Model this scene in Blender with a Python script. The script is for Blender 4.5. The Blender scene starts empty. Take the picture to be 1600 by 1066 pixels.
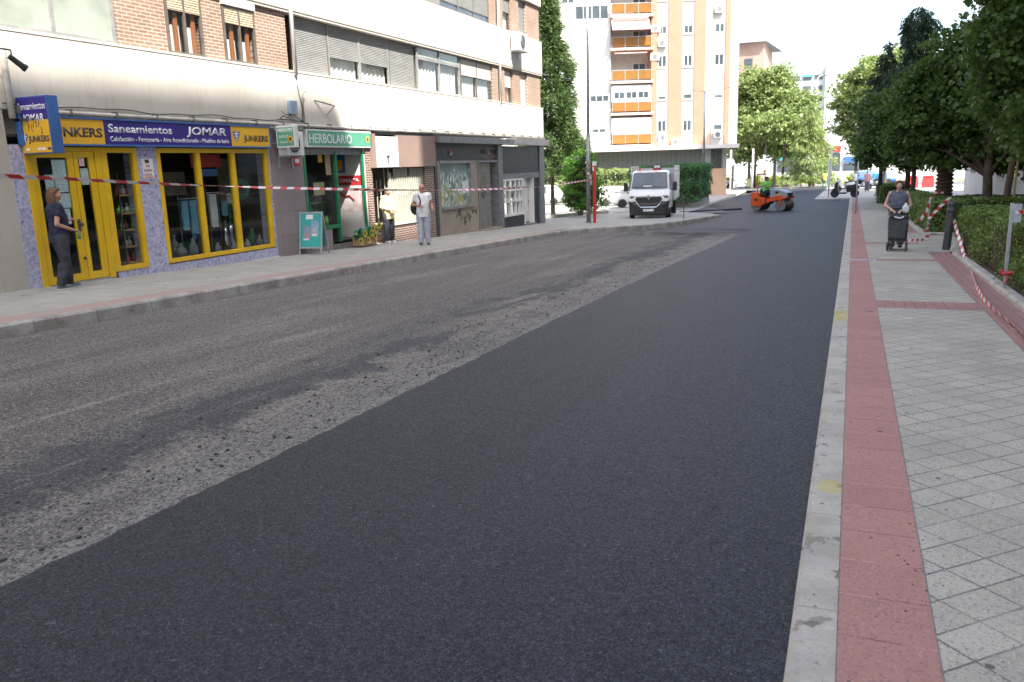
import bpy, math, random
import numpy as np
from mathutils import Vector, Matrix
R=math.radians
rnd=random.Random(11)
scene=bpy.context.scene
C=scene.collection

# ---------------------------------------------------------------- terrain height (pavement level); camera height is z = 0
def G(x,y):
    t=min(max((x+13.3)/13.3,-.5),1.0)
    return (-1.55-.15*t)+(-.031+.009*t)*min(y,45)-.011*max(0,y-45)

# ---------------------------------------------------------------- object helpers
XF={}
def props(o,label=None,cat=None,group=None,kind=None):
    if label: o['label']=label
    if cat: o['category']=cat
    if group: o['group']=group
    if kind: o['kind']=kind
    return o
def thing(name,label,cat,loc,rz=0,group=None):
    o=bpy.data.objects.new(name,None); C.objects.link(o)
    o.empty_display_size=.2
    o.location=loc; o.rotation_euler=(0,0,rz)
    XF[o]=Matrix.Translation(loc)@Matrix.Rotation(rz,4,'Z')
    return props(o,label,cat,group)
def copy_tree(o,loc=None,rz=None,label=None,parent=None,sc=None):
    c=o.copy(); C.objects.link(c)
    if parent is not None:
        c.parent=parent; XF[c]=XF[parent]
    if loc is not None: c.location=loc
    if rz is not None: c.rotation_euler=(0,0,rz)
    if sc is not None: c.scale=(sc,sc,sc) if not hasattr(sc,'__len__') else sc
    if label: c['label']=label
    if parent is None:
        XF[c]=Matrix.Translation(c.location)@Matrix.Rotation(c.rotation_euler.z,4,'Z')
    for ch in [k for k in o.children]: copy_tree(ch,parent=c)
    return c

class Basis:
    def __init__(s,O,U,V,N): s.O,s.U,s.V,s.N=Vector(O),Vector(U),Vector(V),Vector(N)
    def p(s,u,v,n): return s.O+s.U*u+s.V*v+s.N*n
LF=Basis((-13.3,0,0),(0,1,0),(0,0,1),(1,0,0))
XYZ=Basis((0,0,0),(1,0,0),(0,0,1),(0,-1,0))

class MB:
    def __init__(s): s.v=[];s.f=[];s.m=[]
    def add(s,vs,fs,mi=0):
        b=len(s.v); s.v.extend([tuple(q) for q in vs]); s.f.extend([tuple(b+i for i in q) for q in fs]); s.m.extend([mi]*len(fs)); return s
    def hexa(s,p,mi=0):
        return s.add(p,[(0,3,2,1),(4,5,6,7),(0,1,5,4),(1,2,6,5),(2,3,7,6),(3,0,4,7)],mi)
    def box(s,x0,x1,y0,y1,z0,z1,mi=0):
        return s.hexa([(x0,y0,z0),(x1,y0,z0),(x1,y1,z0),(x0,y1,z0),(x0,y0,z1),(x1,y0,z1),(x1,y1,z1),(x0,y1,z1)],mi)
    def fb(s,B,u0,u1,v0,v1,n0,n1,mi=0):
        P=[B.p(a,b,c) for b,a,c in ((v0,u0,n1),(v0,u1,n1),(v0,u1,n0),(v0,u0,n0),(v1,u0,n1),(v1,u1,n1),(v1,u1,n0),(v1,u0,n0))]
        return s.hexa(P,mi)
    def obox(s,c,size,M=None,mi=0):
        M=M or Matrix.Identity(3); c=Vector(c); a,b,d=[q/2 for q in size]
        return s.hexa([c+M@Vector(q) for q in ((-a,-b,-d),(a,-b,-d),(a,b,-d),(-a,b,-d),(-a,-b,d),(a,-b,d),(a,b,d),(-a,b,d))],mi)
    def quad(s,a,b,c,d,mi=0): return s.add([a,b,c,d],[(0,1,2,3)],mi)
    def cyl(s,p0,p1,r0,r1=None,n=16,caps=True,mi=0):
        r1=r0 if r1 is None else r1; p0,p1=Vector(p0),Vector(p1); d=(p1-p0).normalized()
        a=d.orthogonal().normalized(); b=d.cross(a)
        vs=[];
        for k in range(n):
            t=2*math.pi*k/n; q=a*math.cos(t)+b*math.sin(t); vs+= [p0+q*r0,p1+q*r1]
        fs=[(2*k,2*((k+1)%n),2*((k+1)%n)+1,2*k+1) for k in range(n)]
        if caps: fs+= [tuple(2*k for k in reversed(range(n))),tuple(2*k+1 for k in range(n))]
        return s.add(vs,fs,mi)
    def tube(s,path,r,n=8,mi=0,caps=True):
        path=[Vector(p) for p in path]; m=len(path); rr=r if hasattr(r,'__len__') else [r]*m
        d0=(path[1]-path[0]).normalized(); a=d0.orthogonal().normalized(); vs=[]
        for i,p in enumerate(path):
            d=(path[min(i+1,m-1)]-path[max(i-1,0)]).normalized()
            a=(a-d*a.dot(d)); a=a.normalized() if a.length>1e-6 else d.orthogonal().normalized(); b=d.cross(a)
            for k in range(n):
                t=2*math.pi*k/n; vs.append(p+(a*math.cos(t)+b*math.sin(t))*rr[i])
        fs=[(i*n+k,i*n+(k+1)%n,(i+1)*n+(k+1)%n,(i+1)*n+k) for i in range(m-1) for k in range(n)]
        if caps: fs+=[tuple(reversed(range(n))),tuple((m-1)*n+k for k in range(n))]
        return s.add(vs,fs,mi)
    def prism(s,poly,vec,mi=0):
        poly=[Vector(p) for p in poly]; n=len(poly); vec=Vector(vec)
        vs=poly+[p+vec for p in poly]
        fs=[tuple(reversed(range(n))),tuple(n+k for k in range(n))]+[(k,(k+1)%n,n+(k+1)%n,n+k) for k in range(n)]
        return s.add(vs,fs,mi)
    def lathe(s,prof,c=(0,0,0),n=20,mi=0):
        c=Vector(c); vs=[];m=len(prof)
        for r,z in prof:
            for k in range(n):
                t=2*math.pi*k/n; vs.append(c+Vector((r*math.cos(t),r*math.sin(t),z)))
        fs=[(i*n+k,i*n+(k+1)%n,(i+1)*n+(k+1)%n,(i+1)*n+k) for i in range(m-1) for k in range(n)]
        fs+=[tuple(reversed(range(n))),tuple((m-1)*n+k for k in range(n))]
        return s.add(vs,fs,mi)
    def ell(s,c,r,M=None,nu=14,nv=9,mi=0):
        c=Vector(c); M=M or Matrix.Identity(3); r=r if hasattr(r,'__len__') else (r,r,r)
        vs=[c+M@Vector((0,0,-r[2]))]
        for j in range(1,nv):
            ph=-math.pi/2+math.pi*j/nv
            for k in range(nu):
                t=2*math.pi*k/nu; vs.append(c+M@Vector((r[0]*math.cos(ph)*math.cos(t),r[1]*math.cos(ph)*math.sin(t),r[2]*math.sin(ph))))
        vs.append(c+M@Vector((0,0,r[2]))); L=len(vs)-1
        fs=[(0,1+(k+1)%nu,1+k) for k in range(nu)]
        for j in range(nv-2):
            a=1+j*nu; fs+=[(a+k,a+(k+1)%nu,a+nu+(k+1)%nu,a+nu+k) for k in range(nu)]
        a=1+(nv-2)*nu; fs+=[(a+k,a+(k+1)%nu,L) for k in range(nu)]
        return s.add(vs,fs,mi)
    def build(s,name,mats,parent=None,loc=None,rz=0,smooth=False,bevel=0,world=True,sub=0):
        mats=mats if isinstance(mats,(list,tuple)) else [mats]
        if parent is not None: X=XF[parent]
        elif loc is not None: X=Matrix.Translation(loc)@Matrix.Rotation(rz,4,'Z')
        else: X=Matrix.Identity(4)
        vs=s.v
        if world and (parent is not None or loc is not None):
            I=X.inverted(); vs=[tuple(I@Vector(q)) for q in vs]
        me=bpy.data.meshes.new(name); me.from_pydata(vs,[],s.f); me.update()
        for q in mats: me.materials.append(q)
        if len(mats)>1: me.polygons.foreach_set('material_index',s.m)
        if smooth: me.polygons.foreach_set('use_smooth',[True]*len(s.f))
        o=bpy.data.objects.new(name,me); C.objects.link(o)
        if parent is not None: o.parent=parent
        elif loc is not None: o.location=loc; o.rotation_euler=(0,0,rz)
        XF[o]=X
        if bevel:
            b=o.modifiers.new('bevel','BEVEL'); b.width=bevel; b.segments=2; b.limit_method='ANGLE'
        if smooth and bevel: pass
        if sub:
            b=o.modifiers.new('sub','SUBSURF'); b.levels=sub; b.render_levels=sub
        return o

def npmesh(name,V,F,mat,parent=None,loc=None,uvrand=None):
    """V (n,3) F (m,k) numpy -> object"""
    me=bpy.data.meshes.new(name); n=len(V); m,k=F.shape
    me.vertices.add(n); me.vertices.foreach_set('co',V.astype(np.float32).ravel())
    me.loops.add(m*k); me.loops.foreach_set('vertex_index',F.astype(np.int32).ravel())
    me.polygons.add(m); me.polygons.foreach_set('loop_start',np.arange(0,m*k,k,dtype=np.int32))
    me.polygons.foreach_set('loop_total',np.full(m,k,dtype=np.int32))
    me.update(calc_edges=True); me.materials.append(mat)
    o=bpy.data.objects.new(name,me); C.objects.link(o)
    if parent is not None: o.parent=parent; XF[o]=XF[parent]
    elif loc is not None: o.location=loc; XF[o]=Matrix.Translation(loc)
    else: XF[o]=Matrix.Identity(4)
    return o

def text(s,name,mat,parent,org,height,width=None,B=LF,n=.0,extrude=.003,bold=0.0,shear=0.0,space=1.0):
    """lettering: org=(u,v) lower-left in basis B, n = offset along normal; height = cap height"""
    cu=bpy.data.curves.new('lettering','FONT'); cu.body=s; cu.size=1; cu.extrude=0; cu.offset=bold; cu.shear=shear; cu.space_character=space
    cu.resolution_u=3
    o=bpy.data.objects.new('tmp',cu); me=bpy.data.meshes.new_from_object(o); bpy.data.objects.remove(o); bpy.data.curves.remove(cu)
    co=np.array([v.co[:] for v in me.vertices]);
    x0,x1=co[:,0].min(),co[:,0].max(); y0=0.0
    k=height/.72; kx=k if width is None else width/(x1-x0)
    I=XF[parent].inverted()
    for v in me.vertices:
        v.co=I@B.p(org[0]+(v.co.x-x0)*kx,org[1]+v.co.y*k,n)
    me.materials.clear(); me.materials.append(mat); me.name=name
    ob=bpy.data.objects.new(name,me); C.objects.link(ob); ob.parent=parent; XF[ob]=XF[parent]
    sm=ob.modifiers.new('thick','SOLIDIFY'); sm.thickness=extrude; sm.offset=0
    return ob

# ---------------------------------------------------------------- materials
def nodes(name):
    m=bpy.data.materials.new(name); m.use_nodes=True; nt=m.node_tree; nt.nodes.clear()
    out=nt.nodes.new('ShaderNodeOutputMaterial'); b=nt.nodes.new('ShaderNodeBsdfPrincipled')
    nt.links.new(b.outputs[0],out.inputs[0]); return m,nt,b,out
class T:
    """tiny node-graph helper"""
    def __init__(s,nt): s.nt=nt
    def n(s,t,**k):
        o=s.nt.nodes.new('ShaderNode'+t)
        for a,b in k.items():
            if a.startswith('i_'):
                key=a[2:]; key=int(key) if key.isdigit() else key
                s.set(o.inputs[key],b)
            else: setattr(o,a,b)
        return o
    def set(s,sock,b):
        if hasattr(b,'is_output') or isinstance(b,bpy.types.NodeSocket): s.nt.links.new(b,sock)
        elif isinstance(b,bpy.types.Node): s.nt.links.new(b.outputs[0],sock)
        else:
            if isinstance(b,(tuple,list)) and len(b)==3 and sock.type=='RGBA': b=tuple(b)+(1,)
            sock.default_value=b
    def co(s): return s.n('TexCoord').outputs['Object']
    def map(s,v,scale=(1,1,1),rot=(0,0,0),loc=(0,0,0)):
        return s.n('Mapping',i_Vector=v,i_Scale=scale,i_Rotation=rot,i_Location=loc).outputs[0]
    def noise(s,v,scale,detail=4,rough=.55,dist=0):
        return s.n('TexNoise',i_Vector=v,i_Scale=scale,i_Detail=detail,i_Roughness=rough,i_Distortion=dist).outputs[0]
    def vor(s,v,scale,feature='F1',out='Distance',rand=1):
        return s.n('TexVoronoi',feature=feature,i_Vector=v,i_Scale=scale,i_Randomness=rand).outputs[out]
    def ramp(s,f,a,b,c0=(0,0,0,1),c1=(1,1,1,1),inter='LINEAR'):
        r=s.n('ValToRGB',i_Fac=f); e=r.color_ramp; e.interpolation=inter
        e.elements[0].position=a; e.elements[1].position=b
        e.elements[0].color=tuple(c0)[:3]+(1,); e.elements[1].color=tuple(c1)[:3]+(1,)
        return r.outputs[0]
    def sm(s,f,a,b,c=0.,d=1.):
        return s.n('MapRange',interpolation_type='SMOOTHSTEP',i_Value=f,i_1=a,i_2=b,i_3=c,i_4=d).outputs[0]
    def mix(s,f,a,b,blend='MIX'):
        o=s.n('Mix',data_type='RGBA',blend_type=blend); s.set(o.inputs[0],f); s.set(o.inputs[6],a); s.set(o.inputs[7],b); return o.outputs[2]
    def m(s,op,a,b=0.,c=0.):
        return s.n('Math',operation=op,i_0=a,i_1=b,i_2=c).outputs[0]
    def sep(s,v): return s.n('SeparateXYZ',i_0=v).outputs
    def comb(s,x,y,z=0.): return s.n('CombineXYZ',i_0=x,i_1=y,i_2=z).outputs[0]
    def bump(s,h,strength=.3,dist=.01,normal=None):
        o=s.n('Bump',i_Strength=strength,i_Distance=dist,i_Height=h)
        if normal is not None: s.set(o.inputs['Normal'],normal)
        return o.outputs[0]

def pm(name,c1,c2=None,rough=.6,scale=2.5,bump=0.,bscale=40.,metal=0.,spec=.5,coat=0.,lo=.35,hi=.65,stretch=(1,1,1),rv=.08):
    m,nt,b,out=nodes(name); t=T(nt); v=t.map(t.co(),scale=stretch)
    if c2 is None: c2=tuple(q*.82 for q in c1)
    f=t.noise(v,scale,6,.6)
    t.set(b.inputs['Base Color'],t.mix(t.sm(f,lo,hi),c1,c2))
    t.set(b.inputs['Roughness'],t.m('MULTIPLY_ADD',t.noise(v,scale*2.3,3),rv*2,rough-rv))
    b.inputs['Metallic'].default_value=metal; b.inputs['Specular IOR Level'].default_value=spec
    if coat: b.inputs['Coat Weight'].default_value=coat; b.inputs['Coat Roughness'].default_value=.08
    if bump: t.set(b.inputs['Normal'],t.bump(t.noise(v,bscale,5,.6),bump,.01))
    return m

def plane_uv(t,axes):
    """object coordinates rearranged so that texture x,y run along two chosen axes"""
    s=t.sep(t.co()); d={'x':s[0],'y':s[1],'z':s[2]}
    return t.comb(d[axes[0]],d[axes[1]],0.)
def brickmat(name,c1,c2,mortar,bw=.25,bh=.065,ms=.012,axes='yz',offset=.5,rough=.8,bump=.5,var=.5,rot=0,loc=(0,0,0)):
    m,nt,b,out=nodes(name); t=T(nt); v=plane_uv(t,axes)
    if rot or any(loc): v=t.map(v,rot=(0,0,rot),loc=loc)
    w=t.map(v)
    br=t.n('TexBrick',offset=offset,i_Vector=v,i_Color1=c1,i_Color2=c2,i_Mortar=mortar,i_Scale=1.,i_7=bw,i_8=bh) if False else t.n('TexBrick',offset=offset,i_Vector=v,i_Color1=c1,i_Color2=c2,i_Mortar=mortar,i_Scale=1.)
    br.inputs['Mortar Size'].default_value=ms; br.inputs['Mortar Smooth'].default_value=.2
    br.inputs['Brick Width'].default_value=bw; br.inputs['Row Height'].default_value=bh
    n1=t.noise(v,1.2,6,.6); n2=t.noise(v,9,4,.6)
    col=t.mix(t.m('MULTIPLY',t.sm(n1,.35,.7),var*.5),br.outputs[0],tuple(q*.55 for q in c1),'MIX')
    col=t.mix(t.m('MULTIPLY',t.sm(n2,.4,.7),var*.4),col,tuple(min(1,q*1.35) for q in c2))
    t.set(b.inputs['Base Color'],col); b.inputs['Roughness'].default_value=rough
    h=t.m('ADD',t.m('SUBTRACT',1.,br.outputs[1]),t.m('MULTIPLY',t.noise(v,60,3),.25))
    t.set(b.inputs['Normal'],t.bump(h,bump,.008)); return m

def glassmat(name,tint=(.8,.85,.85),refl=1.0,rough=.02):
    m,nt,b,out=nodes(name); t=T(nt); nt.nodes.remove(b)
    g=t.n('BsdfGlossy',i_Roughness=rough); tr=t.n('BsdfTransparent',i_Color=tint)
    fr=t.n('Fresnel',i_IOR=1.5); bf=t.n('NewGeometry').outputs['Backfacing']; f=t.m('MULTIPLY',t.m('MULTIPLY',fr.outputs[0],refl),t.m('SUBTRACT',1.,bf))
    nz=t.bump(t.noise(t.co(),1.3,2),.04,.05); t.set(g.inputs['Normal'],nz)
    mx=t.n('MixShader',i_0=f,i_1=tr.outputs[0],i_2=g.outputs[0]); nt.links.new(mx.outputs[0],out.inputs[0]); return m

def leafmat(name,c1,c2,c3=None,trans=.35,rough=.55,nscale=.8):
    m,nt,b,out=nodes(name); t=T(nt)
    geo=t.n('NewGeometry').outputs['Random Per Island']
    nz=t.sm(t.noise(t.co(),nscale*1.6,4),.40,.60)
    col=t.mix(geo,c1,c2); col=t.mix(t.m('MULTIPLY',nz,.5),col,c3 or tuple(q*1.3 for q in c2))
    t.set(b.inputs['Base Color'],col); b.inputs['Roughness'].default_value=rough; b.inputs['Specular IOR Level'].default_value=.35
    tl=t.n('BsdfTranslucent'); t.set(tl.inputs[0],t.mix(.5,col,(c2[0]*1.6,c2[1]*1.5,c2[2]*.8)))
    mx=t.n('MixShader',i_0=trans,i_1=b.outputs[0],i_2=tl.outputs[0]); nt.links.new(mx.outputs[0],out.inputs[0]); return m

M={}
M['white_paint']=pm('white paint',(.80,.80,.78),(.72,.71,.68),.5,1.5)
M['white_gloss']=pm('white car paint',(.82,.82,.82),(.78,.78,.78),.25,1,coat=.8)
M['grey_metal']=pm('grey metal',(.28,.29,.30),(.2,.2,.21),.45,6,metal=.5)
M['galv']=pm('galvanised steel',(.52,.54,.56),(.40,.42,.44),.45,14,metal=.6)
M['dark_metal']=pm('dark painted metal',(.045,.048,.052),(.07,.07,.07),.5,8)
M['black']=pm('black plastic',(.018,.018,.019),(.03,.03,.03),.5,6)
M['rubber']=pm('tyre rubber',(.02,.02,.02),(.04,.038,.035),.85,5)
M['chrome']=pm('chrome',(.75,.76,.78),None,.15,3,metal=1.)
M['brown_frame']=pm('bronze aluminium',(.15,.125,.10),(.11,.09,.075),.45,4)
M['grey_frame']=pm('grey aluminium',(.30,.30,.29),(.22,.22,.21),.45,4)
M['yellow']=pm('yellow enamel',(.78,.50,.015),(.70,.43,.015),.35,2,coat=.3)
M['sign_yellow']=pm('yellow sign film',(.85,.48,.03),(.78,.43,.03),.4,.8)
M['sign_blue']=pm('navy sign film',(.045,.03,.26),(.04,.025,.2),.4,.8)
M['frame_blue']=pm('blue enamel',(.06,.16,.42),(.05,.13,.35),.4,2)
M['letter_white']=pm('white lettering',(.85,.85,.88),(.78,.78,.8),.5,3)
M['letter_black']=pm('black lettering',(.05,.04,.035),(.07,.06,.05),.5,3)
M['letter_brown']=pm('dark lettering',(.10,.06,.04),None,.5,3)
M['green']=pm('green enamel',(.015,.22,.09),(.012,.17,.07),.4,3,coat=.2)
M['sign_green']=pm('green sign film',(.12,.38,.25),(.10,.33,.22),.4,1)
M['red']=pm('red film',(.55,.04,.04),(.45,.03,.035),.45,3)
M['red_paint']=pm('red enamel',(.62,.03,.03),(.5,.03,.03),.4,3)
M['orange']=pm('orange machine paint',(.75,.10,.02),(.62,.085,.02),.4,3)
M['wood']=pm('warm wood',(.42,.16,.06),(.33,.12,.04),.5,3,stretch=(1,1,.2))
M['light_wood']=pm('shelf wood',(.45,.30,.16),(.38,.24,.12),.5,5)
M['pink_paper']=pm('pink paper',(.7,.35,.36),None,.7,5)
M['paper']=pm('paper',(.72,.76,.76),(.6,.66,.66),.8,9)
M['teal']=pm('teal film',(.05,.42,.38),(.045,.36,.33),.45,3)
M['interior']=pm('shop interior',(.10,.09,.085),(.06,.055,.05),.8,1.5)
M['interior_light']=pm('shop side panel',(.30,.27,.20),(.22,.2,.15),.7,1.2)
M['towel_blue']=pm('blue towel',(.22,.52,.72),(.18,.45,.62),.9,6,bump=.3,bscale=120)
M['towel_white']=pm('pale towel',(.78,.84,.84),(.68,.74,.74),.9,6,bump=.3,bscale=120)
M['curtain']=pm('white net curtain',(.85,.84,.80),(.62,.62,.59),.9,9,stretch=(6,6,.15),lo=.3,hi=.7)
M['granite']=brickmat('mauve granite slabs',(.30,.245,.25),(.26,.21,.215),(.12,.1,.1),.6,.6,.004,'yz',0.,.45,.15)
M['shutter']=None
def slatmat(name,c1,c2,pitch=.045,axes='z',rough=.55):
    m,nt,b,out=nodes(name); t=T(nt); s=t.sep(t.co()); z={'x':s[0],'y':s[1],'z':s[2]}[axes]
    w=t.m('FRACT',t.m('MULTIPLY',z,1/pitch)); g=t.sm(w,0.,.22)
    nz=t.sm(t.noise(t.map(t.co(),scale=(1,1,4)),2,4),.35,.7)
    col=t.mix(nz,c1,c2); col=t.mix(t.m('MULTIPLY',t.m('SUBTRACT',1.,g),.6),col,tuple(q*.35 for q in c1))
    t.set(b.inputs['Base Color'],col); b.inputs['Roughness'].default_value=rough
    t.set(b.inputs['Normal'],t.bump(t.m('SINE',t.m('MULTIPLY',w,3.14159)),.6,.02)); return m
M['shutter']=slatmat('grey roller shutter',(.27,.27,.26),(.22,.22,.21))
M['shutter_beige']=slatmat('beige roller blind',(.55,.42,.28),(.48,.36,.24),.05)
M['shutter_cream']=slatmat('cream roller blind',(.62,.56,.50),(.55,.5,.44),.05)
M['shutter_metal']=slatmat('metal roller shutter',(.22,.21,.19),(.16,.155,.14),.075)
M['glass']=glassmat('window glass',(.93,.95,.95),1.2)
M['glass_dark']=glassmat('dark glass',(.88,.9,.9),1.4)
def frosted(name,c):
    m,nt,b,out=nodes(name); t=T(nt); v=t.co()
    f=t.sm(t.noise(v,.9,3),.35,.65); t.set(b.inputs['Base Color'],t.mix(f,c,tuple(min(1,q*1.5) for q in c)))
    b.inputs['Roughness'].default_value=.15; b.inputs['Coat Weight'].default_value=.5; return m
M['glass_frost']=frosted('frosted glass',(.25,.28,.24))
M['glass_solid']=frosted('sky reflecting glass',(.05,.065,.075))

# brick and stone of the left block
M['brick_pink']=brickmat('pink brown brick',(.33,.205,.145),(.24,.145,.10),(.50,.43,.36),.245,.072,.012,'yz',.5,.85,.5,.6)
M['brick_dark']=brickmat('dark brown brick',(.20,.085,.055),(.10,.05,.04),(.50,.42,.36),.235,.07,.014,'yz',.5,.6,.5,.3)
M['brick_dark_x']=brickmat('dark brown brick side',(.20,.085,.055),(.10,.05,.04),(.50,.42,.36),.235,.07,.014,'xz',.5,.6,.5,.3)
def stonemat(name,c1,c2,joint=.9,streak=.5,axes='yz',vert=True):
    m,nt,b,out=nodes(name); t=T(nt); s=t.sep(t.co()); yy={'x':s[0],'y':s[1]}[axes[0]]
    v=t.comb(yy,s[2],0.)
    n1=t.sm(t.noise(v,.8,6,.65),.35,.7); col=t.mix(n1,c1,c2)
    st=t.sm(t.noise(t.map(v,scale=(5,.5,1)),1.5,6,.7),.5,.78); col=t.mix(t.m('MULTIPLY',st,streak),col,tuple(q*.45 for q in c2))
    w=t.m('FRACT',t.m('MULTIPLY',yy,1/joint)); j=t.m('SUBTRACT',1.,t.sm(t.m('ABSOLUTE',t.m('SUBTRACT',w,.5)),.0,.006/joint))
    col=t.mix(t.m('MULTIPLY',j,.45),col,tuple(q*.3 for q in c2))
    t.set(b.inputs['Base Color'],col); b.inputs['Roughness'].default_value=.8
    t.set(b.inputs['Normal'],t.bump(t.noise(v,30,5),.15,.01)); return m
M['band']=stonemat('cream render band',(.66,.62,.545),(.58,.54,.46),1.45,.35)
M['stone_tile']=stonemat('beige stone cladding',(.50,.47,.41),(.42,.39,.33),.62,.15)
def mosaic():
    m,nt,b,out=nodes('violet mosaic'); t=T(nt); v=plane_uv(t,'yz')
    br=t.n('TexBrick',offset=0.,i_Vector=v,i_Color1=(.26,.27,.46),i_Color2=(.42,.43,.60),i_Mortar=(.48,.48,.55),i_Scale=1.)
    br.inputs['Mortar Size'].default_value=.004; br.inputs['Brick Width'].default_value=.04; br.inputs['Row Height'].default_value=.04
    s=t.vor(t.map(v,scale=(1,1,1)),25,out='Color'); k=t.sep(s)[0]
    col=t.mix(t.m('MULTIPLY',t.sm(k,.55,.75),.8),br.outputs[0],(.55,.55,.72)); col=t.mix(t.m('MULTIPLY',t.sm(k,.0,.15,1.,0.),.6),col,(.10,.11,.33))
    t.set(b.inputs['Base Color'],col); b.inputs['Roughness'].default_value=.3; return m
M['mosaic']=mosaic()
# ================================================================ ground materials
def near(t,s,cx,cy,rx,ry,nz=None,soft=.25):
    a=t.m('DIVIDE',t.m('SUBTRACT',s[0],cx),rx); b=t.m('DIVIDE',t.m('SUBTRACT',s[1],cy),ry)
    d=t.m('SQRT',t.m('ADD',t.m('MULTIPLY',a,a),t.m('MULTIPLY',b,b)))
    if nz is not None: d=t.m('ADD',d,t.m('MULTIPLY_ADD',nz,1.3,-.65))
    return t.sm(d,1.-soft,1.+soft,1.,0.)
def fresh_asphalt():
    m,nt,b,out=nodes('fresh asphalt'); t=T(nt); v=t.co(); s=t.sep(v)
    cell=t.sep(t.vor(v,160,out='Color')); d=t.vor(v,160); c2=t.sep(t.vor(v,60,out='Color')); d2=t.vor(v,60)
    big=t.noise(v,.35,5,.6); fine=t.noise(v,42,3,.7); pit=t.noise(v,17,5,.75); tracks=t.noise(t.map(v,scale=(3.2,.10,1)),1,3)
    base=t.mix(t.sm(big,.3,.7),(.009,.011,.018),(.015,.018,.030))
    base=t.mix(t.m('MULTIPLY',t.sm(tracks,.45,.66),.55),base,(.036,.042,.066))
    edge=t.m('ADD',t.sm(s[0],-3.36,-3.56),t.sm(s[0],-.42,-.16)); base=t.mix(t.m('MULTIPLY',t.m('MINIMUM',edge,1.),.45),base,(.028,.029,.034))
    col=t.mix(t.sm(cell[0],.45,1.,0.,.9),base,(.17,.185,.24))
    col=t.mix(t.sm(c2[2],.0,.45,.6,0.),col,(.006,.007,.010)); col=t.mix(t.sm(c2[0],.55,.95,0.,.55),col,(.085,.095,.13))
    col=t.mix(t.sm(c2[1],.985,.995),col,(.20,.20,.20)); col=t.mix(t.sm(c2[0],.97,.99),col,(.10,.09,.08))
    col=t.mix(t.sm(d,.25,.6,0.,.9),col,(.008,.008,.010))
    col=t.mix(t.sm(fine,.50,.58,0.,.92),col,(.005,.005,.007)); col=t.mix(t.sm(pit,.55,.62,0.,.8),col,(.006,.006,.009))
    t.set(b.inputs['Base Color'],col)
    t.set(b.inputs['Roughness'],t.sm(cell[1],0,1,.46,.74)); b.inputs['Specular IOR Level'].default_value=.5; b.inputs['Specular Tint'].default_value=(.72,.85,1,1)  # blue sky sheen put into the specular tint
    h=t.m('ADD',t.m('MULTIPLY',t.m('SUBTRACT',1.,d),.7),t.m('MULTIPLY',fine,-1.4)); h=t.m('ADD',h,t.m('MULTIPLY',pit,-1.2))
    t.set(b.inputs['Normal'],t.bump(h,1.,.008)); return m
M['asphalt']=fresh_asphalt()
def milled():
    m,nt,b,out=nodes('milled asphalt'); t=T(nt); v=t.co(); s=t.sep(v)
    st=t.noise(t.map(v,scale=(1.6,.13,1),rot=(0,0,R(-4))),1.,7,.66,.8); st2=t.noise(t.map(v,scale=(7,.6,1),rot=(0,0,R(3))),1.,6,.72)
    big=t.noise(v,.25,5,.6); mid=t.noise(v,1.3,7,.72,.6); cell=t.sep(t.vor(v,85,out='Color'))
    sp=t.noise(t.map(v,scale=(1,.55,1)),24,6,.8); sp2=t.noise(t.map(v,scale=(1,.6,1)),46,4,.75); grit=t.noise(v,34,5,.78)
    col=t.mix(t.sm(st,.36,.62),(.165,.152,.14),(.29,.262,.228))
    col=t.mix(t.m('MULTIPLY',t.sm(st2,.42,.60),.5),col,(.185,.168,.152))
    col=t.mix(t.m('MULTIPLY',t.sm(big,.42,.58),.45),col,(.155,.145,.138))
    col=t.mix(t.m('MULTIPLY',t.sm(st,.56,.68),t.sm(st2,.36,.56,0.,.85)),col,(.46,.41,.335))
    wob=t.m('MULTIPLY_ADD',mid,2.2,-1.1); xx=t.m('ADD',s[0],wob)
    dark=t.m('MULTIPLY',t.sm(xx,-5.45,-5.1),t.sm(xx,-4.62,-4.45,1.,0.)); patch=t.sm(t.noise(t.map(v,scale=(.8,.2,1)),1.3,6,.7,.6),.45,.50)
    pale=t.sm(xx,-4.55,-4.3); pn=t.sm(t.noise(t.map(v,scale=(1.5,.5,1)),2.2,7,.75),.40,.56)
    col=t.mix(t.m('MULTIPLY',pale,t.m('MULTIPLY_ADD',pn,.7,.12)),col,(.38,.355,.315))
    edge=t.sm(s[0],-3.95,-3.66); col=t.mix(t.m('MULTIPLY',edge,t.sm(grit,.44,.58,0.,.8)),col,(.43,.42,.41))
    col=t.mix(t.sm(sp,.48,.58,0.,.72),col,(.140,.134,.134)); col=t.mix(t.sm(sp2,.52,.58,0.,.85),col,(.042,.045,.058))
    col=t.mix(t.sm(cell[1],.66,1.,0.,.8),col,(.46,.435,.40)); col=t.mix(t.sm(cell[0],.74,1.,0.,.6),col,(.055,.058,.068))
    col=t.mix(t.m('MULTIPLY',t.m('MULTIPLY',dark,patch),t.sm(grit,.40,.62,.35,.95)),col,(.070,.075,.094))
    tr=t.m('MULTIPLY',t.sm(s[1],26.,30.),t.sm(xx,-9.5,-6.5)); col=t.mix(t.m('MULTIPLY',tr,t.m('MULTIPLY',t.sm(mid,.4,.55),.85)),col,(.035,.036,.042))
    t.set(b.inputs['Base Color'],col); b.inputs['Roughness'].default_value=.88; b.inputs['Specular IOR Level'].default_value=.25
    gr=t.m('SINE',t.m('MULTIPLY',t.m('ADD',s[0],t.m('MULTIPLY',mid,.12)),260.))
    h=t.m('ADD',t.m('MULTIPLY',gr,.18),t.m('MULTIPLY',grit,1.6)); t.set(b.inputs['Normal'],t.bump(t.m('ADD',h,t.m('MULTIPLY',sp,1.2)),1.,.02)); return m
M['milled']=milled()
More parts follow.
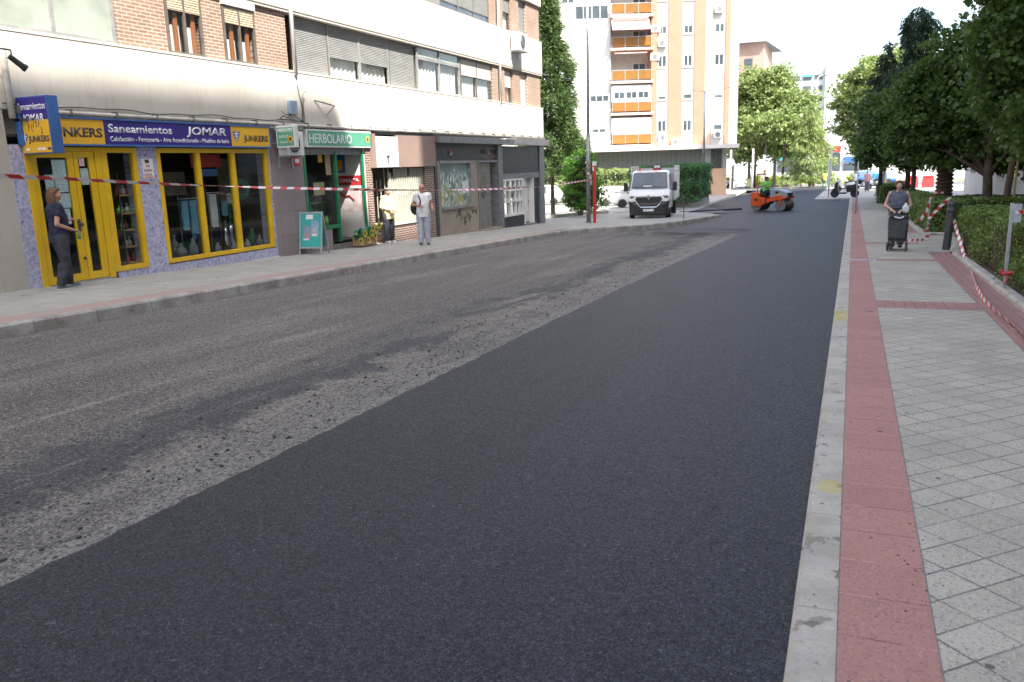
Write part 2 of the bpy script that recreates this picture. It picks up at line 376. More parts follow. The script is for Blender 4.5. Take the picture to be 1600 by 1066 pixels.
def spots(t,v,col,scale,thr,c):
    vd=t.n('TexVoronoi',i_Vector=v,i_Scale=scale); sel=t.sep(vd.outputs['Color'])
    rad=t.m('MULTIPLY_ADD',sel[1],.16,.07)
    mask=t.m('MULTIPLY',t.sm(vd.outputs['Distance'],t.m('MULTIPLY',rad,.8),rad,1.,0.),t.sm(sel[0],thr,thr+.01))
    return t.mix(t.m('MULTIPLY',mask,.8),col,c)
def distort(t,v,a=.05,sc=12):
    n=t.n('TexNoise',i_Vector=v,i_Scale=sc,i_Detail=4)
    o=t.n('VectorMath',operation='MULTIPLY_ADD',i_0=n.outputs['Color'],i_1=(a,a,a),i_2=v); return o.outputs[0]
def kerb_mat():
    m,nt,b,out=nodes('concrete kerb'); t=T(nt); v=t.co(); s=t.sep(v); dv=distort(t,v,.12,9)
    n=t.noise(v,2.2,7,.7); f=t.noise(v,70,4,.7)
    col=t.mix(t.sm(n,.35,.68),(.47,.445,.39),(.34,.32,.275)); col=t.mix(t.m('MULTIPLY',t.sm(f,.5,.7),.5),col,(.20,.19,.17))
    col=t.mix(t.m('MULTIPLY',t.sm(t.noise(v,7,5,.7),.56,.66),.45),col,(.53,.52,.48))
    col=spots(t,t.map(dv,scale=(.8,1,1)),col,4.2,.25,(.13,.118,.10)); col=spots(t,dv,col,17,.72,(.055,.05,.045))
    bl=t.noise(t.map(v,scale=(1,.8,1)),5.5,5,.6,.5); col=t.mix(t.m('MULTIPLY',t.sm(bl,.60,.64),.6),col,(.17,.15,.12)); col=t.mix(t.m('MULTIPLY',t.sm(t.noise(v,13,4,.6),.66,.70),.75),col,(.10,.09,.075))
    j=t.m('SUBTRACT',1.,t.sm(t.m('ABSOLUTE',t.m('SUBTRACT',t.m('FRACT',t.m('MULTIPLY',t.m('ADD',s[1],.3),1.)),.5)),.0,.008))
    col=t.mix(t.m('MULTIPLY',j,.5),col,(.10,.095,.085))
    nz=t.noise(v,9,5,.7)
    nz=t.noise(v,16,6,.8); yel=t.m('MULTIPLY',t.m('ADD',near(t,s,-.055,10.75,.13,.42,nz,.12),near(t,s,-.03,4.62,.07,.11,nz,.12)),t.sm(t.noise(v,38,4,.7),.36,.5,.35,1.))
    col=t.mix(t.m('MULTIPLY',t.m('MINIMUM',yel,1.),.5),col,(.50,.42,.06))
    t.set(b.inputs['Base Color'],col); b.inputs['Roughness'].default_value=.85
    t.set(b.inputs['Normal'],t.bump(t.m('ADD',f,t.m('MULTIPLY',j,-1.)),.35,.006)); return m
M['kerb']=kerb_mat()
def kerb_left_mat():
    m,nt,b,out=nodes('weathered kerb'); t=T(nt); v=t.co()
    n=t.noise(v,1.6,7,.7); col=t.mix(t.sm(n,.38,.64),(.40,.385,.35),(.24,.225,.20))
    col=t.mix(t.m('MULTIPLY',t.sm(t.noise(v,5,6,.75),.55,.68),.8),col,(.09,.085,.08))
    w=t.m('FRACT',t.sep(v)[1]); j=t.m('SUBTRACT',1.,t.sm(t.m('ABSOLUTE',t.m('SUBTRACT',w,.5)),0.,.012)); col=t.mix(t.m('MULTIPLY',j,.7),col,(.07,.065,.06))
    t.set(b.inputs['Base Color'],col); b.inputs['Roughness'].default_value=.88
    t.set(b.inputs['Normal'],t.bump(n,.4,.02)); return m
M['kerb_left']=kerb_left_mat()
def pave(name,c1,c2,joint,bw,bh,rot=0,loc=(0,0,0),ms=.004,spot=True,var=.6,speck=(.12,.11,.10),light_joint=0.,offset=0.):
    m,nt,b,out=nodes(name); t=T(nt); v0=t.co(); v=t.map(v0,rot=(0,0,rot),loc=loc)
    br=t.n('TexBrick',offset=offset,i_Vector=distort(t,v,.004,8),i_Color1=c1,i_Color2=c2,i_Mortar=joint,i_Scale=1.)
    br.inputs['Mortar Size'].default_value=ms; br.inputs['Brick Width'].default_value=bw; br.inputs['Row Height'].default_value=bh; br.inputs['Mortar Smooth'].default_value=.15
    n=t.noise(v0,1.1,6,.65); f=t.noise(v0,95,3,.7); cell=t.sep(t.vor(v0,130,out='Color'))
    col=t.mix(t.m('MULTIPLY',t.sm(n,.38,.68),var*.6),br.outputs[0],tuple(q*.72 for q in c2))
    jm=br.outputs[1]
    if light_joint: col=t.mix(t.m('MULTIPLY',jm,t.sm(t.noise(v0,2.2,3),.45,.55,0.,.9)),col,tuple(min(1,q*1.5) for q in c1))
    else: col=t.mix(t.m('MULTIPLY',jm,t.sm(t.noise(v0,1.7,3),.42,.68,0.,.5)),col,c1)
    col=t.mix(t.sm(cell[0],.80,.95,0.,.55),col,speck); col=t.mix(t.sm(cell[1],.85,1.,0.,.4),col,tuple(min(1,q*1.5) for q in c1))
    if spot:
        dv=distort(t,v0,.03,14); col=spots(t,dv,col,3.2,.86,(.10,.10,.10)); col=spots(t,dv,col,11,.955,(.06,.055,.05))
    t.set(b.inputs['Base Color'],col); b.inputs['Roughness'].default_value=.82; b.inputs['Specular IOR Level'].default_value=.35
    t.set(b.inputs['Normal'],t.bump(t.m('ADD',t.m('MULTIPLY',jm,-1.),t.m('MULTIPLY',f,.35)),.45,.006)); return m
M['paver']=pave('grey diagonal pavers',(.46,.43,.365),(.385,.362,.305),(.11,.105,.095),.25,.18,R(-45),(.03,.02,0),.0055,var=.8)
M['red_tile']=pave('red tiles',(.405,.215,.185),(.365,.19,.165),(.15,.07,.065),.46,.337,0,(-.02,-.0,0),.004,light_joint=1.,var=.5)
M['red_small']=pave('red paver blocks',(.37,.21,.185),(.31,.175,.155),(.10,.06,.055),.12,.24,0,(0,0,0),.004,light_joint=0.)
M['pave_left']=pave('grey pavement blocks',(.39,.38,.345),(.34,.33,.30),(.14,.135,.125),.4,.4,0,(0,0,0),.006,offset=.5)
M['pave_sun']=pm('pale sunny paving',(.40,.385,.35),(.34,.33,.30),.85,.5,bump=.2)
M['soil']=pm('dry soil',(.13,.085,.055),(.075,.06,.035),.95,2.5,bump=.8,bscale=25)
M['ground']=pm('dusty ground',(.27,.25,.22),(.2,.19,.165),.95,.12,bump=.2)
M['far_road']=pm('worn grey road',(.13,.13,.13),(.10,.10,.102),.85,.4,stretch=(1,.3,1))

# ================================================================ ground geometry
def ruled(name,L,Rr,off,mat,n_across=6,kind='structure',step=1.0,offR=None):
    """sheet between two polylines given at matching stations; heights follow the terrain"""
    def resample(A,B):
        a=[];b=[]
        for i in range(len(A)-1):
            d=max(math.dist(A[i],A[i+1]),math.dist(B[i],B[i+1])); k=max(1,int(d/step))
            for j in range(k):
                f=j/k; a.append((A[i][0]+(A[i+1][0]-A[i][0])*f,A[i][1]+(A[i+1][1]-A[i][1])*f)); b.append((B[i][0]+(B[i+1][0]-B[i][0])*f,B[i][1]+(B[i+1][1]-B[i][1])*f))
        return a+[A[-1]],b+[B[-1]]
    A,B=resample(L,Rr); vs=[];fs=[]
    for p,q in zip(A,B):
        for k in range(n_across+1):
            f=k/n_across; x=p[0]+(q[0]-p[0])*f; y=p[1]+(q[1]-p[1])*f
            o=off if offR is None else off+(offR-off)*f
            vs.append((x,y,G(x,y)+o))
    w=n_across+1
    for i in range(len(A)-1):
        for k in range(n_across): fs.append((i*w+k,i*w+k+1,(i+1)*w+k+1,(i+1)*w+k))
    mb=MB(); mb.add(vs,fs); o=mb.build(name,mat); 
    if kind: o['kind']=kind
    return o
def kerbline(name,pts,width,top,bot,mat,side=1,bev=.02,step=1.0):
    """kerb stones along pts (road side edge), body on 'side' (+1 = left of travel)"""
    P=[]
    for i in range(len(pts)-1):
        d=math.dist(pts[i],pts[i+1]); k=max(1,int(d/step))
        for j in range(k):
            f=j/k; P.append((pts[i][0]+(pts[i+1][0]-pts[i][0])*f,pts[i][1]+(pts[i+1][1]-pts[i][1])*f))
    P.append(pts[-1]); vs=[];fs=[];n=len(P)
    for i,p in enumerate(P):
        a=P[max(0,i-1)]; b=P[min(n-1,i+1)]; dx,dy=b[0]-a[0],b[1]-a[1]; l=math.hypot(dx,dy); nx,ny=-dy/l*side,dx/l*side
        z=G(*p)
        for o,h in ((-bev*.9,bot),(0,top-bev),(bev,top),(width,top),(width,bot)):
            vs.append((p[0]+nx*o,p[1]+ny*o,z+h))
    for i in range(n-1):
        for k in range(4): 
            q=(i*5+k,i*5+k+1,(i+1)*5+k+1,(i+1)*5+k); fs.append(q if side>0 else q[::-1])
    fs.append((0,1,2,3,4)); fs.append(tuple((n-1)*5+k for k in (4,3,2,1,0)))
    o=MB().add(vs,fs).build(name,mat); o['kind']='structure'; return o

# one big sheet to the horizon
vs=[];fs=[];xs=[-3000,-900,-300,-120,-60,-30,-20,-13,-6,0,6,15,40,120,400,3000]; ys=[-300,-60,-20,0,20,45,80,120,200,400,900,3500]
for y in ys:
    for x in xs:
        z=G(x,min(y,260))-.42
        vs.append((x,y,z))
w=len(xs)
for j in range(len(ys)-1):
    for i in range(w-1): fs.append((j*w+i,j*w+i+1,(j+1)*w+i+1,(j+1)*w+i))
o=MB().add(vs,fs).build('ground',M['ground']); o['kind']='structure'

# carriageway: milled old surface, then the fresh layer
ruled('milled_road',[(-10.2,-14),(-10.2,30),(-7.0,33.5)],[(-3.3,-14),(-3.3,30),(-3.3,33.5)],-.175,M['milled'],12)
# seam of the fresh layer: slightly wavy edge with a real step
seam=[];y=-14.
while y<30.6:
    x=-3.57+.018*math.sin(y*.4)+.006*math.sin(y*1.7+1)+rnd.uniform(-.016,.016)+(.26*max(0,(y-17)/14)**1.3 if y>17 else 0)
    seam.append((x,y)); y+=.09 if y<14 else .6
vs=[];fs=[]
rights=[(-.10,p[1]) for p in seam]
nA=8
for p,q in zip(seam,rights):
    z=G(*p); vs.append((p[0]-.035,p[1],z-.19)); vs.append((p[0]-.012,p[1],z-.125))
    for k in range(nA+1):
        f=k/nA; x=p[0]+.03+(q[0]-p[0]-.03)*f; vs.append((x,p[1],G(x,p[1])-.108))
w=nA+3
for i in range(len(seam)-1):
    for k in range(w-1): fs.append((i*w+k,i*w+k+1,(i+1)*w+k+1,(i+1)*w+k))
o=MB().add(vs,fs).build('fresh_road',M['asphalt']); o['kind']='structure'
# full width fresh layer beyond the joint
ys0=seam[-1][1]
ruled('fresh_road',[(-3.3,ys0-.02),(-6.3,32.4),(-6.1,36),(-5.95,42.5),(-9.4,47.9),(-9.4,52),(-9.4,75),(-9.6,96)],[(-.10,ys0-.02),(-.10,32.4),(-.10,36),(-.10,42.5),(-.10,47.9),(-.1,52),(-.1,75),(-.1,96)],-.104,M['asphalt'],8)
ruled('road_joint',[(-6.9,30.9),(-3.25,29.3)],[(-6.6,32.75),(-3.25,30.7)],-.171,M['asphalt'],4,offR=-.1)
ruled('old_road',[(-60,96),(-60,128)],[(40,96),(40,128)],-.1,M['far_road'],12,step=4)
ruled('far_road',[(-16,128),(-40,260)],[(-2,128),(-14,260)],-.15,M['far_road'],4,step=8)

# right pavement
kerbline('kerb',[(-.135,-10),(-.135,60.5)],.165,0,-.32,M['kerb'],side=-1,bev=.022)
def rs(x,d=0): return [(x,-10),(x,60.5)]
def strip(name,x0,x1,y0,y1,mat,off=0.,n=2): return ruled(name,[(x0,y0),(x0,y1)],[(x1,y0),(x1,y1)],off,mat,n)
strip('pavement_bed',.03,2.03,-10,60.5,M['pave_left'],-.006,3)
strip('red_pavement',.034,.372,-10,60.5,M['red_tile'])
for a,b in ((-10,11.5),(12.2,17.95),(18.35,22.4),(22.9,60.5)): strip('pavement',.378,1.60,a,b,M['paver'],0.,4)
for a,b in ((11.5,12.2),(17.95,18.35),(22.4,22.9)): strip('red_pavement',.378,1.60,a,b,M['red_small'],.0005,3)
strip('red_pavement',1.606,2.02,-10,20.2,M['red_small']); strip('red_pavement',1.606,1.84,26.5,60.5,M['red_small'])
ruled('pavement',[(1.606,20.2),(1.606,26.5)],[(7.0,20.2),(7.0,26.5)],0.,M['paver'],5)
kerbline('garden_kerb',[(2.02,-10),(2.02,19.5),(2.2,20.4),(2.7,20.9),(7,20.9)],.14,.07,-.2,M['kerb'],side=-1,bev=.03)
kerbline('garden_kerb',[(7,25.6),(2.6,25.6),(2.0,26.0),(1.86,26.8),(1.86,60)],.14,.07,-.2,M['kerb'],side=-1,bev=.03)
ruled('garden_soil',[(2.1,-10),(2.1,20.3),(2.75,20.85)],[(7.2,-10),(7.2,20.3),(7.2,20.85)],.02,M['soil'],8)
ruled('garden_soil',[(2.0,25.8),(2.0,60)],[(7.2,25.8),(7.2,60)],.02,M['soil'],8)
# pavement end where the sun starts
ruled('pavement',[(-2.4,60.7),(-2.4,94)],[(40,60.7),(40,94)],-.0,M['pave_sun'],8,step=3)
kerbline('kerb',[(-2.4,94),(-2.4,60.6),(-.1,60.6)],.14,.002,-.25,M['kerb_left'],side=1,bev=.02)

# left pavement
KL=[(-10.0,-12),(-10.0,27),(-9.85,29.6),(-9.1,31.2),(-7.9,32.6),(-7.0,35.6),(-6.45,39.2),(-6.15,42.6)]
kerbline('kerb',KL,.16,0,-.32,M['kerb_left'],side=1,bev=.03)
faded=pm('faded pink paving',(.34,.245,.22),(.31,.28,.255),.85,.9,stretch=(1,.4,1))
ruled('red_pavement',[(-10.6,-12),(-10.6,30)],[(-10.16,-12),(-10.16,30)],0.,faded,2)
ruled('pavement',[(-14,-12),(-14,30)],[(-10.605,-12),(-10.605,30)],0.,M['pave_left'],5)
ruled('pavement',[(-16,30),(-16,31.3),(-16,32.7),(-16,35.6),(-16,39.2),(-16,42.6),(-15,45.5),(-9.3,47.6)],[(-9.97,30.0),(-9.2,31.3),(-8.03,32.7),(-7.15,35.6),(-6.6,39.2),(-6.3,42.6),(-6.8,44.5),(-9.29,47.59)],0.,M['pave_left'],6)
# dark tarred lip of the crossing and the second kerb
kerbline('kerb',[(-9.1,47.9),(-5.95,50.2)],.2,-.0,-.2,M['asphalt'],side=1,bev=.03)
kerbline('kerb',[(-9.3,51.4),(-8.9,54),(-9.2,60),(-9.5,66),(-10.2,80),(-11,96)],.15,0,-.25,M['kerb_left'],side=1,bev=.03)
ruled('pavement',[(-13.5,49),(-13.5,60),(-13.5,66),(-40,80),(-60,96)],[(-9.45,51.4),(-9.35,60),(-9.65,66),(-10.35,80),(-11.15,96)],0.,M['pave_left'],6)
ruled('side_street',[(-17,43),(-17,52)],[(-8.6,43),(-8.6,54)],-.03,M['pave_left'],4)
ruled('side_street',[(-9.4,46.5),(-9.4,56)],[(-6.1,46.5),(-8.9,56)],-.07,M['far_road'],4)
# sunny parking court behind the block
ruled('parking_court',[(-60,36),(-60,49),(-60,110)],[(-16,36),(-13.4,49),(-13.4,110)],-.06,M['pave_sun'],10,step=4)
kerbline('kerb',[(-17.5,41.5),(-16.1,43.0),(-15.5,44.6),(-15.2,46.3),(-14.4,48.0),(-13.6,48.6)],.18,.16,-.2,M['kerb_left'],side=1,bev=.03)

# loose crumbs of asphalt along the seam (uncountable)
cr=np.random.RandomState(5); V=[];F=[]
ico=np.array([(0,0,1),(.9,0,.2),(-.3,.85,.25),(-.7,-.6,.2),(.3,-.8,-.2),(.5,.7,-.3),(-.9,.2,-.3),(0,0,-.8)])
icf=[(0,1,2),(0,2,3),(0,3,1),(1,4,7),(3,4,1),(3,6,4),(4,6,7),(2,1,5),(5,1,7),(2,5,6),(3,2,6),(5,7,6)]
def crumb(x,y,z,s):
    b=len(V); a=cr.rand()*6.28; c,sn=math.cos(a),math.sin(a)
    for q in ico: V.append((x+s*(q[0]*c-q[1]*sn)*(1+.3*cr.randn()*.5),y+s*(q[0]*sn+q[1]*c),z+s*.35+s*.6*q[2]))
    F.extend([(b+i,b+j,b+k) for i,j,k in icf])
for _ in range(2200):
    y=2+22*cr.rand()**1.6; x=-3.75-abs(cr.randn())*.75; crumb(x,y,G(x,y)-.175,.003+.018*cr.rand()**6)
for _ in range(80):
    x=.1+.5*cr.rand(); y=3.6+.5*cr.randn()*.6+ (2.2 if cr.rand()<.5 else 0); crumb(x,y,G(x,y),.002+.005*cr.rand()**2)
o=npmesh('asphalt_crumbs',np.array(V),np.array(F),M['dark_metal']); o['kind']='stuff'
# small pit cover on the right pavement
d=thing('drain_cover','narrow grey metal drain cover set across the red kerb strip','drain cover',(.27,18.1,G(.27,18.1)))
MB().box(-.24,.24,-.09,.09,-.02,.004).build('frame',M['galv'],d,world=False)
mb=MB()
for k in range(9): mb.box(-.2+k*.046,-.175+k*.046,-.07,.07,.003,.008)
mb.build('grate',M['grey_metal'],d,world=False)
# ================================================================ left apartment block
B=LF
blk=thing('apartment_block','long brick apartment block with cream bands above the row of shops on the left','building',(-13.3,14,G(-13.3,14)))
mb=MB(); mb.fb(B,-14,36.6,1.2,2.49,-.5,0); mb.fb(B,-14,36.6,3.98,5.39,-.5,-.0); mb.fb(B,-14,36.6,6.87,8.27,-.5,0); mb.fb(B,-14,36.6,9.75,11.15,-.5,0); mb.fb(B,-14,36.6,12.63,14.1,-.5,0)
mb.build('band',M['band'],blk,bevel=.02)
mb=MB(); mb.fb(B,-14,36.55,1.25,17,-12,-.6); mb.build('core_wall',M['brick_pink'],blk)
# brick infill panels (upper storeys)
def bricks(segs,z0,z1,n=-.1):
    for a,b in segs: MB().fb(B,a,b,z0,z1,-.45,n).build('brick_wall',M['brick_pink'],blk)
bricks([(12.72,14.02),(15.06,15.74),(16.82,18.05),(31.15,32.35),(33.25,34.1),(34.95,36.55)],2.49,3.98)
bricks([(14.02,15.06),(15.74,16.82)],3.78,3.98)
bricks([(32.35,33.25),(34.1,34.95)],3.86,3.98)
bricks([(-14,18.05),(31.0,32.35),(33.25,34.1),(34.95,36.55)],5.39,6.87)
bricks([(-14,36.55)],8.27,9.75); bricks([(-14,36.55)],11.15,12.63)
# thin dark slab edges under the bands
mb=MB()
for z in (2.49,3.93): mb.fb(B,-14,36.6,z,z+.045,-.3,.012 if z<3 else -.02)
mb.build('sill_strip',M['band'],blk)

def win(y0,y1,z0,z1,n=2,fr=M['brown_frame'],depth=-.3,pane=M['glass'],curt=None,cz=1.,shut=0.,shm=None,name='window',ft=.05,back=True,label=None,wood=False,box=None,host=blk,BB=B):
    """framed window: frame mesh is the part, glass/blind/curtain its sub-parts"""
    mb=MB(); d0=depth; w=(y1-y0)/n
    mb.fb(BB,y0,y1,z0,z0+ft,d0,d0+.07); mb.fb(BB,y0,y1,z1-ft,z1,d0,d0+.07)
    for k in range(n+1):
        c=y0+k*w; a=min(max(c-ft/2,y0),y1-ft); mb.fb(BB,a,a+ft,z0+ft,z1-ft,d0,d0+.068)
    f=mb.build(name,fr,host,bevel=.004)
    if label: f['label']=label
    mb=MB()
    for k in range(n): mb.fb(BB,y0+k*w+ft*.4,y0+(k+1)*w-ft*.4,z0+ft*.5,z1-ft*.5,d0+.022,d0+.03)
    mb.build('pane',pane,f)
    if shut:
        mb=MB()
        for k in range(n):
            s=shut[k] if hasattr(shut,'__len__') else shut
            if s>0:
                a,b=y0+k*w+ft*.6,y0+(k+1)*w-ft*.6; zb=z1-(z1-z0)*s
                mb.fb(BB,a,b,zb,z1-ft*.5,d0+.035,d0+.06); mb.fb(BB,a,b,zb-.02,zb+.02,d0+.034,d0+.066)
        mb.build('blind',shm,f)
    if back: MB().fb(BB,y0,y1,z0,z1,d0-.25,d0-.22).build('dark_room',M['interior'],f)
    if curt:
        mb=MB(); zt=z0+(z1-z0)*cz
        for k in range(n):
            a,b=y0+k*w+ft,y0+(k+1)*w-ft-.06*(k%2); N_=26
            vs=[]
            for i in range(N_+1):
                u=a+(b-a)*i/N_; nn=d0-.09+.025*math.sin(i*1.55+k)
                vs+= [BB.p(u,z0+ft+.0,nn),BB.p(u,zt,nn)]
            mb.add(vs,[(2*i,2*i+2,2*i+3,2*i+1) for i in range(N_)])
        mb.build('curtain',curt,f)
    if wood:
        mb=MB()
        for k in range(n):
            a=y0+k*w; mb.fb(BB,a+w*.52,a+w*.72,z0+ft,z1-ft,d0-.06,d0-.015)
        mb.build('casement',M['wood'],f)
    if box:
        mb=MB(); mb.fb(BB,y0-.02,y1+.02,z1,z1+.16,d0+.02,box); mb.build('blind_box',M['white_paint'],f,bevel=.01)
    return f
# zone 1, section A
win(9.9,12.66,2.53,4.02,2,M['grey_frame'],-.12,M['glass_frost'],ft=.07,label='wide frosted glass balcony enclosure')
win(7.0,9.9,2.53,4.02,2,M['grey_frame'],-.12,M['glass_frost'],ft=.07)
win(14.02,15.06,2.53,3.98,2,M['brown_frame'],-.12,M['glass'],M['curtain'],.42,shut=.38,shm=M['shutter_beige'],wood=True,ft=.055)
win(15.74,16.82,2.53,3.76,2,M['brown_frame'],-.12,M['glass'],M['curtain'],.42,shut=.30,shm=M['shutter_beige'],wood=True,ft=.055,box=-.02)
# zone 1, section B : shuttered enclosure (recessed under the band above)
win(18.38,20.0,2.53,3.96,1,M['brown_frame'],-.26,shut=1.,shm=M['shutter'],back=False,label='closed grey roller shutter bay')
win(20.0,21.58,2.53,3.96,1,M['grey_frame'],-.26,M['glass'],M['curtain'],.5,shut=.60,shm=M['shutter'],ft=.06)
win(21.58,23.25,2.53,3.96,1,M['grey_frame'],-.26,M['glass'],M['curtain'],.5,shut=.60,shm=M['shutter'],ft=.06)
win(23.25,24.88,2.53,3.96,1,M['brown_frame'],-.26,shut=1.,shm=M['shutter'],back=False)
win(24.98,28.2,2.53,3.58,2,M['grey_frame'],-.2,M['glass'],M['curtain'],.98,ft=.06,label='white curtained sliding window')
win(24.98,28.2,3.58,3.97,2,M['grey_frame'],-.2,M['glass_frost'],ft=.05,back=False)
win(28.3,31.12,2.53,3.9,2,M['brown_frame'],-.22,M['glass'],M['curtain'],.55,shut=.42,shm=M['shutter_cream'],ft=.06)
for a,b,s in ((32.35,33.25,.5),(34.1,34.95,.97)): win(a,b,2.53,3.86,1,M['brown_frame'],-.25,M['glass'],M['curtain'],.45,shut=s,shm=M['shutter_cream'],wood=True,ft=.05)
# zone 2
win(18.2,25.5,5.42,6.86,5,M['brown_frame'],-.2,M['glass_solid'],shut=.8,shm=M['shutter'],back=False)
win(25.5,30.98,5.42,6.86,4,M['brown_frame'],-.2,M['glass_solid'],shut=[1,.82,.82,.82],shm=M['shutter'],back=False)
for a,b,s in ((32.35,33.25,.5),(34.1,34.95,.9)): win(a,b,5.42,6.86,1,M['brown_frame'],-.25,M['glass'],M['curtain'],.4,shut=s,shm=M['shutter'],ft=.05)
# horizontal service pipes and cable below the lower band, vertical drains
def pipe(name,pts,r,mat,host,n=8): return MB().tube(pts,r,n).build(name,mat,host,smooth=True)
cream=pm('cream painted pipe',(.60,.57,.50),(.45,.42,.36),.6,4)
pipe('pipe',[B.p(u,1.19-.0008*u,.09) for u in np.linspace(10.56,36.4,20)],.038,cream,blk)
pipe('pipe',[B.p(u,1.10,.05) for u in np.linspace(10.9,18.2,8)],.045,cream,blk)
for k in range(26): MB().fb(B,10.2+k*1.02,10.24+k*1.02,1.13,1.25,0,.135).build('pipe_clip',M['grey_metal'],blk)
pts=[]; u=10.
while u<18.4: pts.append(B.p(u,1.285+.02*math.sin(u*2.2)+.012*math.sin(u*5.1),.02)); u+=.12
pipe('cable',pts,.009,M['black'],blk,5)
pts=[B.p(18.25+.06*math.sin(z*5),z,.03) for z in np.linspace(1.25,2.2,10)]; pipe('cable',pts,.01,M['dark_metal'],blk,5)
pipe('drain_pipe',[B.p(18.17,z,.02) for z in (2.42,5,9,14)],.055,M['white_paint'],blk)
pipe('drain_pipe',[B.p(31.62,z,.02) for z in (2.45,5,9,14)],.05,M['white_paint'],blk)
pipe('drain_pipe',[B.p(10.12,z,.06) for z in (1.05,1.6,2.3)]+[B.p(10.1,2.42,-.02)],.055,cream,blk)
pipe('vent_pipe',[B.p(18.35,1.3,.04),B.p(18.33,1.95,.04),B.p(18.33,2.03,.10),B.p(18.4,2.05,.12)],.022,cream,blk)
# ---- left neighbouring ground floor: beige stone with a white window
st=thing('stone_shopfront','beige stone clad ground floor wall with white framed window left of the yellow shop','shop front',(-13.3,8,G(-13.3,8)))
mb=MB(); 
for a,b,z0,z1 in ((-14,6.6,-2.2,1.2),(9.44,10.0,-2.2,1.2),(6.6,9.44,-2.2,-1.08),(6.6,9.44,.35,1.2)): mb.fb(B,a,b,z0,z1,-.5,-.01)
mb.build('wall',M['stone_tile'],st)
win(6.62,9.42,-1.06,.34,2,M['white_paint'],-.12,M['glass_dark'],ft=.09,host=st)
MB().fb(B,6.5,9.5,-1.14,-1.06,-.15,.03).build('sill',M['white_paint'],st,bevel=.01)

# ================================================================ plumbing shop (yellow frames, violet mosaic)
js=thing('tile_shopfront','violet mosaic shop front with bright yellow door and window frames','shop front',(-13.3,13.5,G(-13.3,13.5)))
zb=-2.25
mb=MB()
for a,b,z0,z1,n in ((10.0,10.3,zb,.62,0),(12.72,13.24,zb,.62,0),(13.24,16.78,zb,-1.82,0),(16.78,16.86,zb,.62,0),(11.93,12.72,zb,-1.80,0),(10.3,11.93,zb,-1.93,0)): mb.fb(B,a,b,z0,z1,-.35,n)
mb.build('mosaic_wall',M['mosaic'],js)
MB().fb(B,11.3,16.9,-2.12,-2.04,0,.02).build('white_skirting',M['white_paint'],js)
def yframe(segs,name='frame',dep=(-.1,.015)):
    mb=MB()
    for s in segs: mb.fb(B,*s,*dep)
    return mb.build(name,M['yellow'],js,bevel=.006)
Z0,Z1=-1.80,.585
yframe([(13.24,16.78,Z0,Z0+.09),(13.24,16.78,Z1-.10,Z1),(13.24,13.34,Z0+.09,Z1-.1),(16.66,16.78,Z0+.09,Z1-.1),(14.36,14.48,Z0+.09,Z1-.1),(15.48,15.60,Z0+.09,Z1-.1)],'window_frame')
for a,b in ((13.34,14.36),(14.48,15.48),(15.6,16.66)): MB().fb(B,a,b,Z0+.09,Z1-.1,-.05,-.042).build('pane',M['glass_dark'],js)
yframe([(11.86,12.72,-1.80,-1.70),(11.86,12.72,Z1-.10,Z1),(11.86,12.0,-1.70,Z1-.1),(12.62,12.72,-1.70,Z1-.1)],'window_frame')
MB().fb(B,12.0,12.62,-1.70,Z1-.1,-.05,-.042).build('pane',M['glass'],js)
yframe([(10.26,10.39,-1.93,Z1),(10.39,11.86,Z1-.07,Z1),(11.72,11.857,-1.9,Z1-.07)],'door_frame')
def door(a,b,nm='door',hs=True):
    d=yframe([(a,b,-1.86,-1.72),(a,b,Z1-.19,Z1-.075),(a,a+.10,-1.72,Z1-.19),(b-.13,b,-1.72,Z1-.19)],nm,(-.06,.0))
    MB().fb(B,a+.1,b-.13,-1.72,Z1-.19,-.035,-.028).build('pane',M['glass_dark'],d)
    if hs:
        mb=MB(); mb.cyl(B.p(b-.06,-.82,.0),B.p(b-.06,-.82,.06),.02); mb.ell(B.p(b-.06,-.82,.08),.035); mb.fb(B,b-.09,b-.03,-.95,-.72,.0,.012)
        mb.ell(B.p(b-.05,-1.45,.03),.03); mb.build('handle',M['dark_metal'],d,smooth=False)
    return d
door(10.40,11.24); door(11.25,11.71,hs=False)
MB().fb(B,10.36,11.72,-1.93,-1.87,-.2,.05).build('threshold',M['galv'],js)
# interior room
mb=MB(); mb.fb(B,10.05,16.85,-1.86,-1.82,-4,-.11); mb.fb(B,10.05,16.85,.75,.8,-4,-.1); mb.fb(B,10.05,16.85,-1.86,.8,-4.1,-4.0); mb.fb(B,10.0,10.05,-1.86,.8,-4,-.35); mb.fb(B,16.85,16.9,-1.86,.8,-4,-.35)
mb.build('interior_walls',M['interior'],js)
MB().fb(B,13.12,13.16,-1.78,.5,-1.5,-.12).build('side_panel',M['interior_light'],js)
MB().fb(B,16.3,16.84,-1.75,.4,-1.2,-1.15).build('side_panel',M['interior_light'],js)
MB().fb(B,13.3,16.2,-1.8,-.9,-2.4,-2.3).build('display_back',pm('dim display',(.10,.09,.085),(.05,.05,.05),.8,2),js)
